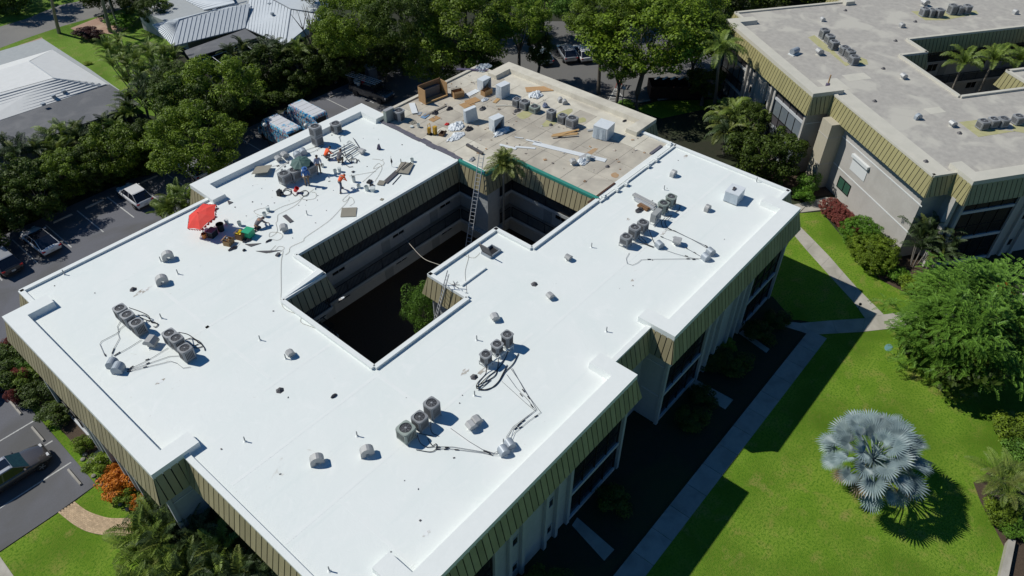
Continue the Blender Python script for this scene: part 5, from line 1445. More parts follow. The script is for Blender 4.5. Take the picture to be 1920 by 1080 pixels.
# coil, pump, hose near red bucket
t = run('hose_coil', 'dark coiled hose lying around the red bucket', 'hose', [[(531, 358), (536, 353), (545, 356), (544, 364), (534, 366), (530, 360), (538, 356), (548, 362), (553, 367), (560, 362), (572, 357), (578, 361), (574, 367), (566, 366), (568, 360)]], .035, 'hose_black', smooth=True)
p = at(525, 366, DZ); t = thing('pump', 'black boxy pump left of the coiled hose', 'pump', (p.x, p.y, DZ), R(20)); obj('case', MB().box((0, 0, .22), (.36, .32, .44)), 'black_plastic', t); obj('motor', MB().tube([(-.1, -.2, .2), (.14, -.2, .2)], .1, 10), 'lead_dark', t); obj('handle', MB().tube([(-.15, 0, .44), (-.15, 0, .52), (.15, 0, .52), (.15, 0, .44)], .02, 6), 'black_plastic', t)
# channels and rods in the work area
for k, (a, b, mt, lb) in enumerate((((617, 291), (659, 268), 'alu', 'longest metal channel leading away from the crouching orange worker'), ((622, 294), (666, 272), 'alu', 'second metal channel beside the crouching workers'), ((645, 294), (672, 276), 'galv', 'third metal channel, just left of the grey bucket'), ((652, 297), (678, 281), 'galv', 'thin rod ending at the grey bucket'), ((662, 259), (675, 279), 'lead_dark', 'thin dark rod crossing behind the grey bucket'))):
    A, B_ = at(a[0], a[1], DZ + .1), at(b[0], b[1], DZ + .1); mb = MB(); L_ = (B_ - A).length; w = .09 if k < 3 else .03
    mb.box((L_ / 2, 0, .01), (L_, w, .012)); mb.box((L_ / 2, w / 2, .03), (L_, .01, .05)); mb.box((L_ / 2, -w / 2, .03), (L_, .01, .05))
    o = obj('metal_channel', mb, mt, loc=A, rz=math.atan2((B_ - A).y, (B_ - A).x)); tag(o, lb, 'channel', 'channels and rods in the work area')
run('hose_bundle', 'heap of curled black hoses beside the crouching workers', 'hoses', [[(645, 270, .5), (646, 285), (652, 300), (660, 306)], [(650, 292), (655, 288), (660, 294), (654, 300), (649, 296)], [(660, 300), (667, 297), (668, 304), (661, 305), (658, 300), (664, 296)], [(668, 306), (671, 299), (674, 303)], [(640, 302), (650, 310), (655, 313), (662, 312)]], .03, 'hose_black', smooth=True)
run('hose_bundle', 'thin grey offcuts of tube behind the work area', 'hoses', [[(635, 258), (640, 253), (645, 254)], [(638, 265), (636, 256)], [(650, 268), (655, 264), (662, 268)], [(633, 275), (636, 282)], [(664, 275), (668, 280), (672, 277)]], .025, 'cond_pale', smooth=True)
# cords
for lb, ls, mt in (('long thin cord running over the roof from the hose coil to the kneeling worker', [[(588, 355), (578, 362), (555, 378), (530, 387), (507, 398), (490, 404), (476, 397), (485, 392), (500, 389)], [(560, 366), (570, 374), (590, 372), (592, 362), (584, 360)], [(570, 367), (555, 384), (530, 398), (521, 403), (520, 413), (517, 418)]], 'cord_tan'),
                   ('thin cord wandering from the bending worker toward the courtyard corner', [[(655, 368), (651, 378), (640, 390), (620, 411), (600, 426), (572, 445), (568, 452), (545, 463), (542, 472), (535, 478)], [(655, 363), (643, 374), (646, 378), (658, 370), (664, 379), (656, 386)]], 'cord_tan'),
                   ('tangled thin cord right of the green box', [[(517, 418), (520, 432), (514, 440), (505, 444), (507, 436), (522, 436), (530, 442), (522, 450), (505, 448)], [(517, 460), (507, 470), (505, 474), (515, 470), (523, 462), (533, 465), (520, 476)]], 'cord_tan'),
                   ('long cord trailing down the roof to the courtyard tip', [[(531, 470), (527, 493), (527, 540), (527, 565), (535, 580), (562, 592), (565, 605), (590, 615), (620, 632), (660, 660), (690, 681), (703, 684)]], 'cord_tan'),
                   ('looping thin cord on the empty white roof behind the boards', [[(703, 340), (712, 325), (716, 314), (710, 306), (700, 316), (717, 310), (719, 303), (710, 299), (698, 298)], [(655, 330), (690, 324), (705, 321)], [(680, 341), (700, 323), (712, 312)]], 'cord_tan'),
                   ('white rope on the small jutting roof by the hatch', [[(875, 550), (874, 535), (872, 510), (878, 485), (878, 477)], [(878, 482), (890, 483), (900, 474)], [(862, 472), (876, 481)]], 'cord_tan'),
                   ('cord lying along the near edge of the courtyard', [[(705, 686), (745, 657), (800, 617), (850, 583), (872, 562)]], 'cord_tan')):
    run('cord', lb, 'cord', ls, .012, mt, zf=.03, smooth=True)
# rope hanging from the far gallery to the small roof
a = MAIN.p3((30.6, 37.85), 5.9); pts = [Vector(a), Vector(at(775, 460, 5.0)), Vector(at(800, 487, 5.8)), Vector(at(823, 497, 7.5))]
pts = [at(753, 438, 5.9), at(772, 462, 6.3), at(795, 485, 7.2), at(825, 497, 8.8)]
pts = arc(pts, 6); o = obj('rope', MB().tube([p - pts[0] for p in pts], .018, 6), 'rope_pale', loc=pts[0]); tag(o, 'pale rope sagging across the courtyard from the far railing to the small roof', 'rope')

# ------------------------------------------------------------------ things on the bare roof
def wrapped(px, py, label, d, rz, tilt=(0, 0)):
    if d[0] < 1.2: d = (d[0] * 1.22, d[1] * 1.2, d[2] * 1.08)
    t = crate(px, py, label, d, 'foam_white', rz, name='wrapped_unit', cat='wrapped unit')
    w, l, h = d
    # loose plastic skirt around
    k = 20; r_ = random.Random(px); mb = MB(); a = []; b = []
    for j in range(k):
        th = 2 * math.pi * j / k; c_, s_ = math.cos(th), math.sin(th); m_ = max(abs(c_) / w, abs(s_) / l) * 2
        a.append((c_ / m_ * 1.02, s_ / m_ * 1.02, h * .98)); e_ = 1.06 + r_.uniform(0, .12); b.append((c_ / m_ * e_, s_ / m_ * e_, r_.uniform(0, .1)))
    mb.rings([a, [((p[0] + q[0]) / 2 * r_.uniform(.97, 1.03), (p[1] + q[1]) / 2 * r_.uniform(.97, 1.03), h * .5) for p, q in zip(a, b)], b], cap=False); obj('plastic_wrap', mb, 'plastic_wrap', t)
    for c in t.children:
        c.rotation_euler = (tilt[0], tilt[1], 0)
    return t
wrapped(1133, 233, 'large white box shaped unit in plastic, alone at the right of the bare roof', (1.45, 1.35, 1.15), R(8))
wrapped(1379, 356, 'box unit in clear plastic with a dark cap, alone on the right white roof', (1.35, 1.1, .85), R(5)); p = at(1377, 354, DZ + .95); o = obj('metal_offcut', MB().box((0, 0, .0), (.4, .18, .06)).box((.1, .1, .03), (.2, .1, .05)), 'lead_dark', loc=p); tag(o, 'small dark scrap lying on top of the plastic covered box', 'scrap')
wrapped(943, 158, 'grey plastic wrapped unit standing behind the row on the bare roof', (.95, .6, 1.15), R(-5))
wrapped(883, 203, 'white plastic wrapped slab standing upright in the middle of the bare roof', (.95, .3, 1.2), R(-15), (R(0), R(-6)))
def frame_unit(px, py, label, rz):
    p = at(px, py, DZ + .6); t = thing('wrapped_unit', label, 'wrapped unit', (p.x, p.y, DZ), rz); w, h, l = 1.12, 1.22, .75
    mb = MB(); mb.box((0, 0, h), (w, l, .05)); mb.box((-w / 2, 0, h / 2), (.05, l, h)); mb.box((w / 2, 0, h / 2), (.05, l, h)); mb.box((0, l / 2, h / 2), (w, .04, h)); mb.box((0, 0, .04), (w, l, .06)); obj('carton', mb, 'foam_white', t)
    mb = MB(); mb.box((0, 0, .42), (.7, .42, .7)); obj('unit', mb, 'cond_grey', t); mb = MB(); mb.box((0, -.22, .42), (.6, .02, .5)); obj('grille', mb, 'louvre_dark', t)
    mb = MB(); mb.hexa([(-.5, -.3, 1.18), (.5, -.3, 1.18), (.52, -.32, 1.1), (-.52, -.32, 1.1)], [(-.55, -.1, .9), (-.5, -.05, .9), (-.62, -.1, .1), (-.66, -.2, .1)]); obj('plastic_wrap', mb, 'plastic_wrap', t)
frame_unit(931, 231, 'open white carton with a grey unit inside, in front of the crumpled plastic', R(-8)); frame_unit(908, 158, 'open white carton with a dark unit inside, at the back of the bare roof', R(0))
# big cardboard crate on its side
p = at(812, 176, DZ + .5); t = thing('cardboard_crate', 'very large brown cardboard and wood crate lying open on its side', 'crate', (p.x, p.y, DZ), R(-8)); t.scale = (1.1, 1.1, 1.2)
obj('side', MB().box((-1.15, 0, .6), (.06, 1.0, 1.2)), 'cardboard', t); obj('side', MB().box((1.15, 0, .6), (.06, 1.0, 1.2)), 'cardboard', t); obj('back', MB().box((0, .5, .65), (2.3, .05, 1.25)), 'cardboard_inside', t); obj('base', MB().box((0, 0, .08), (2.3, 1.0, .1)), 'cardboard', t); obj('batten', MB().box((0, -.5, .14), (2.3, .1, .1)), 'lumber', t); obj('brace', MB().box((1.1, -.0, .6), (.05, 1.4, .08), rx=.8), 'lumber', t); obj('inner_unit', MB().box((.0, .3, .5), (1.7, .3, .8)), 'lead_dark', t)
crate(858, 170, 'open empty cardboard box beside the very large crate', (1.0, .8, .6), 'cardboard', R(-25), name='cardboard_box', open_='cardboard_inside')
crate(912, 168, 'open cardboard box in front of the white carton at the back', (.95, .6, .5), 'cardboard', R(-5), name='cardboard_box', open_='cardboard_inside')
crate(815, 238, 'tall narrow cardboard box beside the amber trolley', (.3, .25, .75), 'amber_paint', R(0), name='cardboard_box')
crate(829, 248, 'dark open box next to the crumpled plastic on the bare roof', (.6, .4, .28), 'cardboard_inside', R(20), name='cardboard_box', open_='lead_dark')
p = at(806, 252, DZ); t = thing('hand_trolley', 'small amber coloured hand trolley with a dark base', 'trolley', (p.x, p.y, DZ), R(10)); obj('frame', MB().tube([(-.18, 0, .05), (-.16, .05, 1.0), (.16, .05, 1.0), (.18, 0, .05)], .03, 6), 'amber_paint', t); obj('plate', MB().box((0, -.12, .04), (.4, .3, .03)), 'black_plastic', t); obj('body', MB().box((0, .05, .4), (.3, .2, .5)), 'amber_paint', t)
for sx in (-.2, .2): obj('wheel', MB().tube([(sx - .03, .08, .1), (sx + .03, .08, .1)], .1, 10), 'tyre', t)
board(775, 203, 'long white panel leaning near the left edge of the bare roof', (.55, 2.0, .04), 'sheet_white', R(-35), .1); board(797, 218, 'small blue sheet right of the long white panel', (.8, .5, .03), 'blue_sheet', R(10), .05); board(787, 213, 'blue grey scrap under the end of the white panel', (.6, .3, .03), 'galv_blue', R(30), .03)
board(876, 196, 'flattened brown cardboard sheet, left of the folded pair', (1.25, .9, .02), 'cardboard', R(-10), .03); board(886, 189, 'flattened brown cardboard sheet, right of the folded pair', (1.3, .9, .02), 'cardboard', R(-10), .06)
board(886, 174, 'white panel lying behind the flattened cardboard', (1.4, .6, .03), 'sheet_white', R(0), .05); board(931, 189, 'pair of thin brown slats beside the grey wrapped unit', (.9, .35, .04), 'lumber', R(15), .04)
board(1011, 167, 'sheet of bright plywood behind the row of condensers', (2.6, 1.0, .025), 'plywood', R(-42), .04, name='plywood_sheet', cat='plywood')
for k, (px, py, rz, lb) in enumerate(((1059, 249, -28, 'lumber plank at the back of the crossed pile'), (1060, 252, -38, 'lumber plank crossing over the pile'), (1065, 249, -20, 'upper lumber plank of the crossed pile'), (1058, 254, -40, 'front lumber plank of the crossed pile'))): board(px, py, lb, (2.3, .17, .05), 'lumber', R(rz + 0), .03 + .05 * k, name='lumber_plank', cat='plank')
a, b = at(993, 267, DZ), at(1137, 302, DZ)
for (pa, pb, w, lb) in (((1000, 268), (1136, 301), .55, 'very long white metal panel lying across the bare roof'), ((937, 271), (968, 279), .3, 'short white strip left of the very long panel'), ((966, 275), (1004, 278), .25, 'white strip beside the left end of the very long panel'), ((965, 257), (981, 259), .12, 'tiny white strip behind the very long panel'), ((986, 262), (1015, 268), .2, 'narrow white strip overlapping the left end of the very long panel')):
    A, B_ = at(pa[0], pa[1], DZ + .06), at(pb[0], pb[1], DZ + .06); L_ = (B_ - A).length; o = obj('white_metal_sheet', MB().box((L_ / 2, 0, 0), (L_, w, .03)), 'sheet_white', loc=A, rz=math.atan2((B_ - A).y, (B_ - A).x)); tag(o, lb, 'panel')
board(890, 281, 'dark roll of roofing lying at the near left of the bare roof', (.22, 2.0, .18), 'lead_dark', R(-5), .05, name='roofing_roll', cat='roll'); board(1107, 245, 'small dark grille beside the big white box', (.6, .25, .12), 'galv', R(-30), .02, name='grille', cat='grille')
lump(1092, 304, 'crumpled white plastic below the grey square base', 1.6, 1.0, .3, 'foam_white', 11); board(1100, 301 - 4, 'grey square base with a white pipe stub on the bare roof', (1.1, .95, .12), 'galv', R(-10), .02, name='pipe_pad', cat='base'); p = at(1103, 298, DZ + .2); bucket(1103, 300, 'white stub on the grey square base', h=.3, r=.2, lid=True, grp=None).location.z = DZ + .15
lump(1004, 179, 'large heap of crumpled white plastic behind the row of condensers', 1.8, 1.4, .45, 'foam_white', 12); lump(856, 238, 'crumpled white plastic sheet in the middle of the bare roof', 1.9, 1.5, .35, 'foam_white', 13); lump(856, 257, 'crumpled white plastic trailing toward the near edge of the bare roof', 2.2, 1.1, .25, 'foam_white', 14)
lump(941, 248, 'crumpled white plastic in front of the open white carton', 2.4, .9, .3, 'foam_white', 15); lump(909, 188, 'small crumpled plastic beside the open cardboard boxes', 1.0, .6, .25, 'foam_white', 16); lump(879, 243, 'black rubbish bag on the bare roof', 1.0, .7, .3, 'black_cloth', 17, 'rubbish_bag', 'bag')
lump(816, 213, 'dark bag beside the plank on the bare roof', .8, .6, .3, 'black_cloth', 18, 'rubbish_bag', 'bag'); lump(843, 205, 'dark bag with white rolls near the upright wrapped slab', .9, .5, .25, 'black_cloth', 19, 'rubbish_bag', 'bag'); lump(905, 205, 'grey crumpled bag right of the upright wrapped slab', .9, .5, .3, 'lead_dark', 20, 'rubbish_bag', 'bag'); lump(838, 234, 'red cloth by the crumpled plastic', .6, .4, .2, 'bucket_red', 21, 'cloth', 'cloth')
lump(773, 230, 'tan folded sheet near the round condenser', .9, .8, .15, 'board_tan', 22, 'cloth', 'cloth'); lump(1022, 201, 'blue and white cloth draped between the condensers of the row', .6, .6, .6, 'plaid_blue', 23, 'cloth', 'cloth')
board(816, 208, 'long grey plank lying on the bare roof', (2.8, .2, .06), 'pole_wood', R(-2), .05, name='wood_plank', cat='plank'); board(815, 223, 'small brown cardboard sheet on the bare roof', (1.0, .6, .02), 'cardboard', R(0), .03); board(952, 198, 'long pale batten left of the row of condensers', (2.2, .18, .05), 'grey_roof_pale', R(-48), .04)
bucket(785, 239, 'white bucket beside the round condenser on the bare roof', h=.35); bucket(772, 239, 'white lid and can left of the bucket on the bare roof', h=.12, r=.16, lid=True)
lump(885, 300, 'small heap of debris near the inner corner of the bare roof', .8, .5, .25, 'galv', 24, 'debris', 'debris'); lump(1058, 222, 'curl of hose and wire below the row of condensers', .7, .4, .15, 'lead_dark', 25, 'debris', 'debris'); lump(970, 208, 'heap of hoses left of the row of condensers', 1.0, .6, .2, 'lead_dark', 26, 'debris', 'debris')
board(886, 132, 'dark long gutter lying at the far corner of the bare roof', (.3, 3.2, .12), 'steel_purple', R(38), .05, name='gutter', cat='gutter'); lump(905, 128, 'blue grey tarp at the far corner of the bare roof', 2.4, 1.6, .3, 'galv_blue', 27, 'tarp', 'tarp')
p = at(1170, 222, DZ); lump(1171, 227, 'dark pair of gloves on the bare roof near the far edge', .6, .3, .12, 'black_cloth', 28, 'work_gloves', 'gloves')
lump(1198, 395, 'pile of grey ducts and offcuts left of the brown fanned condensers', .9, .5, .3, 'lead_dark', 29, 'debris', 'debris')
for k, (pa, pb, w, mt, lb) in enumerate((((1188, 364), (1230, 386), .35, 'galv', 'long grey duct of the pile beside the brown fanned condensers'), ((1191, 371), (1228, 391), .3, 'alu', 'second long duct lower in the pile'), ((1198, 381), (1216, 391), .4, 'cardboard_inside', 'brown framed grille leaning on the ducts'))):
    A, B_ = at(pa[0], pa[1], DZ + .2), at(pb[0], pb[1], DZ + .2); L_ = (B_ - A).length; o = obj('duct', MB().box((L_ / 2, 0, 0), (L_, w, .16)).box((L_ / 2, 0, .1), (L_ * .9, w * .4, .08)), mt, loc=A - Vector((0, 0, .06 * k)), rz=math.atan2((B_ - A).y, (B_ - A).x)); tag(o, lb, 'duct')
# ------------------------------------------------------------------ ladders
def ladder(name, label, foot, top, w=.42, mt='alu'):
    foot = Vector(foot); top = Vector(top); d = (top - foot); L_ = d.length; dn = d.normalized()
    sd = dn.cross(Vector((0, 0, 1))).normalized() * w / 2; t = thing(name, label, 'ladder', foot)
    for sg in (-1, 1): obj('rail', MB().tube([sd * sg, d + sd * sg], .035, 6), mt, t)
    n = int(L_ / .31); key = ('rung', w)
    for i in range(1, n):
        c = d * (i / n); obj('rung', lambda: MB().tube([-sd, sd], .022, 5), mt, t, loc=c, key=(label, 'rung'))
    return t
ladder('extension_ladder', 'tall aluminium extension ladder rising from the courtyard past the teal edge', (33.45, 33.96, 0), (38.05, 35.6, 10.35))
ladder('extension_ladder', 'aluminium ladder standing against the small jutting roof beside the green shrub', (23.6, 29.1, 0), (26.0, 27.6, 10.15), .4)
run('rope', 'blue rope tying the tall ladder to the teal edge', 'rope', [[(902, 320, .3), (908, 325, .25), (916, 322, .2), (922, 318, .2)]], .03, 'blue_cloth')
run('metal_rods', 'loose thin steel rods by the top of the ladder on the small roof', 'rods', [[(842, 533), (862, 534)], [(850, 527), (853, 536)], [(838, 529), (860, 540)], [(846, 538), (858, 528)]], .02, 'lead_dark')
# ------------------------------------------------------------------ vehicles
def wheel(t, x, y, r=.34, w=.22):
    ty = obj('wheel', lambda: MB().lathe([(r * .62, -w / 2), (r * .95, -w / 2), (r, -w * .3), (r, w * .3), (r * .95, w / 2), (r * .62, w / 2)], 18), 'tyre', t, loc=(x, y, r), key=('ty', r, w))
    ty.rotation_euler = (0, R(90), 0)
    def rim():
        mb = MB(); mb.lathe([(r * .64, -w * .42), (r * .64, w * .42)], 16)
        for i in range(5):
            a = 2 * math.pi * i / 5
            for s_ in (-1, 1): mb.box((math.cos(a) * r * .33, math.sin(a) * r * .33, s_ * w * .46), (r * .6, .06, .02), rz=a)
        return mb
    rm = obj('rim', rim, 'rim', ty, key=('rm', r, w)); return ty
def car(loc, rz, label, paint, L_=4.5, W=1.82, H=1.6, hood=1.15, cab0=.95, roofpaint=None, glassroof=False, kind='suv', glass='car_glass', screenmat=None, cat='car', sunroof=False, roof_rails=False):
    """front is +y"""
    t = thing('parked_car', label, cat, loc, rz, 'cars parked around the buildings')
    l = L_ / 2; w = W / 2; zs = .98 if H > 1.5 else .92
    st = [(-l, .42, .62, .80, .80), (-l + .06, .30, .70, zs - .06, .90), (-l + .35, .24, .72, zs, .97), (-l + .9, .22, .70, zs, 1.0), (0, .22, .68, zs - .01, 1.0), (l - 1.3, .22, .68, zs - .03, .99), (l - .75, .22, .66, zs - .10, .96), (l - .28, .25, .62, zs - .20, .90), (l - .05, .32, .56, zs - .34, .78), (l, .40, .52, zs - .42, .70)]
    rg = []
    for y, zb, zm, zt, f in st:
        ww = w * f; rg.append([(-ww * .88, y, zb), (-ww, y, zm), (-ww * .97, y, zt - .06), (-ww * .86, y, zt), (-ww * .4, y, zt + .035), (ww * .4, y, zt + .035), (ww * .86, y, zt), (ww * .97, y, zt - .06), (ww, y, zm), (ww * .88, y, zb)])
    obj('body', MB().rings(rg), paint, t, smooth=True)
    # cabin
    yr0, yr1 = (-l + .12, -l + .82) if kind == 'suv' else (-l + .35, -l + 1.55)
    yf0, yf1 = l - hood - .1, l - hood - .95
    if kind == 'coupe': yr0, yr1, yf1 = -l + .2, -l + 1.25, l - hood - .95
    w0, w1 = w * .90, w * .72; z0, z1 = zs - .03, H - .05
    def q(y, x, z): return Vector((x, y, z))
    B0 = [q(yr0, -w0, z0), q(yf0, -w0, z0), q(yf0, w0, z0), q(yr0, w0, z0)]; T0 = [q(yr1, -w1, z1), q(yf1, -w1, z1), q(yf1, w1, z1), q(yr1, w1, z1)]
    def pane(name, a, b, c, d, m_, ins=.07):
        ctr = (a + b + c + d) / 4; n_ = (b - a).cross(d - a).normalized()
        if n_.dot(ctr - Vector((0, 0, .9))) < 0: n_ = -n_
        qq = [p.lerp(ctr, ins) + n_ * .012 for p in (a, b, c, d)]; obj(name, MB().hexa([p - n_ * .02 for p in qq], qq), m_, t)
    obj('cabin', MB().hexa(B0, T0), paint if not glassroof else paint, t)
    pane('windscreen', B0[1], B0[2], T0[2], T0[1], screenmat or glass); pane('rear_window', B0[3], B0[0], T0[0], T0[3], glass, .06)
    for i, j in ((0, 1), (2, 3)):
        a, b, c, d = B0[i], B0[j], T0[j], T0[i]; m1, m2 = a.lerp(b, .5), d.lerp(c, .45)
        pane('side_window', a, m1, m2, d, glass, .08); pane('side_window', m1, b, c, m2, glass, .08)
    rr = [[(x * .98, y, z1 + .0) for x, y in ((-w1, yr1 - .05), (w1, yr1 - .05), (w1, yf1 + .04), (-w1, yf1 + .04))], [(x * .93, y, z1 + .045) for x, y in ((-w1, yr1 + .05), (w1, yr1 + .05), (w1, yf1 - .08), (-w1, yf1 - .08))]]
    obj('roof', MB().rings(rr), roofpaint or paint, t)
    if sunroof: obj('sunroof', MB().box((0, (yr1 + yf1) / 2 + .35, z1 + .05), (w1 * 1.1, .75, .02)), 'car_glass', t)
    if roof_rails:
        for sx in (-1, 1): obj('roof_rail', MB().tube([(sx * w1 * .9, yr1, z1 + .06), (sx * w1 * .9, yf1 - .1, z1 + .06)], .025, 5), 'rim', t)
    for sx in (-1, 1):
        for y in (-l + .85, l - .85): wheel(t, sx * (w - .10), y)
        obj('headlight', MB().box((sx * w * .56, l - .2, zs - .25), (.30, .2, .09)), 'lamp_glass', t)
        obj('tail_light', MB().box((sx * w * .78, -l + .04, zs - .16), (.26, .1, .14)), 'tail_red', t)
        obj('mirror', MB().box((sx * (w + .07), yf0 - .35, zs + .08), (.18, .10, .13)), paint, t)
        obj('door_handle', MB().box((sx * (w * .985), -.25, zs - .13), (.02, .16, .03)), paint, t)
        obj('door_seam', MB().box((sx * w * .992, .1, .62), (.012, .012, .6)), 'black_plastic', t)
    obj('number_plate', MB().box((0, -l - .0, .62), (.34, .03, .16)), 'plate', t); obj('bumper', MB().box((0, -l + .05, .40), (W * .8, .12, .14)), 'black_plastic', t); obj('grille', MB().box((0, l - .0, .5), (W * .5, .06, .16)), 'black_plastic', t)
    return t
Z0 = .014
car((21.9, 66.7, Z0), 0, 'white hatchback with dark rear window in the lot beyond the roof, nose to the hedge', 'car_white', 4.45, 1.8, 1.62, roofpaint='car_white', roof_rails=True)
car((12.75, 66.5, Z0), R(2), 'white coupe with a long dark glass roof and rear window, left of the empty bays', 'car_white', 4.7, 1.84, 1.42, kind='coupe', glassroof=True, roofpaint='car_glass')
car((9.3, 66.3, Z0), R(2), 'dark car with a pale glaring roof cut by the left edge of the photo', 'car_dark', 4.8, 1.9, 1.6, roofpaint='car_silver')
car((28.2, 66.7, Z0), 0, 'silver car mostly hidden under the tree beside the red parasol', 'car_silver', 4.5, 1.8, 1.5)
car((.35, 43.3, Z0 + .004), R(-90), 'dark brown car with sunroof and greenish windscreen at the lower left', 'car_brown', 4.9, 1.9, 1.5, kind='coupe', hood=1.25, screenmat='car_glass_green', sunroof=True, roofpaint='car_silver')
car((1.6, 51.9, Z0 + .004), R(-80), 'blue white car glimpsed between the red leaved shrubs and the mansard', 'car_blue', 4.5, 1.8, 1.5, glass='car_glass_green')
p = at(1062, 97, .7); car((p.x, p.y, .01), R(-36), 'silver estate car in the far lot between two others', 'car_silver', 4.7, 1.85, 1.6)
p = at(1092, 97, .7); car((p.x, p.y, .01), R(-36), 'white car partly under the broad tree in the far lot', 'car_white', 4.6, 1.8, 1.45)
p = at(1018, 102, .7); car((p.x, p.y, .01), R(-36), 'blue white car half hidden under foliage in the far lot', 'car_blue', 4.6, 1.8, 1.45)
# pickup with ladders on a rack
p = at(697, 170, .8); t = thing('pickup_truck', 'black pickup with ladders on its rack, parked in deep tree shade', 'pickup', (p.x, p.y, Z0), R(188), 'cars parked around the buildings')
L_ = 5.6; w = .95
st = [(-2.8, .5, .75, 1.0, .94), (-2.7, .35, .75, 1.12, 1.0), (-.7, .35, .75, 1.12, 1.0), (1.2, .35, .75, 1.12, 1.0), (1.5, .35, .75, 1.10, 1.0), (2.5, .38, .7, 1.02, .95), (2.78, .45, .65, .9, .86)]
obj('body', MB().rings([[(-w * f * .9, y, zb), (-w * f, y, zm), (-w * f * .96, y, zt), (w * f * .96, y, zt), (w * f, y, zm), (w * f * .9, y, zb)] for y, zb, zm, zt, f in st]), 'car_dark', t, smooth=False)
obj('bed', MB().box((0, -1.75, 1.13), (1.5, 1.75, .02)), 'black_plastic', t); obj('cab', MB().hexa([(-.86, -.75, 1.1), (.86, -.75, 1.1), (.86, 1.25, 1.1), (-.86, 1.25, 1.1)], [(-.7, -.6, 1.78), (.7, -.6, 1.78), (.7, .55, 1.78), (-.7, .55, 1.78)]), 'car_glass', t)
obj('roof', MB().box((0, -.02, 1.80), (1.42, 1.2, .05)), 'car_dark', t)
for sx in (-1, 1):
    for y in (-1.8, 1.85): wheel(t, sx * .85, y, .4, .27)
    obj('headlight', MB().box((sx * .7, 2.72, .82), (.3, .12, .16)), 'lamp_glass', t); obj('mirror', MB().box((sx * 1.05, 1.0, 1.25), (.2, .1, .18)), 'car_dark', t)
    obj('rack_bar', MB().tube([(sx * .8, -2.5, 1.1), (sx * .8, -2.5, 1.85), (sx * .8, .6, 1.92)], .03, 6), 'rail_black', t)
q0 = Matrix.Rotation(R(188), 3, 'Z')
for k, (dx, lb) in enumerate(((-.45, 'left aluminium ladder lying on the rack of the black pickup'), (.25, 'right aluminium ladder lying on the rack of the black pickup'))):
    a = q0 @ Vector((dx, -3.6, 2.05)); b = q0 @ Vector((dx, 1.2, 2.05)); ladder('ladder', lb, (p.x + a.x, p.y + a.y, 2.05), (p.x + b.x, p.y + b.y, 2.06), .4)
for k, (dx, dy, mt, lb) in enumerate(((-.3, -1.5, 'bucket_red', 'red can in the load bed of the black pickup'), (.3, -1.7, 'bucket_white', 'white tub in the load bed of the black pickup'), (0.1, -2.3, 'bucket_white', 'white bucket at the tail of the black pickup'))):
    a = q0 @ Vector((dx, dy, 0)); o = obj('bucket', MB().lathe([(.2, 0), (.24, .42), (.26, .42), (.2, .05), (0, .05)], 12), mt, loc=(p.x + a.x, p.y + a.y, 1.16)); tag(o, lb, 'bucket')
# two vans wrapped in coloured print
def wrap_mat(name, seed):
    mt, t_, b = nt_new(name); N, L = t_.nodes, t_.links
    geo = N.new('ShaderNodeTexCoord')
    n = N.new('ShaderNodeTexNoise'); n.inputs['Scale'].default_value = 1.6; n.inputs['Detail'].default_value = 5; n.inputs['Distortion'].default_value = 2.0
    mp = N.new('ShaderNodeMapping'); mp.inputs['Location'].default_value = (seed, seed, 0); L.new(geo.outputs['Object'], mp.inputs[0]); L.new(mp.outputs[0], n.inputs['Vector'])
    cr = N.new('ShaderNodeValToRGB'); e = cr.color_ramp.elements
    e[0].position = .30; e[0].color = (.01, .05, .20, 1); e[1].position = .72; e[1].color = (.75, .8, .82, 1)
    for ps, c_ in ((.40, (.02, .22, .55, 1)), (.47, (.10, .50, .72, 1)), (.52, (.55, .75, .8, 1)), (.57, (.50, .12, .06, 1)), (.62, (.05, .16, .4, 1))):
        x = e.new(ps); x.color = c_
    L.new(n.outputs['Fac'], cr.inputs[0]); L.new(cr.outputs[0], b.inputs['Base Color']); b.inputs['Roughness'].default_value = .35; b.inputs['Coat Weight'].default_value = .4
wrap_mat('van_wrap', 3.1); wrap_mat('van_wrap_teal', 8.4)
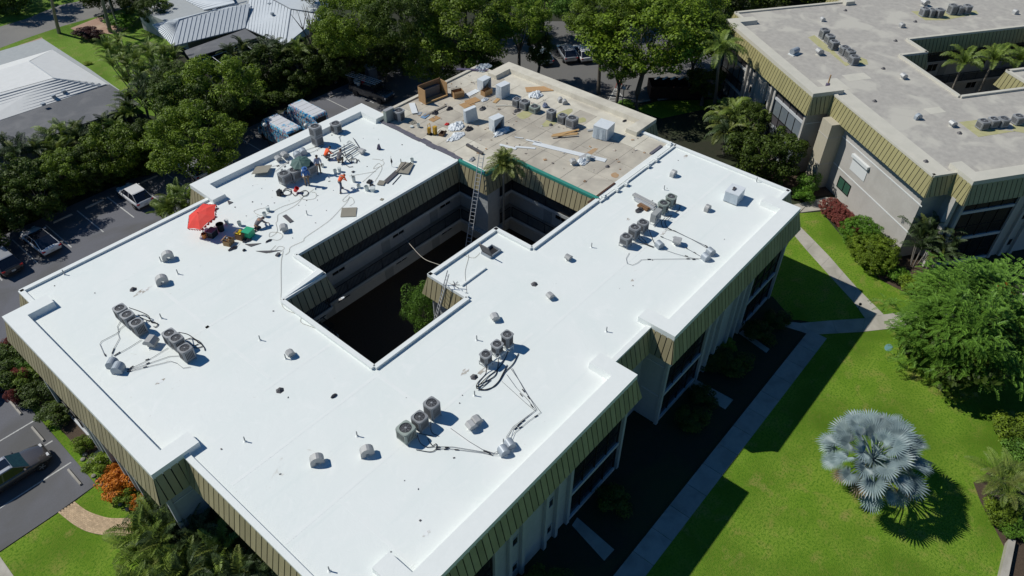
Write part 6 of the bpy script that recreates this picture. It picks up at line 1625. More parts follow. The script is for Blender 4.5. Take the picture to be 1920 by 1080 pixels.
def van(px, py, label, wrap, open_doors):
    p = at(px, py, 2.6); t = thing('panel_van', label, 'van', (p.x, p.y, Z0), R(0), 'painted vans of the roofing crew'); w = 1.0; H = 2.65
    st = [(-2.9, .45, H - .08, .97), (-2.8, .4, H, 1.0), (1.3, .4, H, 1.0), (1.6, .4, H - .15, .98), (2.1, .42, 1.7, .95), (2.9, .45, 1.25, .9), (3.0, .55, .95, .85)]
    rg = []
    for y, zb, zt, f in st:
        ww = w * f; rg.append([(-ww, y, zb), (-ww, y, zb + (zt - zb) * .6), (-ww * .93, y, zt - .12), (-ww * .84, y, zt), (ww * .84, y, zt), (ww * .93, y, zt - .12), (ww, y, zb + (zt - zb) * .6), (ww, y, zb)])
    obj('body', MB().rings(rg), wrap, t)
    obj('roof', MB().hexa([(-.80, -2.75, H + .003), (.80, -2.75, H + .003), (.80, 1.2, H + .003), (-.80, 1.2, H + .003)], [(-.78, -2.7, H + .03), (.78, -2.7, H + .03), (.78, 1.15, H + .03), (-.78, 1.15, H + .03)]), 'car_white', t)
    for k in range(5): obj('roof_rib', MB().box((0, -2.3 + k * .8, H + .04), (1.45, .05, .02)), 'house_white', t)
    obj('windscreen', MB().hexa([(-.82, 1.66, 2.46), (.82, 1.66, 2.46), (.86, 2.12, 1.72), (-.86, 2.12, 1.72)], [(-.82, 1.69, 2.48), (.82, 1.69, 2.48), (.86, 2.15, 1.74), (-.86, 2.15, 1.74)]), 'car_glass', t)
    obj('cargo_opening' if open_doors else 'rear_window', MB().box((0, -2.905, 1.45 if open_doors else 2.0), (1.7 if open_doors else 1.3, .04, 1.9 if open_doors else .6)), 'black_plastic', t)  # with open doors a black plate paints the dark hold
    for sx in (-1, 1):
        for y in (-1.9, 1.95): wheel(t, sx * .88, y, .38, .26)
        obj('tail_light', MB().box((sx * .94, -2.9, 1.3), (.1, .06, .4)), 'tail_red', t); obj('mirror', MB().box((sx * 1.12, 1.9, 1.6), (.2, .12, .3)), 'black_plastic', t)
        if open_doors or sx == -1:
            d = obj('rear_door', MB().box((0, -.45, 1.45), (.05, .9, 1.95)), wrap, t, loc=(sx * .98, -2.92, 0)); d.rotation_euler = (0, 0, R(sx * 12))
            obj('door_window', MB().box((sx * -.03, -.45, 1.95), (.02, .55, .5)), 'car_glass', d)
    # printed band of illegible letter shapes like the photo's, on both flanks
    mb = MB(); r_ = random.Random(px); y = -2.4
    for ch in range(9):
        hgt = .42; st_ = r_.choice([0, 1, 2])
        for sx in (-1, 1):
            x = sx * (w + .004)
            mb.box((x, y, 1.98), (.012, .07, hgt)); 
            if st_ != 0: mb.box((x, y + .14, 1.98 + (.17 if st_ == 1 else -.17)), (.012, .2, .07))
            if st_ == 2: mb.box((x, y + .24, 1.98), (.012, .06, hgt))
            if st_ == 0: mb.box((x, y + .14, 1.98), (.012, .2, .07))
        y += .42
    obj('lettering', mb, 'steel_purple', t)
    return t
v1 = van(521, 227, 'left painted van with rear doors open and blue swirls over its white roof', 'van_wrap', True)
mb = MB(); r_ = random.Random(2)
for k in range(12):
    x, y, s_ = r_.uniform(-.7, .7), r_.uniform(-2.6, -1.3), r_.uniform(.1, .3); mb.prism([(x + math.cos(a_) * s_ * r_.uniform(.5, 1), y + math.sin(a_) * s_ * r_.uniform(.4, .9)) for a_ in [2 * math.pi * q / 9 for q in range(9)]], 2.682 + .0006 * k, 2.6825 + .0006 * k)
obj('printed_swirl', mb, 'van_wrap', v1)
v2 = van(569, 199, 'right painted van with plain white roof, red patch low on its flank', 'van_wrap_teal', False)
obj('red_patch', MB().box((-1.005, -2.2, .9), (.012, 1.1, .45)), 'barrier_red', v2)
# portable toilet
p = at(694, 125, 2.2); t = thing('portable_toilet', 'grey blue portable toilet with a domed cap in the tree shade', 'portable toilet', (p.x, p.y, Z0), R(-10))
obj('cabin', MB().box((0, 0, 1.05), (1.1, 1.1, 2.1)), 'toilet_blue', t); mb = MB(); n_ = 8; a = []; b = []
for i in range(n_ + 1):
    th = math.pi * i / n_; a.append((-.6 * math.cos(th), -.6, 2.1 + .3 * math.sin(th))); b.append((-.6 * math.cos(th), .6, 2.1 + .3 * math.sin(th)))
mb.rings([a, b]); obj('roof_cap', mb, 'toilet_cap', t); obj('door', MB().box((0, -.56, 1.05), (.8, .03, 1.85)), 'toilet_blue', t); obj('vent_stack', MB().tube([(.4, .4, 2.1), (.4, .4, 2.7)], .05, 8), 'black_plastic', t)
# dumpster, barricade, lamps
p0, p1 = at(1222, 152, 1.2), at(1312, 152, 1.2); rz = math.atan2((p1 - p0).y, (p1 - p0).x); c = (p0 + p1) / 2
t = thing('skip', 'long dark open topped waste skip under the broad tree, white rubbish on its rim', 'skip', (c.x - .8, c.y - .8, .01), rz); L_ = 6.8
for (cx, cy, sx, sy) in ((0, -1.2, L_, .08), (0, 1.2, L_, .08), (-L_ / 2, 0, .08, 2.4), (L_ / 2, 0, .08, 2.4)): obj('side', MB().box((cx, cy, .85), (sx, sy, 1.5)), 'rust_steel', t)
for k in range(9): obj('rib', MB().box((-L_ / 2 + .3 + k * (L_ - .6) / 8, -1.27, .85), (.1, .08, 1.4)), 'rust_steel', t)
obj('floor', MB().box((0, 0, .12), (L_, 2.4, .1)), 'rust_steel', t)
for k in range(6):
    a = Matrix.Rotation(rz, 3, 'Z') @ Vector((-2.4 + k * .95, 1.0, 1.62)); o = obj('rubbish_sheet', MB().hexa([(-.5, -.12, 0), (.5, -.18, 0), (.45, .15, 0), (-.5, .1, 0)], [(-.45, -.1, .07), (.45, -.1, .12), (.4, .1, .06), (-.4, .1, .1)]), 'foam_white', loc=(c.x - .8 + a.x, c.y - .8 + a.y, a.z)); tag(o, 'one of the pale scraps lying along the far rim of the skip', 'rubbish', 'pale scraps on the rim of the skip')
p = at(1160, 162, 0); t = thing('barricade', 'red and white barricade standing at the tip of the hatched parking area', 'barricade', (p.x, p.y, .01), R(20))
for sx in (-.55, .55): obj('post', MB().tube([(sx, -.25, 0), (sx, 0, 1.6), (sx, .25, 0)], .05, 6), 'barrier_red', t)
for z in (.5, .9, 1.3): obj('plank', MB().box((0, 0, z), (1.3, .05, .16)), 'barrier_red' if z != .9 else 'road_paint', t)
def globe(px, py, lb, h=3.0):
    p = at(px, py, h); t = thing('lamp_post', lb, 'lamp post', (p.x, p.y, 0), 0, 'white globe lamp posts'); obj('post', lambda: MB().tube([(0, 0, 0), (0, 0, h)], .05, 8), 'rail_black', t, key='glp'); obj('globe', lambda: MB().lathe([(.03, h - .05), (.16, h + .02), (.22, h + .18), (.16, h + .34), (.03, h + .4)], 14), 'globe', t, key='glg', smooth=True)
globe(1170, 168, 'black lamp post with a white globe beside the hatched area in the far lot'); globe(497, 237, 'white globe lamp just left of the left painted van'); globe(574, 238, 'white globe lamp between the two painted vans')
# ------------------------------------------------------------------ vegetation
def crown_mesh(name, seed, rx, ry, rz, n_clump, n_leaf, leaf, mt, clump=.30, flat=.0, droop=.3, asp=.45, hollow=.45):
    r_ = random.Random(seed); vs = []; fs = []
    cl = []
    for i in range(n_clump):
        while True:
            d = Vector((r_.uniform(-1, 1), r_.uniform(-1, 1), r_.uniform(-.75, 1)))
            if hollow < d.length < 1: break
        k = 1 + .22 * noise.noise(d * 1.7 + Vector((seed * 3.1, 0, 0)))
        cl.append((Vector((d.x * rx, d.y * ry, d.z * rz)) * k, clump * r_.uniform(.65, 1.35)))
    rm = (rx + ry + rz) / 3
    for i in range(n_leaf):
        c, cr = cl[r_.randrange(n_clump)]
        d = Vector((r_.gauss(0, 1), r_.gauss(0, 1), r_.gauss(0.15, 1))).normalized()
        p = c + Vector((d.x * cr * rm, d.y * cr * rm, d.z * cr * rm * .75)) * (r_.uniform(.75, 1.05))
        nrm = (d + Vector((r_.uniform(-.6, .6), r_.uniform(-.6, .6), r_.uniform(-.3, .9)))).normalized()
        u = nrm.cross(Vector((r_.uniform(-1, 1), r_.uniform(-1, 1), r_.uniform(-1, 1)))).normalized(); v = nrm.cross(u)
        L_ = leaf * r_.uniform(.6, 1.35); W_ = L_ * asp; n = len(vs)
        vs += [tuple(p - u * L_ * .5), tuple(p + v * W_ * .5 - nrm * .04 * L_), tuple(p + u * L_ * .5 - nrm * droop * L_ * .5), tuple(p - v * W_ * .5 - nrm * .04 * L_)]
        fs.append((n, n + 1, n + 2, n + 3))
    me = bpy.data.meshes.new(name); me.from_pydata(vs, [], fs); me.materials.append(MATS[mt]); me.update(); return me
CR = {}
def crown(kind, mt):
    """shared unit crowns; scaled by the tree"""
    if (kind, mt) in CR: return CR[kind, mt]
    k = kind[0]; sd = int(kind[1])
    if k == 'b': me = crown_mesh('crown', 10 + sd, 1, 1, .66, 120, 28000, .042, mt, clump=.185, asp=.62, hollow=.5)       # broad
    elif k == 'd': me = crown_mesh('crown', 20 + sd, 1, 1, .8, 80, 14000, .065, mt, clump=.22, asp=.6, hollow=.5)
    elif k == 's': me = crown_mesh('crown', 30 + sd, 1, 1, .85, 30, 4200, .14, mt, clump=.38, asp=.5, hollow=.3)        # shrub
    elif k == 'h': me = crown_mesh('crown', 40 + sd, 1, 1, 1, 150, 15000, .065, mt, clump=.15, asp=.6, hollow=.82)
    elif k == 'p': me = crown_mesh('crown', 50 + sd, 1, 1, .85, 70, 9000, .085, mt, clump=.30, asp=.35, hollow=.3)
    CR[kind, mt] = me; return me
def trunk_mb(h, r, seed, limbs=5, spread=1.0, top=None):
    r_ = random.Random(seed); mb = MB(); hb = h * .45
    pts = [Vector((0, 0, -.1)), Vector((r_.uniform(-.1, .1), r_.uniform(-.1, .1), hb * .5)), Vector((r_.uniform(-.2, .2), r_.uniform(-.2, .2), hb))]
    mb.tube(pts, [r * 1.3, r, r * .85], 9); o = pts[-1]
    for i in range(limbs):
        a = 2 * math.pi * i / limbs + r_.uniform(-.3, .3); s_ = spread * r_.uniform(.4, .9)
        e = Vector((math.cos(a) * s_, math.sin(a) * s_, h * r_.uniform(.8, 1.05))); m_ = o.lerp(e, .45) + Vector((0, 0, .2 * h * .3))
        mb.tube([o, m_, e], [r * .6, r * .38, r * .12], 6)
        for k in range(2):
            e2 = m_ + Vector((r_.uniform(-1, 1) * spread * .5, r_.uniform(-1, 1) * spread * .5, h * .3)); mb.tube([m_, e2], [r * .3, r * .08], 5)
    return mb
def tree(px, py, zc, rad, label, kind='b1', mt='leaf_green', hs=1.0, xy=None, cat='tree', name='tree', grp=None, tr=.22, base=None, rzz=None):
    p = at(px, py, zc) if xy is None else Vector((xy[0], xy[1], zc)); r_ = random.Random(int(p.x * 13 + p.y * 7))
    bx_ = base if base else (p.x, p.y)
    t = thing(name, label, cat, (bx_[0], bx_[1], 0), 0, grp)
    o = obj('trunk', trunk_mb(zc + rad * .15, tr, int(p.x * 3), spread=rad * .7), 'bark', t)
    c = obj('crown', crown(kind, mt), None, t, loc=(p.x - bx_[0], p.y - bx_[1], zc), rz=r_.uniform(0, 6) if rzz is None else rzz); c.scale = (rad, rad, rad * hs)
    return t
def shrub(px, py, label, rad, h, mt, kind='s1', name='shrub', cat='shrub', zc=None, sx=1.0, rz=0.0, grp=None):
    zc = h / 2 if zc is None else zc
    p = at(px, py, zc); t = thing(name, label, cat, (p.x, p.y, 0), rz, grp)
    obj('stem', lambda: MB().tube([(0, 0, 0), (.05, 0, .5), (0, .05, 1)], [.05, .04, .02], 6), 'bark', t, key='stem').scale = (1, 1, h * .6)
    c = obj('foliage', crown(kind, mt), None, t, loc=(0, 0, zc)); c.scale = (rad * sx, rad, h / 2 / .95); return t

# ---- palms
def frond_mb(L_, lw, n, droop, stiff=.0, vshape=.5, seed=0, lmax=.5, petiole=.12):
    """arching feather frond along +x"""
    r_ = random.Random(seed); mb = MB(); pts = []
    for i in range(11):
        s_ = i / 10; a = stiff - droop * s_ ** 1.5
        pts.append(None)
    x = z = 0; P_ = [Vector((0, 0, 0))]; ang = stiff
    for i in range(12):
        ang = stiff - droop * (i / 12) ** 1.3; x += math.cos(ang) * L_ / 12; z += math.sin(ang) * L_ / 12; P_.append(Vector((x, 0, z)))
    mb.tube(P_, [.035 * (1 - i / 13) + .006 for i in range(13)], 4, cap=False)
    for i in range(n):
        f = petiole + (1 - petiole) * (i + .5) / n; g = f * 12; k = min(int(g), 11); p = P_[k].lerp(P_[k + 1], g - k); d = (P_[k + 1] - P_[k]).normalized()
        ll = lmax * math.sin(math.pi * min(1, .12 + f * .86)) ** .7 * r_.uniform(.85, 1.1); up = d.cross(Vector((0, 1, 0))).normalized() * -1
        if up.z < 0: up = -up
        for sg in (-1, 1):
            dr = (Vector((0, sg, 0)) * .85 + d * .55 + up * (vshape * r_.uniform(.4, 1.2))).normalized(); m_ = p + dr * ll * .55; e = p + dr * ll * .9 + Vector((0, 0, -ll * .38)); w_ = d * lw * .5
            mb.face([p - w_ * .6, p + w_ * .6, m_ + w_, m_ - w_]); mb.face([m_ - w_, m_ + w_, e])
    return mb
FR = {}
def frond_mesh(kind, mt):
    if (kind, mt) in FR: return FR[kind, mt]
    a = {'areca': lambda i: frond_mb(2.6, .07, 26, 1.5, 1.15, .5, i, .62), 'royal': lambda i: frond_mb(3.2, .09, 30, 1.9, .75, .3, i, .85), 'date': lambda i: frond_mb(2.4, .05, 26, 1.3, .8, .4, i, .55), 'court': lambda i: frond_mb(1.9, .06, 24, 1.6, .85, .45, i, .55)}[kind[:-1]](int(kind[-1]))
    me = a.mesh('frond', mt); FR[kind, mt] = me; return me
def palm(px, py, zt, label, kind='royal', mt='palm_green', n=16, h=None, s=1.0, tr=.14, xy=None, name='palm_tree', grp=None, lo=-.5, hi=1.1, base=None, trunk=True, seed=None):
    p = at(px, py, zt) if xy is None else Vector((xy[0], xy[1], zt)); b = base or (p.x, p.y); seed = seed or int(abs(px * 7 + py * 3)); r_ = random.Random(seed)
    t = thing(name, label, 'palm', (b[0], b[1], 0), 0, grp); d = Vector((p.x - b[0], p.y - b[1], 0))
    if trunk: obj('trunk', MB().tube([(0, 0, -.05), d * .35 + Vector((0, 0, zt * .35)), d * .8 + Vector((0, 0, zt * .7)), d + Vector((0, 0, zt))], [tr * 1.25, tr, tr * .9, tr * .75], 9), 'palm_trunk', t)
    for i in range(n):
        o = obj('frond', frond_mesh(kind + str(1 + i % 3), mt), None, t, loc=d + Vector((0, 0, zt)))
        a = i * 2.399 + r_.uniform(-.2, .2); e = lo + (hi - lo) * ((i + .5) / n) + r_.uniform(-.1, .1)
        o.rotation_euler = (r_.uniform(-.15, .15), -e * .55, a); k = s * r_.uniform(.85, 1.1); o.scale = (k, k, k)
    return t
def palm_clump(px, py, label, rad, h, n_st, mt='palm_green', kind='areca', s=1.0, per=9, zc=None, name='palm_clump', grp=None, xy=None):
    """a multi-stemmed clump: stems and fronds"""
    zc = h * .7 if zc is None else zc
    p = at(px, py, zc) if xy is None else Vector((xy[0], xy[1], zc)); r_ = random.Random(int(px * 3 + py)); t = thing(name, label, 'palm', (p.x, p.y, 0), 0, grp); mb = MB()
    for k in range(n_st):
        a = k * 2.399; rr = rad * math.sqrt((k + .5) / n_st) * .8; b = Vector((math.cos(a) * rr, math.sin(a) * rr, 0)); hh = h * r_.uniform(.45, .8); tp = b * 1.25 + Vector((0, 0, hh)); mb.tube([b * .5, tp], [.06, .045], 5)
        for i in range(per):
            o = obj('frond', frond_mesh(kind + str(1 + (i + k) % 3), mt if r_.random() > .12 else 'palm_yellow'), None, t, loc=tp)
            o.rotation_euler = (r_.uniform(-.2, .2), -r_.uniform(-.5, .7), i * 2.399 + k + r_.uniform(-.3, .3)); q = s * r_.uniform(.8, 1.15); o.scale = (q, q, q)
    obj('stem', mb, 'palm_trunk', t); return t

# silver fan palm on the lawn
def fan_mesh(seed, n=30, rad=1.2):
    r_ = random.Random(seed); mb = MB(); fold = .055
    for i in range(n):
        a0 = -math.pi * .80 + i * (2 * math.pi * .80) / n; a1 = a0 + (2 * math.pi * .80) / n; am = (a0 + a1) / 2
        rr = rad * (.78 + .22 * math.cos(am)) * r_.uniform(.94, 1.05)
        def P_(a, q, z): return Vector((math.cos(a) * q, math.sin(a) * q, z - .16 * (q / rad) ** 2 + .42 * abs(math.sin(a)) * q))
        c = Vector((0, 0, 0)); hub = .06
        e0, e1 = P_(a0, rr * .5, 0), P_(a1, rr * .5, 0); mm = P_(am, rr * .5, fold); tip = P_(am, rr, -.05)
        mb.face([c, e0, mm]); mb.face([c, mm, e1]); q0, q1 = P_(am - .05, rr * .74, 0.0), P_(am + .05, rr * .74, .0)
        mb.face([e0, q0, mm]); mb.face([mm, q1, e1]); mb.face([mm, q0, tip]); mb.face([mm, tip, q1])
    return mb
sp = thing('silver_palm', 'silver blue fan palm standing alone on the bright lawn', 'palm', (36.3, .75, 0))
obj('trunk', MB().tube([(0, 0, -.1), (0, 0, 1.5), (0.05, 0, 3.2)], [.32, .24, .22], 12), 'palm_trunk', sp)
fm = [fan_mesh(i).mesh('leaf', 'palm_silver') for i in range(3)]; dead = fan_mesh(7, 20, 1.0).mesh('leaf', 'palm_dead'); r_ = random.Random(4)
NF = 50
for i in range(NF):
    a = i * 2.399963; f = (i + .5) / NF; el = math.asin(max(-.55, min(.98, 1.0 - 1.45 * f))); ln = 1.35 + 1.25 * math.cos(el) * r_.uniform(.8, 1.12)
    d = Vector((math.cos(a) * math.cos(el), math.sin(a) * math.cos(el), math.sin(el) * .9)); base_ = Vector((0, 0, 3.3)); tip = base_ + d * ln
    o = obj('leaf', dead if i in (38, 43, 47, 49) else fm[i % 3], None, sp, loc=tip); q = s_ = r_.uniform(.68, 1.08); o.scale = (q, q, q)
    X = (d + Vector((0, 0, -.30))).normalized(); Z = (Vector((0, 0, 1)) + d * .55).normalized(); Y = Z.cross(X).normalized(); Z = X.cross(Y)
    M = Matrix((X, Y, Z)).transposed(); o.rotation_euler = (M @ Matrix.Rotation(r_.uniform(-.7, .7), 3, 'X')).to_euler()
    obj('petiole', MB().tube([base_ - Vector((0, 0, .15)), base_.lerp(tip, .5) + Vector((0, 0, .05)), tip], [.05, .04, .03], 5), 'palm_silver', sp)

# big shrub tree with feathery sprays at the right
def spray_mesh(seed, n, rx, ry, rz, mt):
    r_ = random.Random(seed); vs = []; fs = []
    for i in range(n):
        while True:
            d = Vector((r_.uniform(-1, 1), r_.uniform(-1, 1), r_.uniform(-.7, 1)))
            if .45 < d.length < 1 and noise.noise(d * 2.6 + Vector((seed * 2, 3, 0))) > -.18: break
        k = .92 + .55 * noise.noise(d * 2.3 + Vector((seed, 0, 0))); p = Vector((d.x * rx, d.y * ry, d.z * rz)) * k
        out = (Vector((d.x, d.y, d.z * .3)) + Vector((r_.uniform(-.9, .9), r_.uniform(-.9, .9), r_.uniform(-.25, .25)))).normalized(); L_ = r_.uniform(.35, .8); sd = out.cross(Vector((0, 0, 1)))
        if sd.length < .1: sd = Vector((1, 0, 0))
        sd.normalize(); up = sd.cross(out); m_ = 7
        for j in range(m_):
            s_ = (j + .5) / m_; q = p + out * L_ * s_ + Vector((0, 0, -.25 * L_ * s_ * s_)); w_ = .16 * (1 - .4 * s_); t_ = .05
            for sg in (-1, 1):
                dr = (sd * sg + out * .35 + up * .35).normalized(); n_ = len(vs); vs += [tuple(q - out * t_ * .6), tuple(q + dr * w_ * .6 - out * t_), tuple(q + dr * w_), tuple(q + dr * w_ * .5 + out * t_)]; fs.append((n_, n_ + 1, n_ + 2, n_ + 3))
    me = bpy.data.meshes.new('foliage'); me.from_pydata(vs, [], fs); me.materials.append(MATS[mt]); me.update(); return me
p = at(1824, 610, 4.0); t = thing('tree', 'large light green feathery tree covering the path junction at the right', 'tree', (p.x, p.y, 0))
obj('trunk', trunk_mb(4.2, .2, 3, 7, 2.6), 'bark', t); o = obj('crown', spray_mesh(5, 7600, 5.6, 5.2, 4.4, 'leaf_lime'), None, t, loc=(0, 0, 4.0), rz=.6)
obj('crown', crown('s3', 'leaf_dark'), None, t, loc=(0, 0, 3.0), label='dark inner foliage').scale = (4.3, 4.0, 3.1)  # darker leaf colour paints the shade in the crown's gaps
# hedges by the grey building
def hedge_line(pts, r, h, label, mt, name='hedge', kind='h1'):
    P_ = [at(x, y, h * .5) for x, y in pts]; t = thing(name, label, 'hedge', (P_[0].x, P_[0].y, 0)); 
    for i, q in enumerate(P_):
        c = obj('foliage', crown('h' + str(1 + i % 2), mt), None, t, loc=(q.x - P_[0].x, q.y - P_[0].y, h * .5), rz=i * 1.3); c.scale = (r, r, h * .52)
hedge_line([(1558, 388), (1568, 396), (1579, 407), (1590, 419), (1600, 431)], 1.0, 1.6, 'red leaved clipped hedge along the wall of the grey building', 'leaf_red')
hedge_line([(1612, 434), (1621, 444)], 1.6, 2.6, 'bright round topped green bush between the red hedge and the dark hedge', 'leaf_hedge')
hedge_line([(1625, 460), (1634, 472), (1643, 484), (1650, 470)], 1.55, 2.4, 'dark green clipped hedge at the lower corner of the plain wall', 'leaf_green')
shrub(1515, 342, 'light green shrub by the foot of the stair tower, upper of two', 1.1, 2.2, 'leaf_lime', 's1'); shrub(1504, 364, 'light green shrub by the foot of the stair tower, lower of two', 1.05, 1.5, 'leaf_hedge', 's2')
tree(1440, 288, 2.8, 3.6, 'dark rounded tree under the windows of the grey building', 'd1', 'leaf_dark', 1.0)
palm_clump(1735, 450, 'feathery palm at the corner of the grey building wall', 1.3, 4.0, 6, 'palm_dark', s=.9)
palm_clump(1762, 470, 'second feathery palm behind the light green tree', 1.2, 3.4, 5, 'palm_dark', s=.8)
shrub(1685, 515, 'low bush with yellow tips in the mulch below the dark hedge', 1.0, 1.1, 'leaf_hedge', 's2'); shrub(1712, 528, 'low green bush beside the light green tree', 1.2, 1.3, 'leaf_green', 's1'); shrub(1880, 540, 'orange tipped bush behind the light green tree', .8, 1.0, 'leaf_orange', 's2')
palm_clump(1888, 905, 'fine leaved palm at the lower right edge of the lawn', .9, 2.6, 5, 'palm_green', 'date', .9, 8); shrub(1880, 955, 'green shrub below the fine leaved palm', 1.1, 1.3, 'leaf_green', 's1'); shrub(1900, 990, 'olive ground shrub touching the low pale wall', 1.0, .9, 'leaf_hedge', 's2'); shrub(1915, 850, 'bright shrub at the right edge above the fine leaved palm', 1.2, 1.6, 'leaf_lime', 's2'); shrub(1905, 800, 'dark shrub under the feathery tree at the right edge', 1.5, 1.8, 'leaf_green', 's1')
shrub(1362, 645, 'pale flowering bush in the shaded bed', .7, .8, 'leaf_yellow', 's2'); shrub(1335, 668, 'dark shrub in the shaded bed left of the pale flowering bush', 1.3, 1.2, 'leaf_dark', 's1')
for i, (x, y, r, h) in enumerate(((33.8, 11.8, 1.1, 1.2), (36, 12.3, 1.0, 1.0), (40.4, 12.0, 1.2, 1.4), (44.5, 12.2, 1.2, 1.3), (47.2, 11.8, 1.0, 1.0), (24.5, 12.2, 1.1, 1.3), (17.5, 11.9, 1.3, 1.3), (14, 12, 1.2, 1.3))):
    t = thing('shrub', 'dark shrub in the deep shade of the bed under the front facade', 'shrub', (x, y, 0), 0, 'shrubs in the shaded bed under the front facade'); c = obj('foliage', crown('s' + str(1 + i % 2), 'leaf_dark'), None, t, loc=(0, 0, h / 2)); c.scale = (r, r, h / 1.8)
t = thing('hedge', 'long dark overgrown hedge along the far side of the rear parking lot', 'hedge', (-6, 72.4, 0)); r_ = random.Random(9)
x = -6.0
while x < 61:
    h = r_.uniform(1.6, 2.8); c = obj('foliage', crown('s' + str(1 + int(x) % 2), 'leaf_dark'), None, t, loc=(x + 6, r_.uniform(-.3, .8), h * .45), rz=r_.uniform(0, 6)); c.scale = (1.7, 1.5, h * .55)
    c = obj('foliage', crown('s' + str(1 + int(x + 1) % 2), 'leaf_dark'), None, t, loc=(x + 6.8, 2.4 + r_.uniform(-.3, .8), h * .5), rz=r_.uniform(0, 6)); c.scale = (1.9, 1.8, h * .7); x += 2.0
# courtyard: palm and shrub
palm(944, 318, 9.0, 'slender palm rising out of the courtyard beside the tall ladder', 'court', 'palm_yellow', 30, s=1.05, tr=.10, lo=-.8, hi=2.0)
tree(793, 573, 4.6, 1.5, 'bright green shrub tree growing in the courtyard beside the smaller roof', 'p1', 'leaf_lime', 1.55, tr=.1)
struct('courtyard_floor', MB().face([(16, 24, .004), (43, 24, .004), (43, 40, .004), (16, 40, .004)]), 'mulch')
# west side planting
for px, py, lb, r, h, mt, k in ((22, 665, 'reddish green shrub farthest up the left edge', 1.4, 2.0, 'leaf_dark', 's1'), (12, 700, 'dark shrub with red shoots at the left edge', 1.5, 2.0, 'leaf_dark', 's2'), (50, 690, 'bright green bush against the olive mansard', .75, 1.7, 'leaf_lime', 's1'), (40, 712, 'green shrub with red shoots beside the bright bush', 1.2, 1.7, 'leaf_green', 's2'), (72, 735, 'shaded dark bush under the mansard', 1.2, 1.5, 'leaf_dark', 's1'), (100, 775, 'second shaded dark bush under the mansard', 1.1, 1.2, 'leaf_dark', 's2'),
      (158, 830, 'small round green shrub beside the pale concrete pad', .65, 1.1, 'leaf_green', 's1'), (186, 872, 'round green shrub left of the orange croton', .95, 1.4, 'leaf_green', 's2'),
      (18, 648, 'red croton shoots against the mansard, top of the left edge', .5, 1.6, 'leaf_red', 's2'), (42, 705, 'red shoots in the middle of the left edge shrubs', .45, 1.9, 'leaf_red', 's1'), (25, 745, 'low red shoots near the parking bays', .5, 1.5, 'leaf_red', 's2')):
    shrub(px, py, lb, r, h, mt, k)
shrub(228, 905, 'large orange and green croton bush beside the curved brick path', 1.15, 1.7, 'leaf_orange', 's1', 'croton_bush', 'croton'); shrub(214, 882, 'orange croton at the far side of the large one', .6, 1.1, 'leaf_orange', 's2', 'croton_bush', 'croton'); shrub(240, 930, 'green croton with orange tips nearest the mansard', .8, 1.2, 'leaf_green', 's2', 'croton_bush', 'croton'); shrub(262, 938, 'small orange croton at the end of the brick path', .6, 1.1, 'leaf_orange', 's1', 'croton_bush', 'croton'); shrub(257, 987, 'yellow orange croton under the palms by the brick path', .45, .9, 'leaf_orange', 's2', 'croton_bush', 'croton')
for px, py, lb, r, h, n, mt in ((318, 960, 'drooping dark palm beside the orange crotons', 1.2, 3.2, 6, 'palm_dark'), (290, 1010, 'silvery green palm at the right end of the brick path', 1.2, 3.0, 6, 'palm_green'), (350, 1000, 'palm under the notch of the mansard', 1.4, 3.6, 6, 'palm_dark'), (300, 1065, 'palm at the bottom edge left of the mansard', 1.5, 3.4, 6, 'palm_green'), (385, 1050, 'dense palm close to the front mansard at the bottom', 1.6, 3.6, 7, 'palm_dark'), (440, 1040, 'palm touching the front mansard at the bottom', 1.3, 3.6, 6, 'palm_green'), (480, 1090, 'lowest palm under the front mansard', 1.5, 3.4, 6, 'palm_dark'), (350, 1110, 'palm cut by the bottom edge of the photo', 1.6, 3.2, 6, 'palm_green'), (350, 915, 'palm tucked into the corner between the two mansards', .8, 3.6, 4, 'palm_dark')):
    palm_clump(px, py, lb, r, h, n, mt, s=.85, per=8)
for i, (px, py) in enumerate(((325, 1000), (400, 1010), (450, 1075), (330, 1050), (400, 1090))): shrub(px, py, 'dark undergrowth shrub between the palms at the lower left', 1.6, 1.6, 'leaf_dark', 's' + str(1 + i % 2), grp='undergrowth between the lower left palms')
palm_clump(335, 378, 'bright green palm squeezed against the mansard near the red parasol', 1.1, 4.6, 6, 'palm_green', s=.75, zc=3.6); palm_clump(312, 395, 'lower bright green palm left of the red parasol', .9, 4.0, 4, 'palm_green', s=.75, zc=3.2)
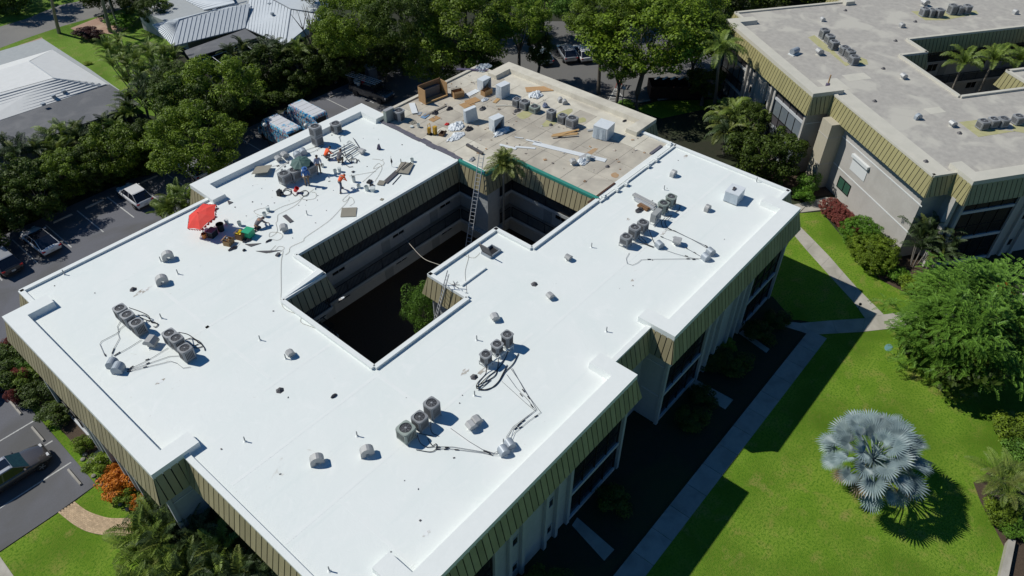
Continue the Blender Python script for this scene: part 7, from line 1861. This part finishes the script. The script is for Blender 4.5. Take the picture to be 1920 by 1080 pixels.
# north side: hedge trees and palms
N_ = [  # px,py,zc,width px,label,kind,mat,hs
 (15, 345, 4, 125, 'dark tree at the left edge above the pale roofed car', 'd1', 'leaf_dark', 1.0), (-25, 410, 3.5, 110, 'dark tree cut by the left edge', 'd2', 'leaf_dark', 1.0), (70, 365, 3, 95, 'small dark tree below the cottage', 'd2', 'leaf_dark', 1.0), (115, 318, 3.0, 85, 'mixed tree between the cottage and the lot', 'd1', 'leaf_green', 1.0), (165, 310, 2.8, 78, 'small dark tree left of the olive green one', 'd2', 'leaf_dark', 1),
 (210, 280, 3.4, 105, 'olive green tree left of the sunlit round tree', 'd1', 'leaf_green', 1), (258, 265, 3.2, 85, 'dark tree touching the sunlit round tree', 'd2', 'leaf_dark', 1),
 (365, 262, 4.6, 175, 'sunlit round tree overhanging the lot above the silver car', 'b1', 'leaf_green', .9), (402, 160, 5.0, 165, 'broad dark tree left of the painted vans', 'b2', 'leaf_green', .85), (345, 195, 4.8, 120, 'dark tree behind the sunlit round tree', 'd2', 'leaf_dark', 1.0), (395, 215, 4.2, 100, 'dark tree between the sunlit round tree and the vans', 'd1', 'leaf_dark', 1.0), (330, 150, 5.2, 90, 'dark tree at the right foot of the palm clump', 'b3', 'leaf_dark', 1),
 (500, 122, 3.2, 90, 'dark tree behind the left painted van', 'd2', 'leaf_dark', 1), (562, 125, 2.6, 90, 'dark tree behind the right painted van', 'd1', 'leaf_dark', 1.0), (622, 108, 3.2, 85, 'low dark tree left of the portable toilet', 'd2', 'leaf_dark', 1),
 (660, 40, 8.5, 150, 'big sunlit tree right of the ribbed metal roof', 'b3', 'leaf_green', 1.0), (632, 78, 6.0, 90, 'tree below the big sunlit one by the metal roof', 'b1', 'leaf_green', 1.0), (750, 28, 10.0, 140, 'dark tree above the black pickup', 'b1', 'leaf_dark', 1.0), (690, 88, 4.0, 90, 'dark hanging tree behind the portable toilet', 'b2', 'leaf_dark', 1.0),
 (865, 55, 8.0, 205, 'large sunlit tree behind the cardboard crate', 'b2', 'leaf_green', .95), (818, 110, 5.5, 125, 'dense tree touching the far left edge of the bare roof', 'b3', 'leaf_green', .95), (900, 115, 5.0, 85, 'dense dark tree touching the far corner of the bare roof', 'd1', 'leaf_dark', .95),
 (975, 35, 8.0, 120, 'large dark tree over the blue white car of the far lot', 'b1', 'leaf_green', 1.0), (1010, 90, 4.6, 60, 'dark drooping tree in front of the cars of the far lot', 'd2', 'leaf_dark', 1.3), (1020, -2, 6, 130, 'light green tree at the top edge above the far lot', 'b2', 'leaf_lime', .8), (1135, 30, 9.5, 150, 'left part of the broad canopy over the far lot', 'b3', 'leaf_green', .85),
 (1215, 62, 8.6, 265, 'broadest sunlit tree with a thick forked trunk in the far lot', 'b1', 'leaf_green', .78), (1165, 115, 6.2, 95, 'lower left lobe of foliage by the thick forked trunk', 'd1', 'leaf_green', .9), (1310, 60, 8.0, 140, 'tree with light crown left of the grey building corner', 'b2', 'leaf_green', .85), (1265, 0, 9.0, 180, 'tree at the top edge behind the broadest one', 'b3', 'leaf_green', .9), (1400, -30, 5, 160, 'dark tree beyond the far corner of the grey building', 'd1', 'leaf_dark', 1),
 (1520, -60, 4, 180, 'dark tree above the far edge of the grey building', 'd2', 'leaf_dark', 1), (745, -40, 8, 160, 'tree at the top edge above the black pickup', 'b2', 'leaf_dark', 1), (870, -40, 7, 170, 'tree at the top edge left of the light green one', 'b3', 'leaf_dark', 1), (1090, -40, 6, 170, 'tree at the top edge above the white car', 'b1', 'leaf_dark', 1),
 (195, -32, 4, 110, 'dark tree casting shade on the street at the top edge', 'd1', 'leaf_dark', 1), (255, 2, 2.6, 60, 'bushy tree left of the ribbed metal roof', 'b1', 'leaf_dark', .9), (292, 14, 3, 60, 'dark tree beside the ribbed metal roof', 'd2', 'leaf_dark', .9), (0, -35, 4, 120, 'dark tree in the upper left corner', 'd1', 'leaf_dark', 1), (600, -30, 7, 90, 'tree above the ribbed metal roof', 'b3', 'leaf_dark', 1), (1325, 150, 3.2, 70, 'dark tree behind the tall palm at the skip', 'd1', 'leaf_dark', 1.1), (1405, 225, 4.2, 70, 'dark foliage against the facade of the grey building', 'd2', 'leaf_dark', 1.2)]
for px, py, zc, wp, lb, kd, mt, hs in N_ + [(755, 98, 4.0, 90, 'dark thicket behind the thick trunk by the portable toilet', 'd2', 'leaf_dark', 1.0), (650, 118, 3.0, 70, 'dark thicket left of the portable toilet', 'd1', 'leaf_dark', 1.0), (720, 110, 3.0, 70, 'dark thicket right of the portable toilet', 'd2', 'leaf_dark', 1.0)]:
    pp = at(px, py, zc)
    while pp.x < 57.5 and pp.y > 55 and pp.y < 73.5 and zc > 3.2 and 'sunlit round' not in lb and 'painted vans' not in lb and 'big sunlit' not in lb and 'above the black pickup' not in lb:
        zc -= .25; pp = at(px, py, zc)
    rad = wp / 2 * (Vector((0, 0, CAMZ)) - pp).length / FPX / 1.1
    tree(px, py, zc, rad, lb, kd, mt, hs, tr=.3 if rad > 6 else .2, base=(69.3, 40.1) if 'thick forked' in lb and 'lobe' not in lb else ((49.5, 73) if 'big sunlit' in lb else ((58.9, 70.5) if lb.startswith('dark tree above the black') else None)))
for px, py, lb, r, h, n, mt, s in ((255, 125, 'tall feathery palm clump beside the neighbouring lawn', 2.6, 6.0, 12, 'palm_green', .85), (300, 105, 'feathery palms in front of the ribbed metal roof', 2.0, 5.4, 9, 'palm_green', .8), (222, 95, 'left part of the feathery palms by the driveway', 1.6, 5.0, 7, 'palm_green', .8), (290, 165, 'lower right part of the feathery palm clump', 2.2, 5.2, 9, 'palm_dark', .85), (262, 190, 'lowest part of the feathery palm clump', 1.8, 4.4, 6, 'palm_dark', .8),
      (115, 262, 'palm clump in front of the grey shingle cottage', 1.9, 4.0, 8, 'palm_green', .8), (60, 285, 'palm clump at the left in front of the cottage', 1.3, 4.0, 5, 'palm_dark', .8), (172, 252, 'palm clump right of the cottage corner', 1.9, 4.0, 7, 'palm_dark', .8), (240, 208, 'small palm at the right tip of the shingle roof', 1.0, 3.8, 4, 'palm_green', .75), (12, 290, 'palm at the left edge below the cottage', 1.0, 4.0, 5, 'palm_dark', .8), (25, 345, 'palm in the dark trees at the left edge', 1.1, 4.2, 5, 'palm_dark', .8),
      (515, 100, 'palm clump below the ribbed metal roof', 1.8, 5.2, 8, 'palm_dark', .85), (575, 100, 'palms right of the ribbed metal roof', 1.6, 5.2, 7, 'palm_green', .85), (455, 112, 'palm clump in front of the pool screen', 2.0, 4.8, 8, 'palm_dark', .85), (222, 262, 'palm in front of the olive green tree', 1.2, 4.0, 5, 'palm_green', .75)):
    palm_clump(px, py, lb, r, h, n, mt, s=s, per=8)
for px, py, lb, r, h, mt in ((133, 352, 'bright yellow green bush in front of the palms above the wheel stops', 1.3, 1.6, 'leaf_yellow'), (170, 342, 'olive bush right of the yellow green one', 1.3, 1.2, 'leaf_dark'), (92, 378, 'low dark hedge bush left of the yellow green one', 1.3, 1.4, 'leaf_dark'), (45, 400, 'low dark hedge bush above the pale roofed car', 1.3, 1.4, 'leaf_dark'), (212, 330, 'low dark hedge bush left of the white hatchback', 1.3, 1.4, 'leaf_dark'), (255, 315, 'low dark hedge bush above the white hatchback', 1.5, 1.4, 'leaf_dark'), (295, 300, 'low hedge bush right of the white hatchback', 1.4, 1.3, 'leaf_dark'), (160, 62, 'dark maroon bush between the two leaning palm trunks', 1.6, 1.5, 'leaf_maroon'), (178, 66, 'second dark maroon bush by the driveway', 1.2, 1.3, 'leaf_maroon'), (222, 40, 'green shrubs beside the pink driveway', 1.8, 1.8, 'leaf_hedge'), (1172, 197, 'small bright shrub at the foot of the thick forked trunk', 1.0, 1.3, 'leaf_lime'), (165, 118, 'dry cut stump bush on the neighbouring lawn', .5, .3, 'leaf_yellow')):
    shrub(px, py, lb, r, h, mt, 's1' if px % 2 else 's2')
palm(85, -40, 8.5, 'leaning royal palm trunk left of the maroon bush', 'royal', 'palm_green', 12, tr=.2, base=tuple(at(111, 62, 0)[:2])); palm(178, -50, 9, 'leaning royal palm trunk right of the maroon bush', 'royal', 'palm_green', 12, tr=.22, base=tuple(at(207, 60, 0)[:2])); palm(200, -10, 5, 'slim palm behind the leaning trunks', 'royal', 'palm_dark', 10, tr=.12)
palm(1352, 95, 9.0, 'tall palm with drooping bright crown beside the grey building', 'royal', 'palm_green', 22, s=.95, tr=.17, base=tuple(at(1339, 203, 0)[:2]), lo=-1.3, hi=1.1); palm_clump(1385, 215, 'low drooping palm at the foot of the grey building', 1.6, 5.2, 7, 'palm_green', 'royal', .8); palm_clump(1370, 245, 'second drooping palm nearer the dark rounded tree', 1.3, 4.0, 5, 'palm_dark', 'royal', .8)
for (px, py, b, lb) in ((1806, 120, (1798, 165), 'left palm in the courtyard of the grey building'), (1862, 115, (1853, 160), 'right palm in the courtyard of the grey building'), (1912, 115, (1915, 150), 'palm crown at the right edge in the courtyard of the grey building')):
    palm(px, py, 6.8, lb, 'court', 'palm_green', 14, s=1.35, tr=.12, lo=-1.0)

# ------------------------------------------------------------------ neighbouring houses
def house_roof(name, root, quad, z0, z1, mt, rib=None, ridge_frac=None, step=.55):
    """one sloping plane: quad of pixel points, first two are the eave (z0), last two the ridge (z1)"""
    P_ = [at(quad[0][0], quad[0][1], z0), at(quad[1][0], quad[1][1], z0), at(quad[2][0], quad[2][1], z1), at(quad[3][0], quad[3][1], z1)] if not isinstance(quad[0], Vector) else quad
    n_ = (P_[1] - P_[0]).cross(P_[2] - P_[0]).normalized()
    if n_.z < 0: n_ = -n_
    obj(name, MB().hexa([p - Vector((0, 0, .12)) for p in P_], P_), mt, root)
    if rib:
        k = int((P_[1] - P_[0]).length / step); 
        for i in range(1, k):
            f = i / k; a = P_[0].lerp(P_[1], f) + n_ * .03; b = P_[3].lerp(P_[2], f) + n_ * .03; obj('seam_rib', MB().tube([a, b], .035, 4), rib, root)
t = thing('house', 'long house with ribbed pale metal hip roofs behind the palms', 'house', (0, 0, 0))
g = lambda x, y, z: at(x, y, z)
EZ, RZ = 3.0, 4.3
hA, hB, r1 = g(324, 86, EZ), g(460, 52, EZ), g(335, 38, RZ); hu = (hB - hA).normalized(); hn = Vector((-hu.y, hu.x, 0)); 
r2 = r1 + hu * ((g(463, 3, RZ) - r1).dot(hu)); dd = (r1 - hA).dot(hn); hA2, hB2 = hA + hn * 2 * dd, hB + hn * 2 * dd
house_roof('roof', t, [hA, hB, r2, r1], 0, 0, 'metal_roof', 'metal_roof_rib')
house_roof('roof', t, [hA2, hA, r1 + Vector((0, 0, .002)), r1], 0, 0, 'metal_roof', 'metal_roof_rib')
house_roof('roof', t, [hB2, hA2, r1, r2], 0, 0, 'metal_roof', 'metal_roof_rib')
house_roof('roof', t, [g(460, 52, EZ), g(535, 84, EZ), g(545, 18, RZ), g(470, -22, RZ)], 0, 0, 'metal_roof', 'metal_roof_rib')
house_roof('roof', t, [g(535, 84, EZ), g(604, 52, EZ), g(604, 28, RZ), g(545, 18, RZ)], 0, 0, 'metal_roof', 'metal_roof_rib')
house_roof('flat_roof', t, [g(345, 95, 2.9), g(460, 54, 2.9), g(484, 70, 2.9), g(356, 110, 2.9)], 0, 0, 'shingle_grey'); house_roof('flat_roof', t, [g(545, 16, RZ), g(605, 25, RZ), g(640, -10, RZ), g(470, -25, RZ)], 0, 0, 'metal_roof')
house_roof('roof', t, [g(343, -2, 3.0), g(382, 18, 3.0), g(440, 5, 3.8), g(420, -30, 3.8)], 0, 0, 'metal_roof', 'metal_roof_rib')
for a, b, zz in (((335, 38), (463, 3), RZ), ((335, 38), (322, 83), None), ((545, 18), (535, 84), None), ((463, 3), (460, 52), None)):
    A = g(a[0], a[1], RZ) + Vector((0, 0, .05)); B_ = (g(b[0], b[1], RZ) if zz else g(b[0], b[1], EZ)) + Vector((0, 0, .05)); obj('ridge_cap', MB().tube([A, B_], .07, 5), 'metal_roof_rib', t)
q = [g(250, 55, 0), g(345, 100, 0), g(460, 62, 0), g(535, 92, 0), g(600, 62, 0), g(560, 0, 0), g(370, 22, 0)]
mb = MB(); c = sum(q, Vector()) / len(q); mb.prism([tuple((c + (p - c) * .90)[:2]) for p in q], 0, 2.85); obj('wall', mb, 'wall_pale', t)
for (px, py, w) in ((404, 22, .5), (506, 10, .4), (511, 28, .35), (556, 17, .2), (581, 19, .2)):
    p = g(px, py, 3.9); o = obj('roof_vent', MB().box((0, 0, .15), (w, w, .3)), 'galv_blue', t, loc=p)
# pool screen frame
p_ = [g(365, 118, 2.4), g(490, 72, 2.4), g(520, 95, 2.4), g(395, 140, 2.4)]
t2 = thing('pool_screen', 'framed screen enclosure beside the ribbed metal roof', 'screen enclosure', (0, 0, 0))
for i in range(4): obj('beam', MB().tube([p_[i], p_[(i + 1) % 4]], .05, 4), 'frame_white', t2); obj('post', MB().tube([p_[i], (p_[i].x, p_[i].y, 0)], .05, 4), 'frame_white', t2)
for f in (.25, .5, .75): obj('beam', MB().tube([p_[0].lerp(p_[1], f), p_[3].lerp(p_[2], f)], .04, 4), 'frame_white', t2)
t = thing('house', 'cottage with a white hipped roof and a grey shingle extension at the left edge', 'house', (0, 0, 0))
E0, R0 = 2.9, 3.9
house_roof('roof', t, [g(98, 93, E0), g(202, 158, E0), g(101, 146, R0), g(55, 115, R0)], 0, 0, 'house_white'); house_roof('roof', t, [g(-60, 140, E0), g(98, 93, E0), g(55, 114, R0), g(-60, 150, R0)], 0, 0, 'house_white')
house_roof('roof', t, [g(-60, 150, R0), g(55, 114, R0), g(101, 146, R0), g(-60, 190, R0)], 0, 0, 'house_white')
house_roof('roof', t, [g(-60, 245, E0), g(202, 158, E0), g(101, 147, R0), g(-60, 191, R0)], 0, 0, 'house_white', None)
A0, A1, B0_, B1_ = g(-60, 240, E0), g(200, 159, E0), g(-60, 191, R0), g(101, 147, R0)
for k in range(8):
    f = k / 8; a = A0.lerp(B0_, f); b = A1.lerp(B1_, f); obj('seam_rib', MB().tube([a + Vector((0, 0, .06)), b + Vector((0, 0, .06))], .05, 4), 'metal_roof_rib', t)
obj('ridge_cap', MB().tube([g(55, 115, R0) + Vector((0, 0, .03)), g(101, 147, R0) + Vector((0, 0, .03)), g(190, 162, E0) + Vector((0, 0, .06))], .07, 5), 'frame_white', t)
house_roof('shingle_roof', t, [g(-60, 310, 2.6), g(262, 194, 2.6), g(205, 158, 2.88), g(-60, 240, 2.88)], 0, 0, 'shingle_grey')
q = [g(-60, 325, 0), g(250, 208, 0), g(190, 165, 0), g(95, 102, 0), g(-60, 150, 0)]; c = sum(q, Vector()) / 5
obj('wall', MB().prism([tuple((c + (p - c) * .93)[:2]) for p in q], 0, 2.5), 'wall_pale', t)
for (px, py) in ((101, 182), (120, 173), (99, 127), (64, 145), (82, 197)): obj('roof_vent', MB().box((0, 0, .12), (.4, .35, .25)), 'galv_blue', t, loc=g(px, py, 3.2))
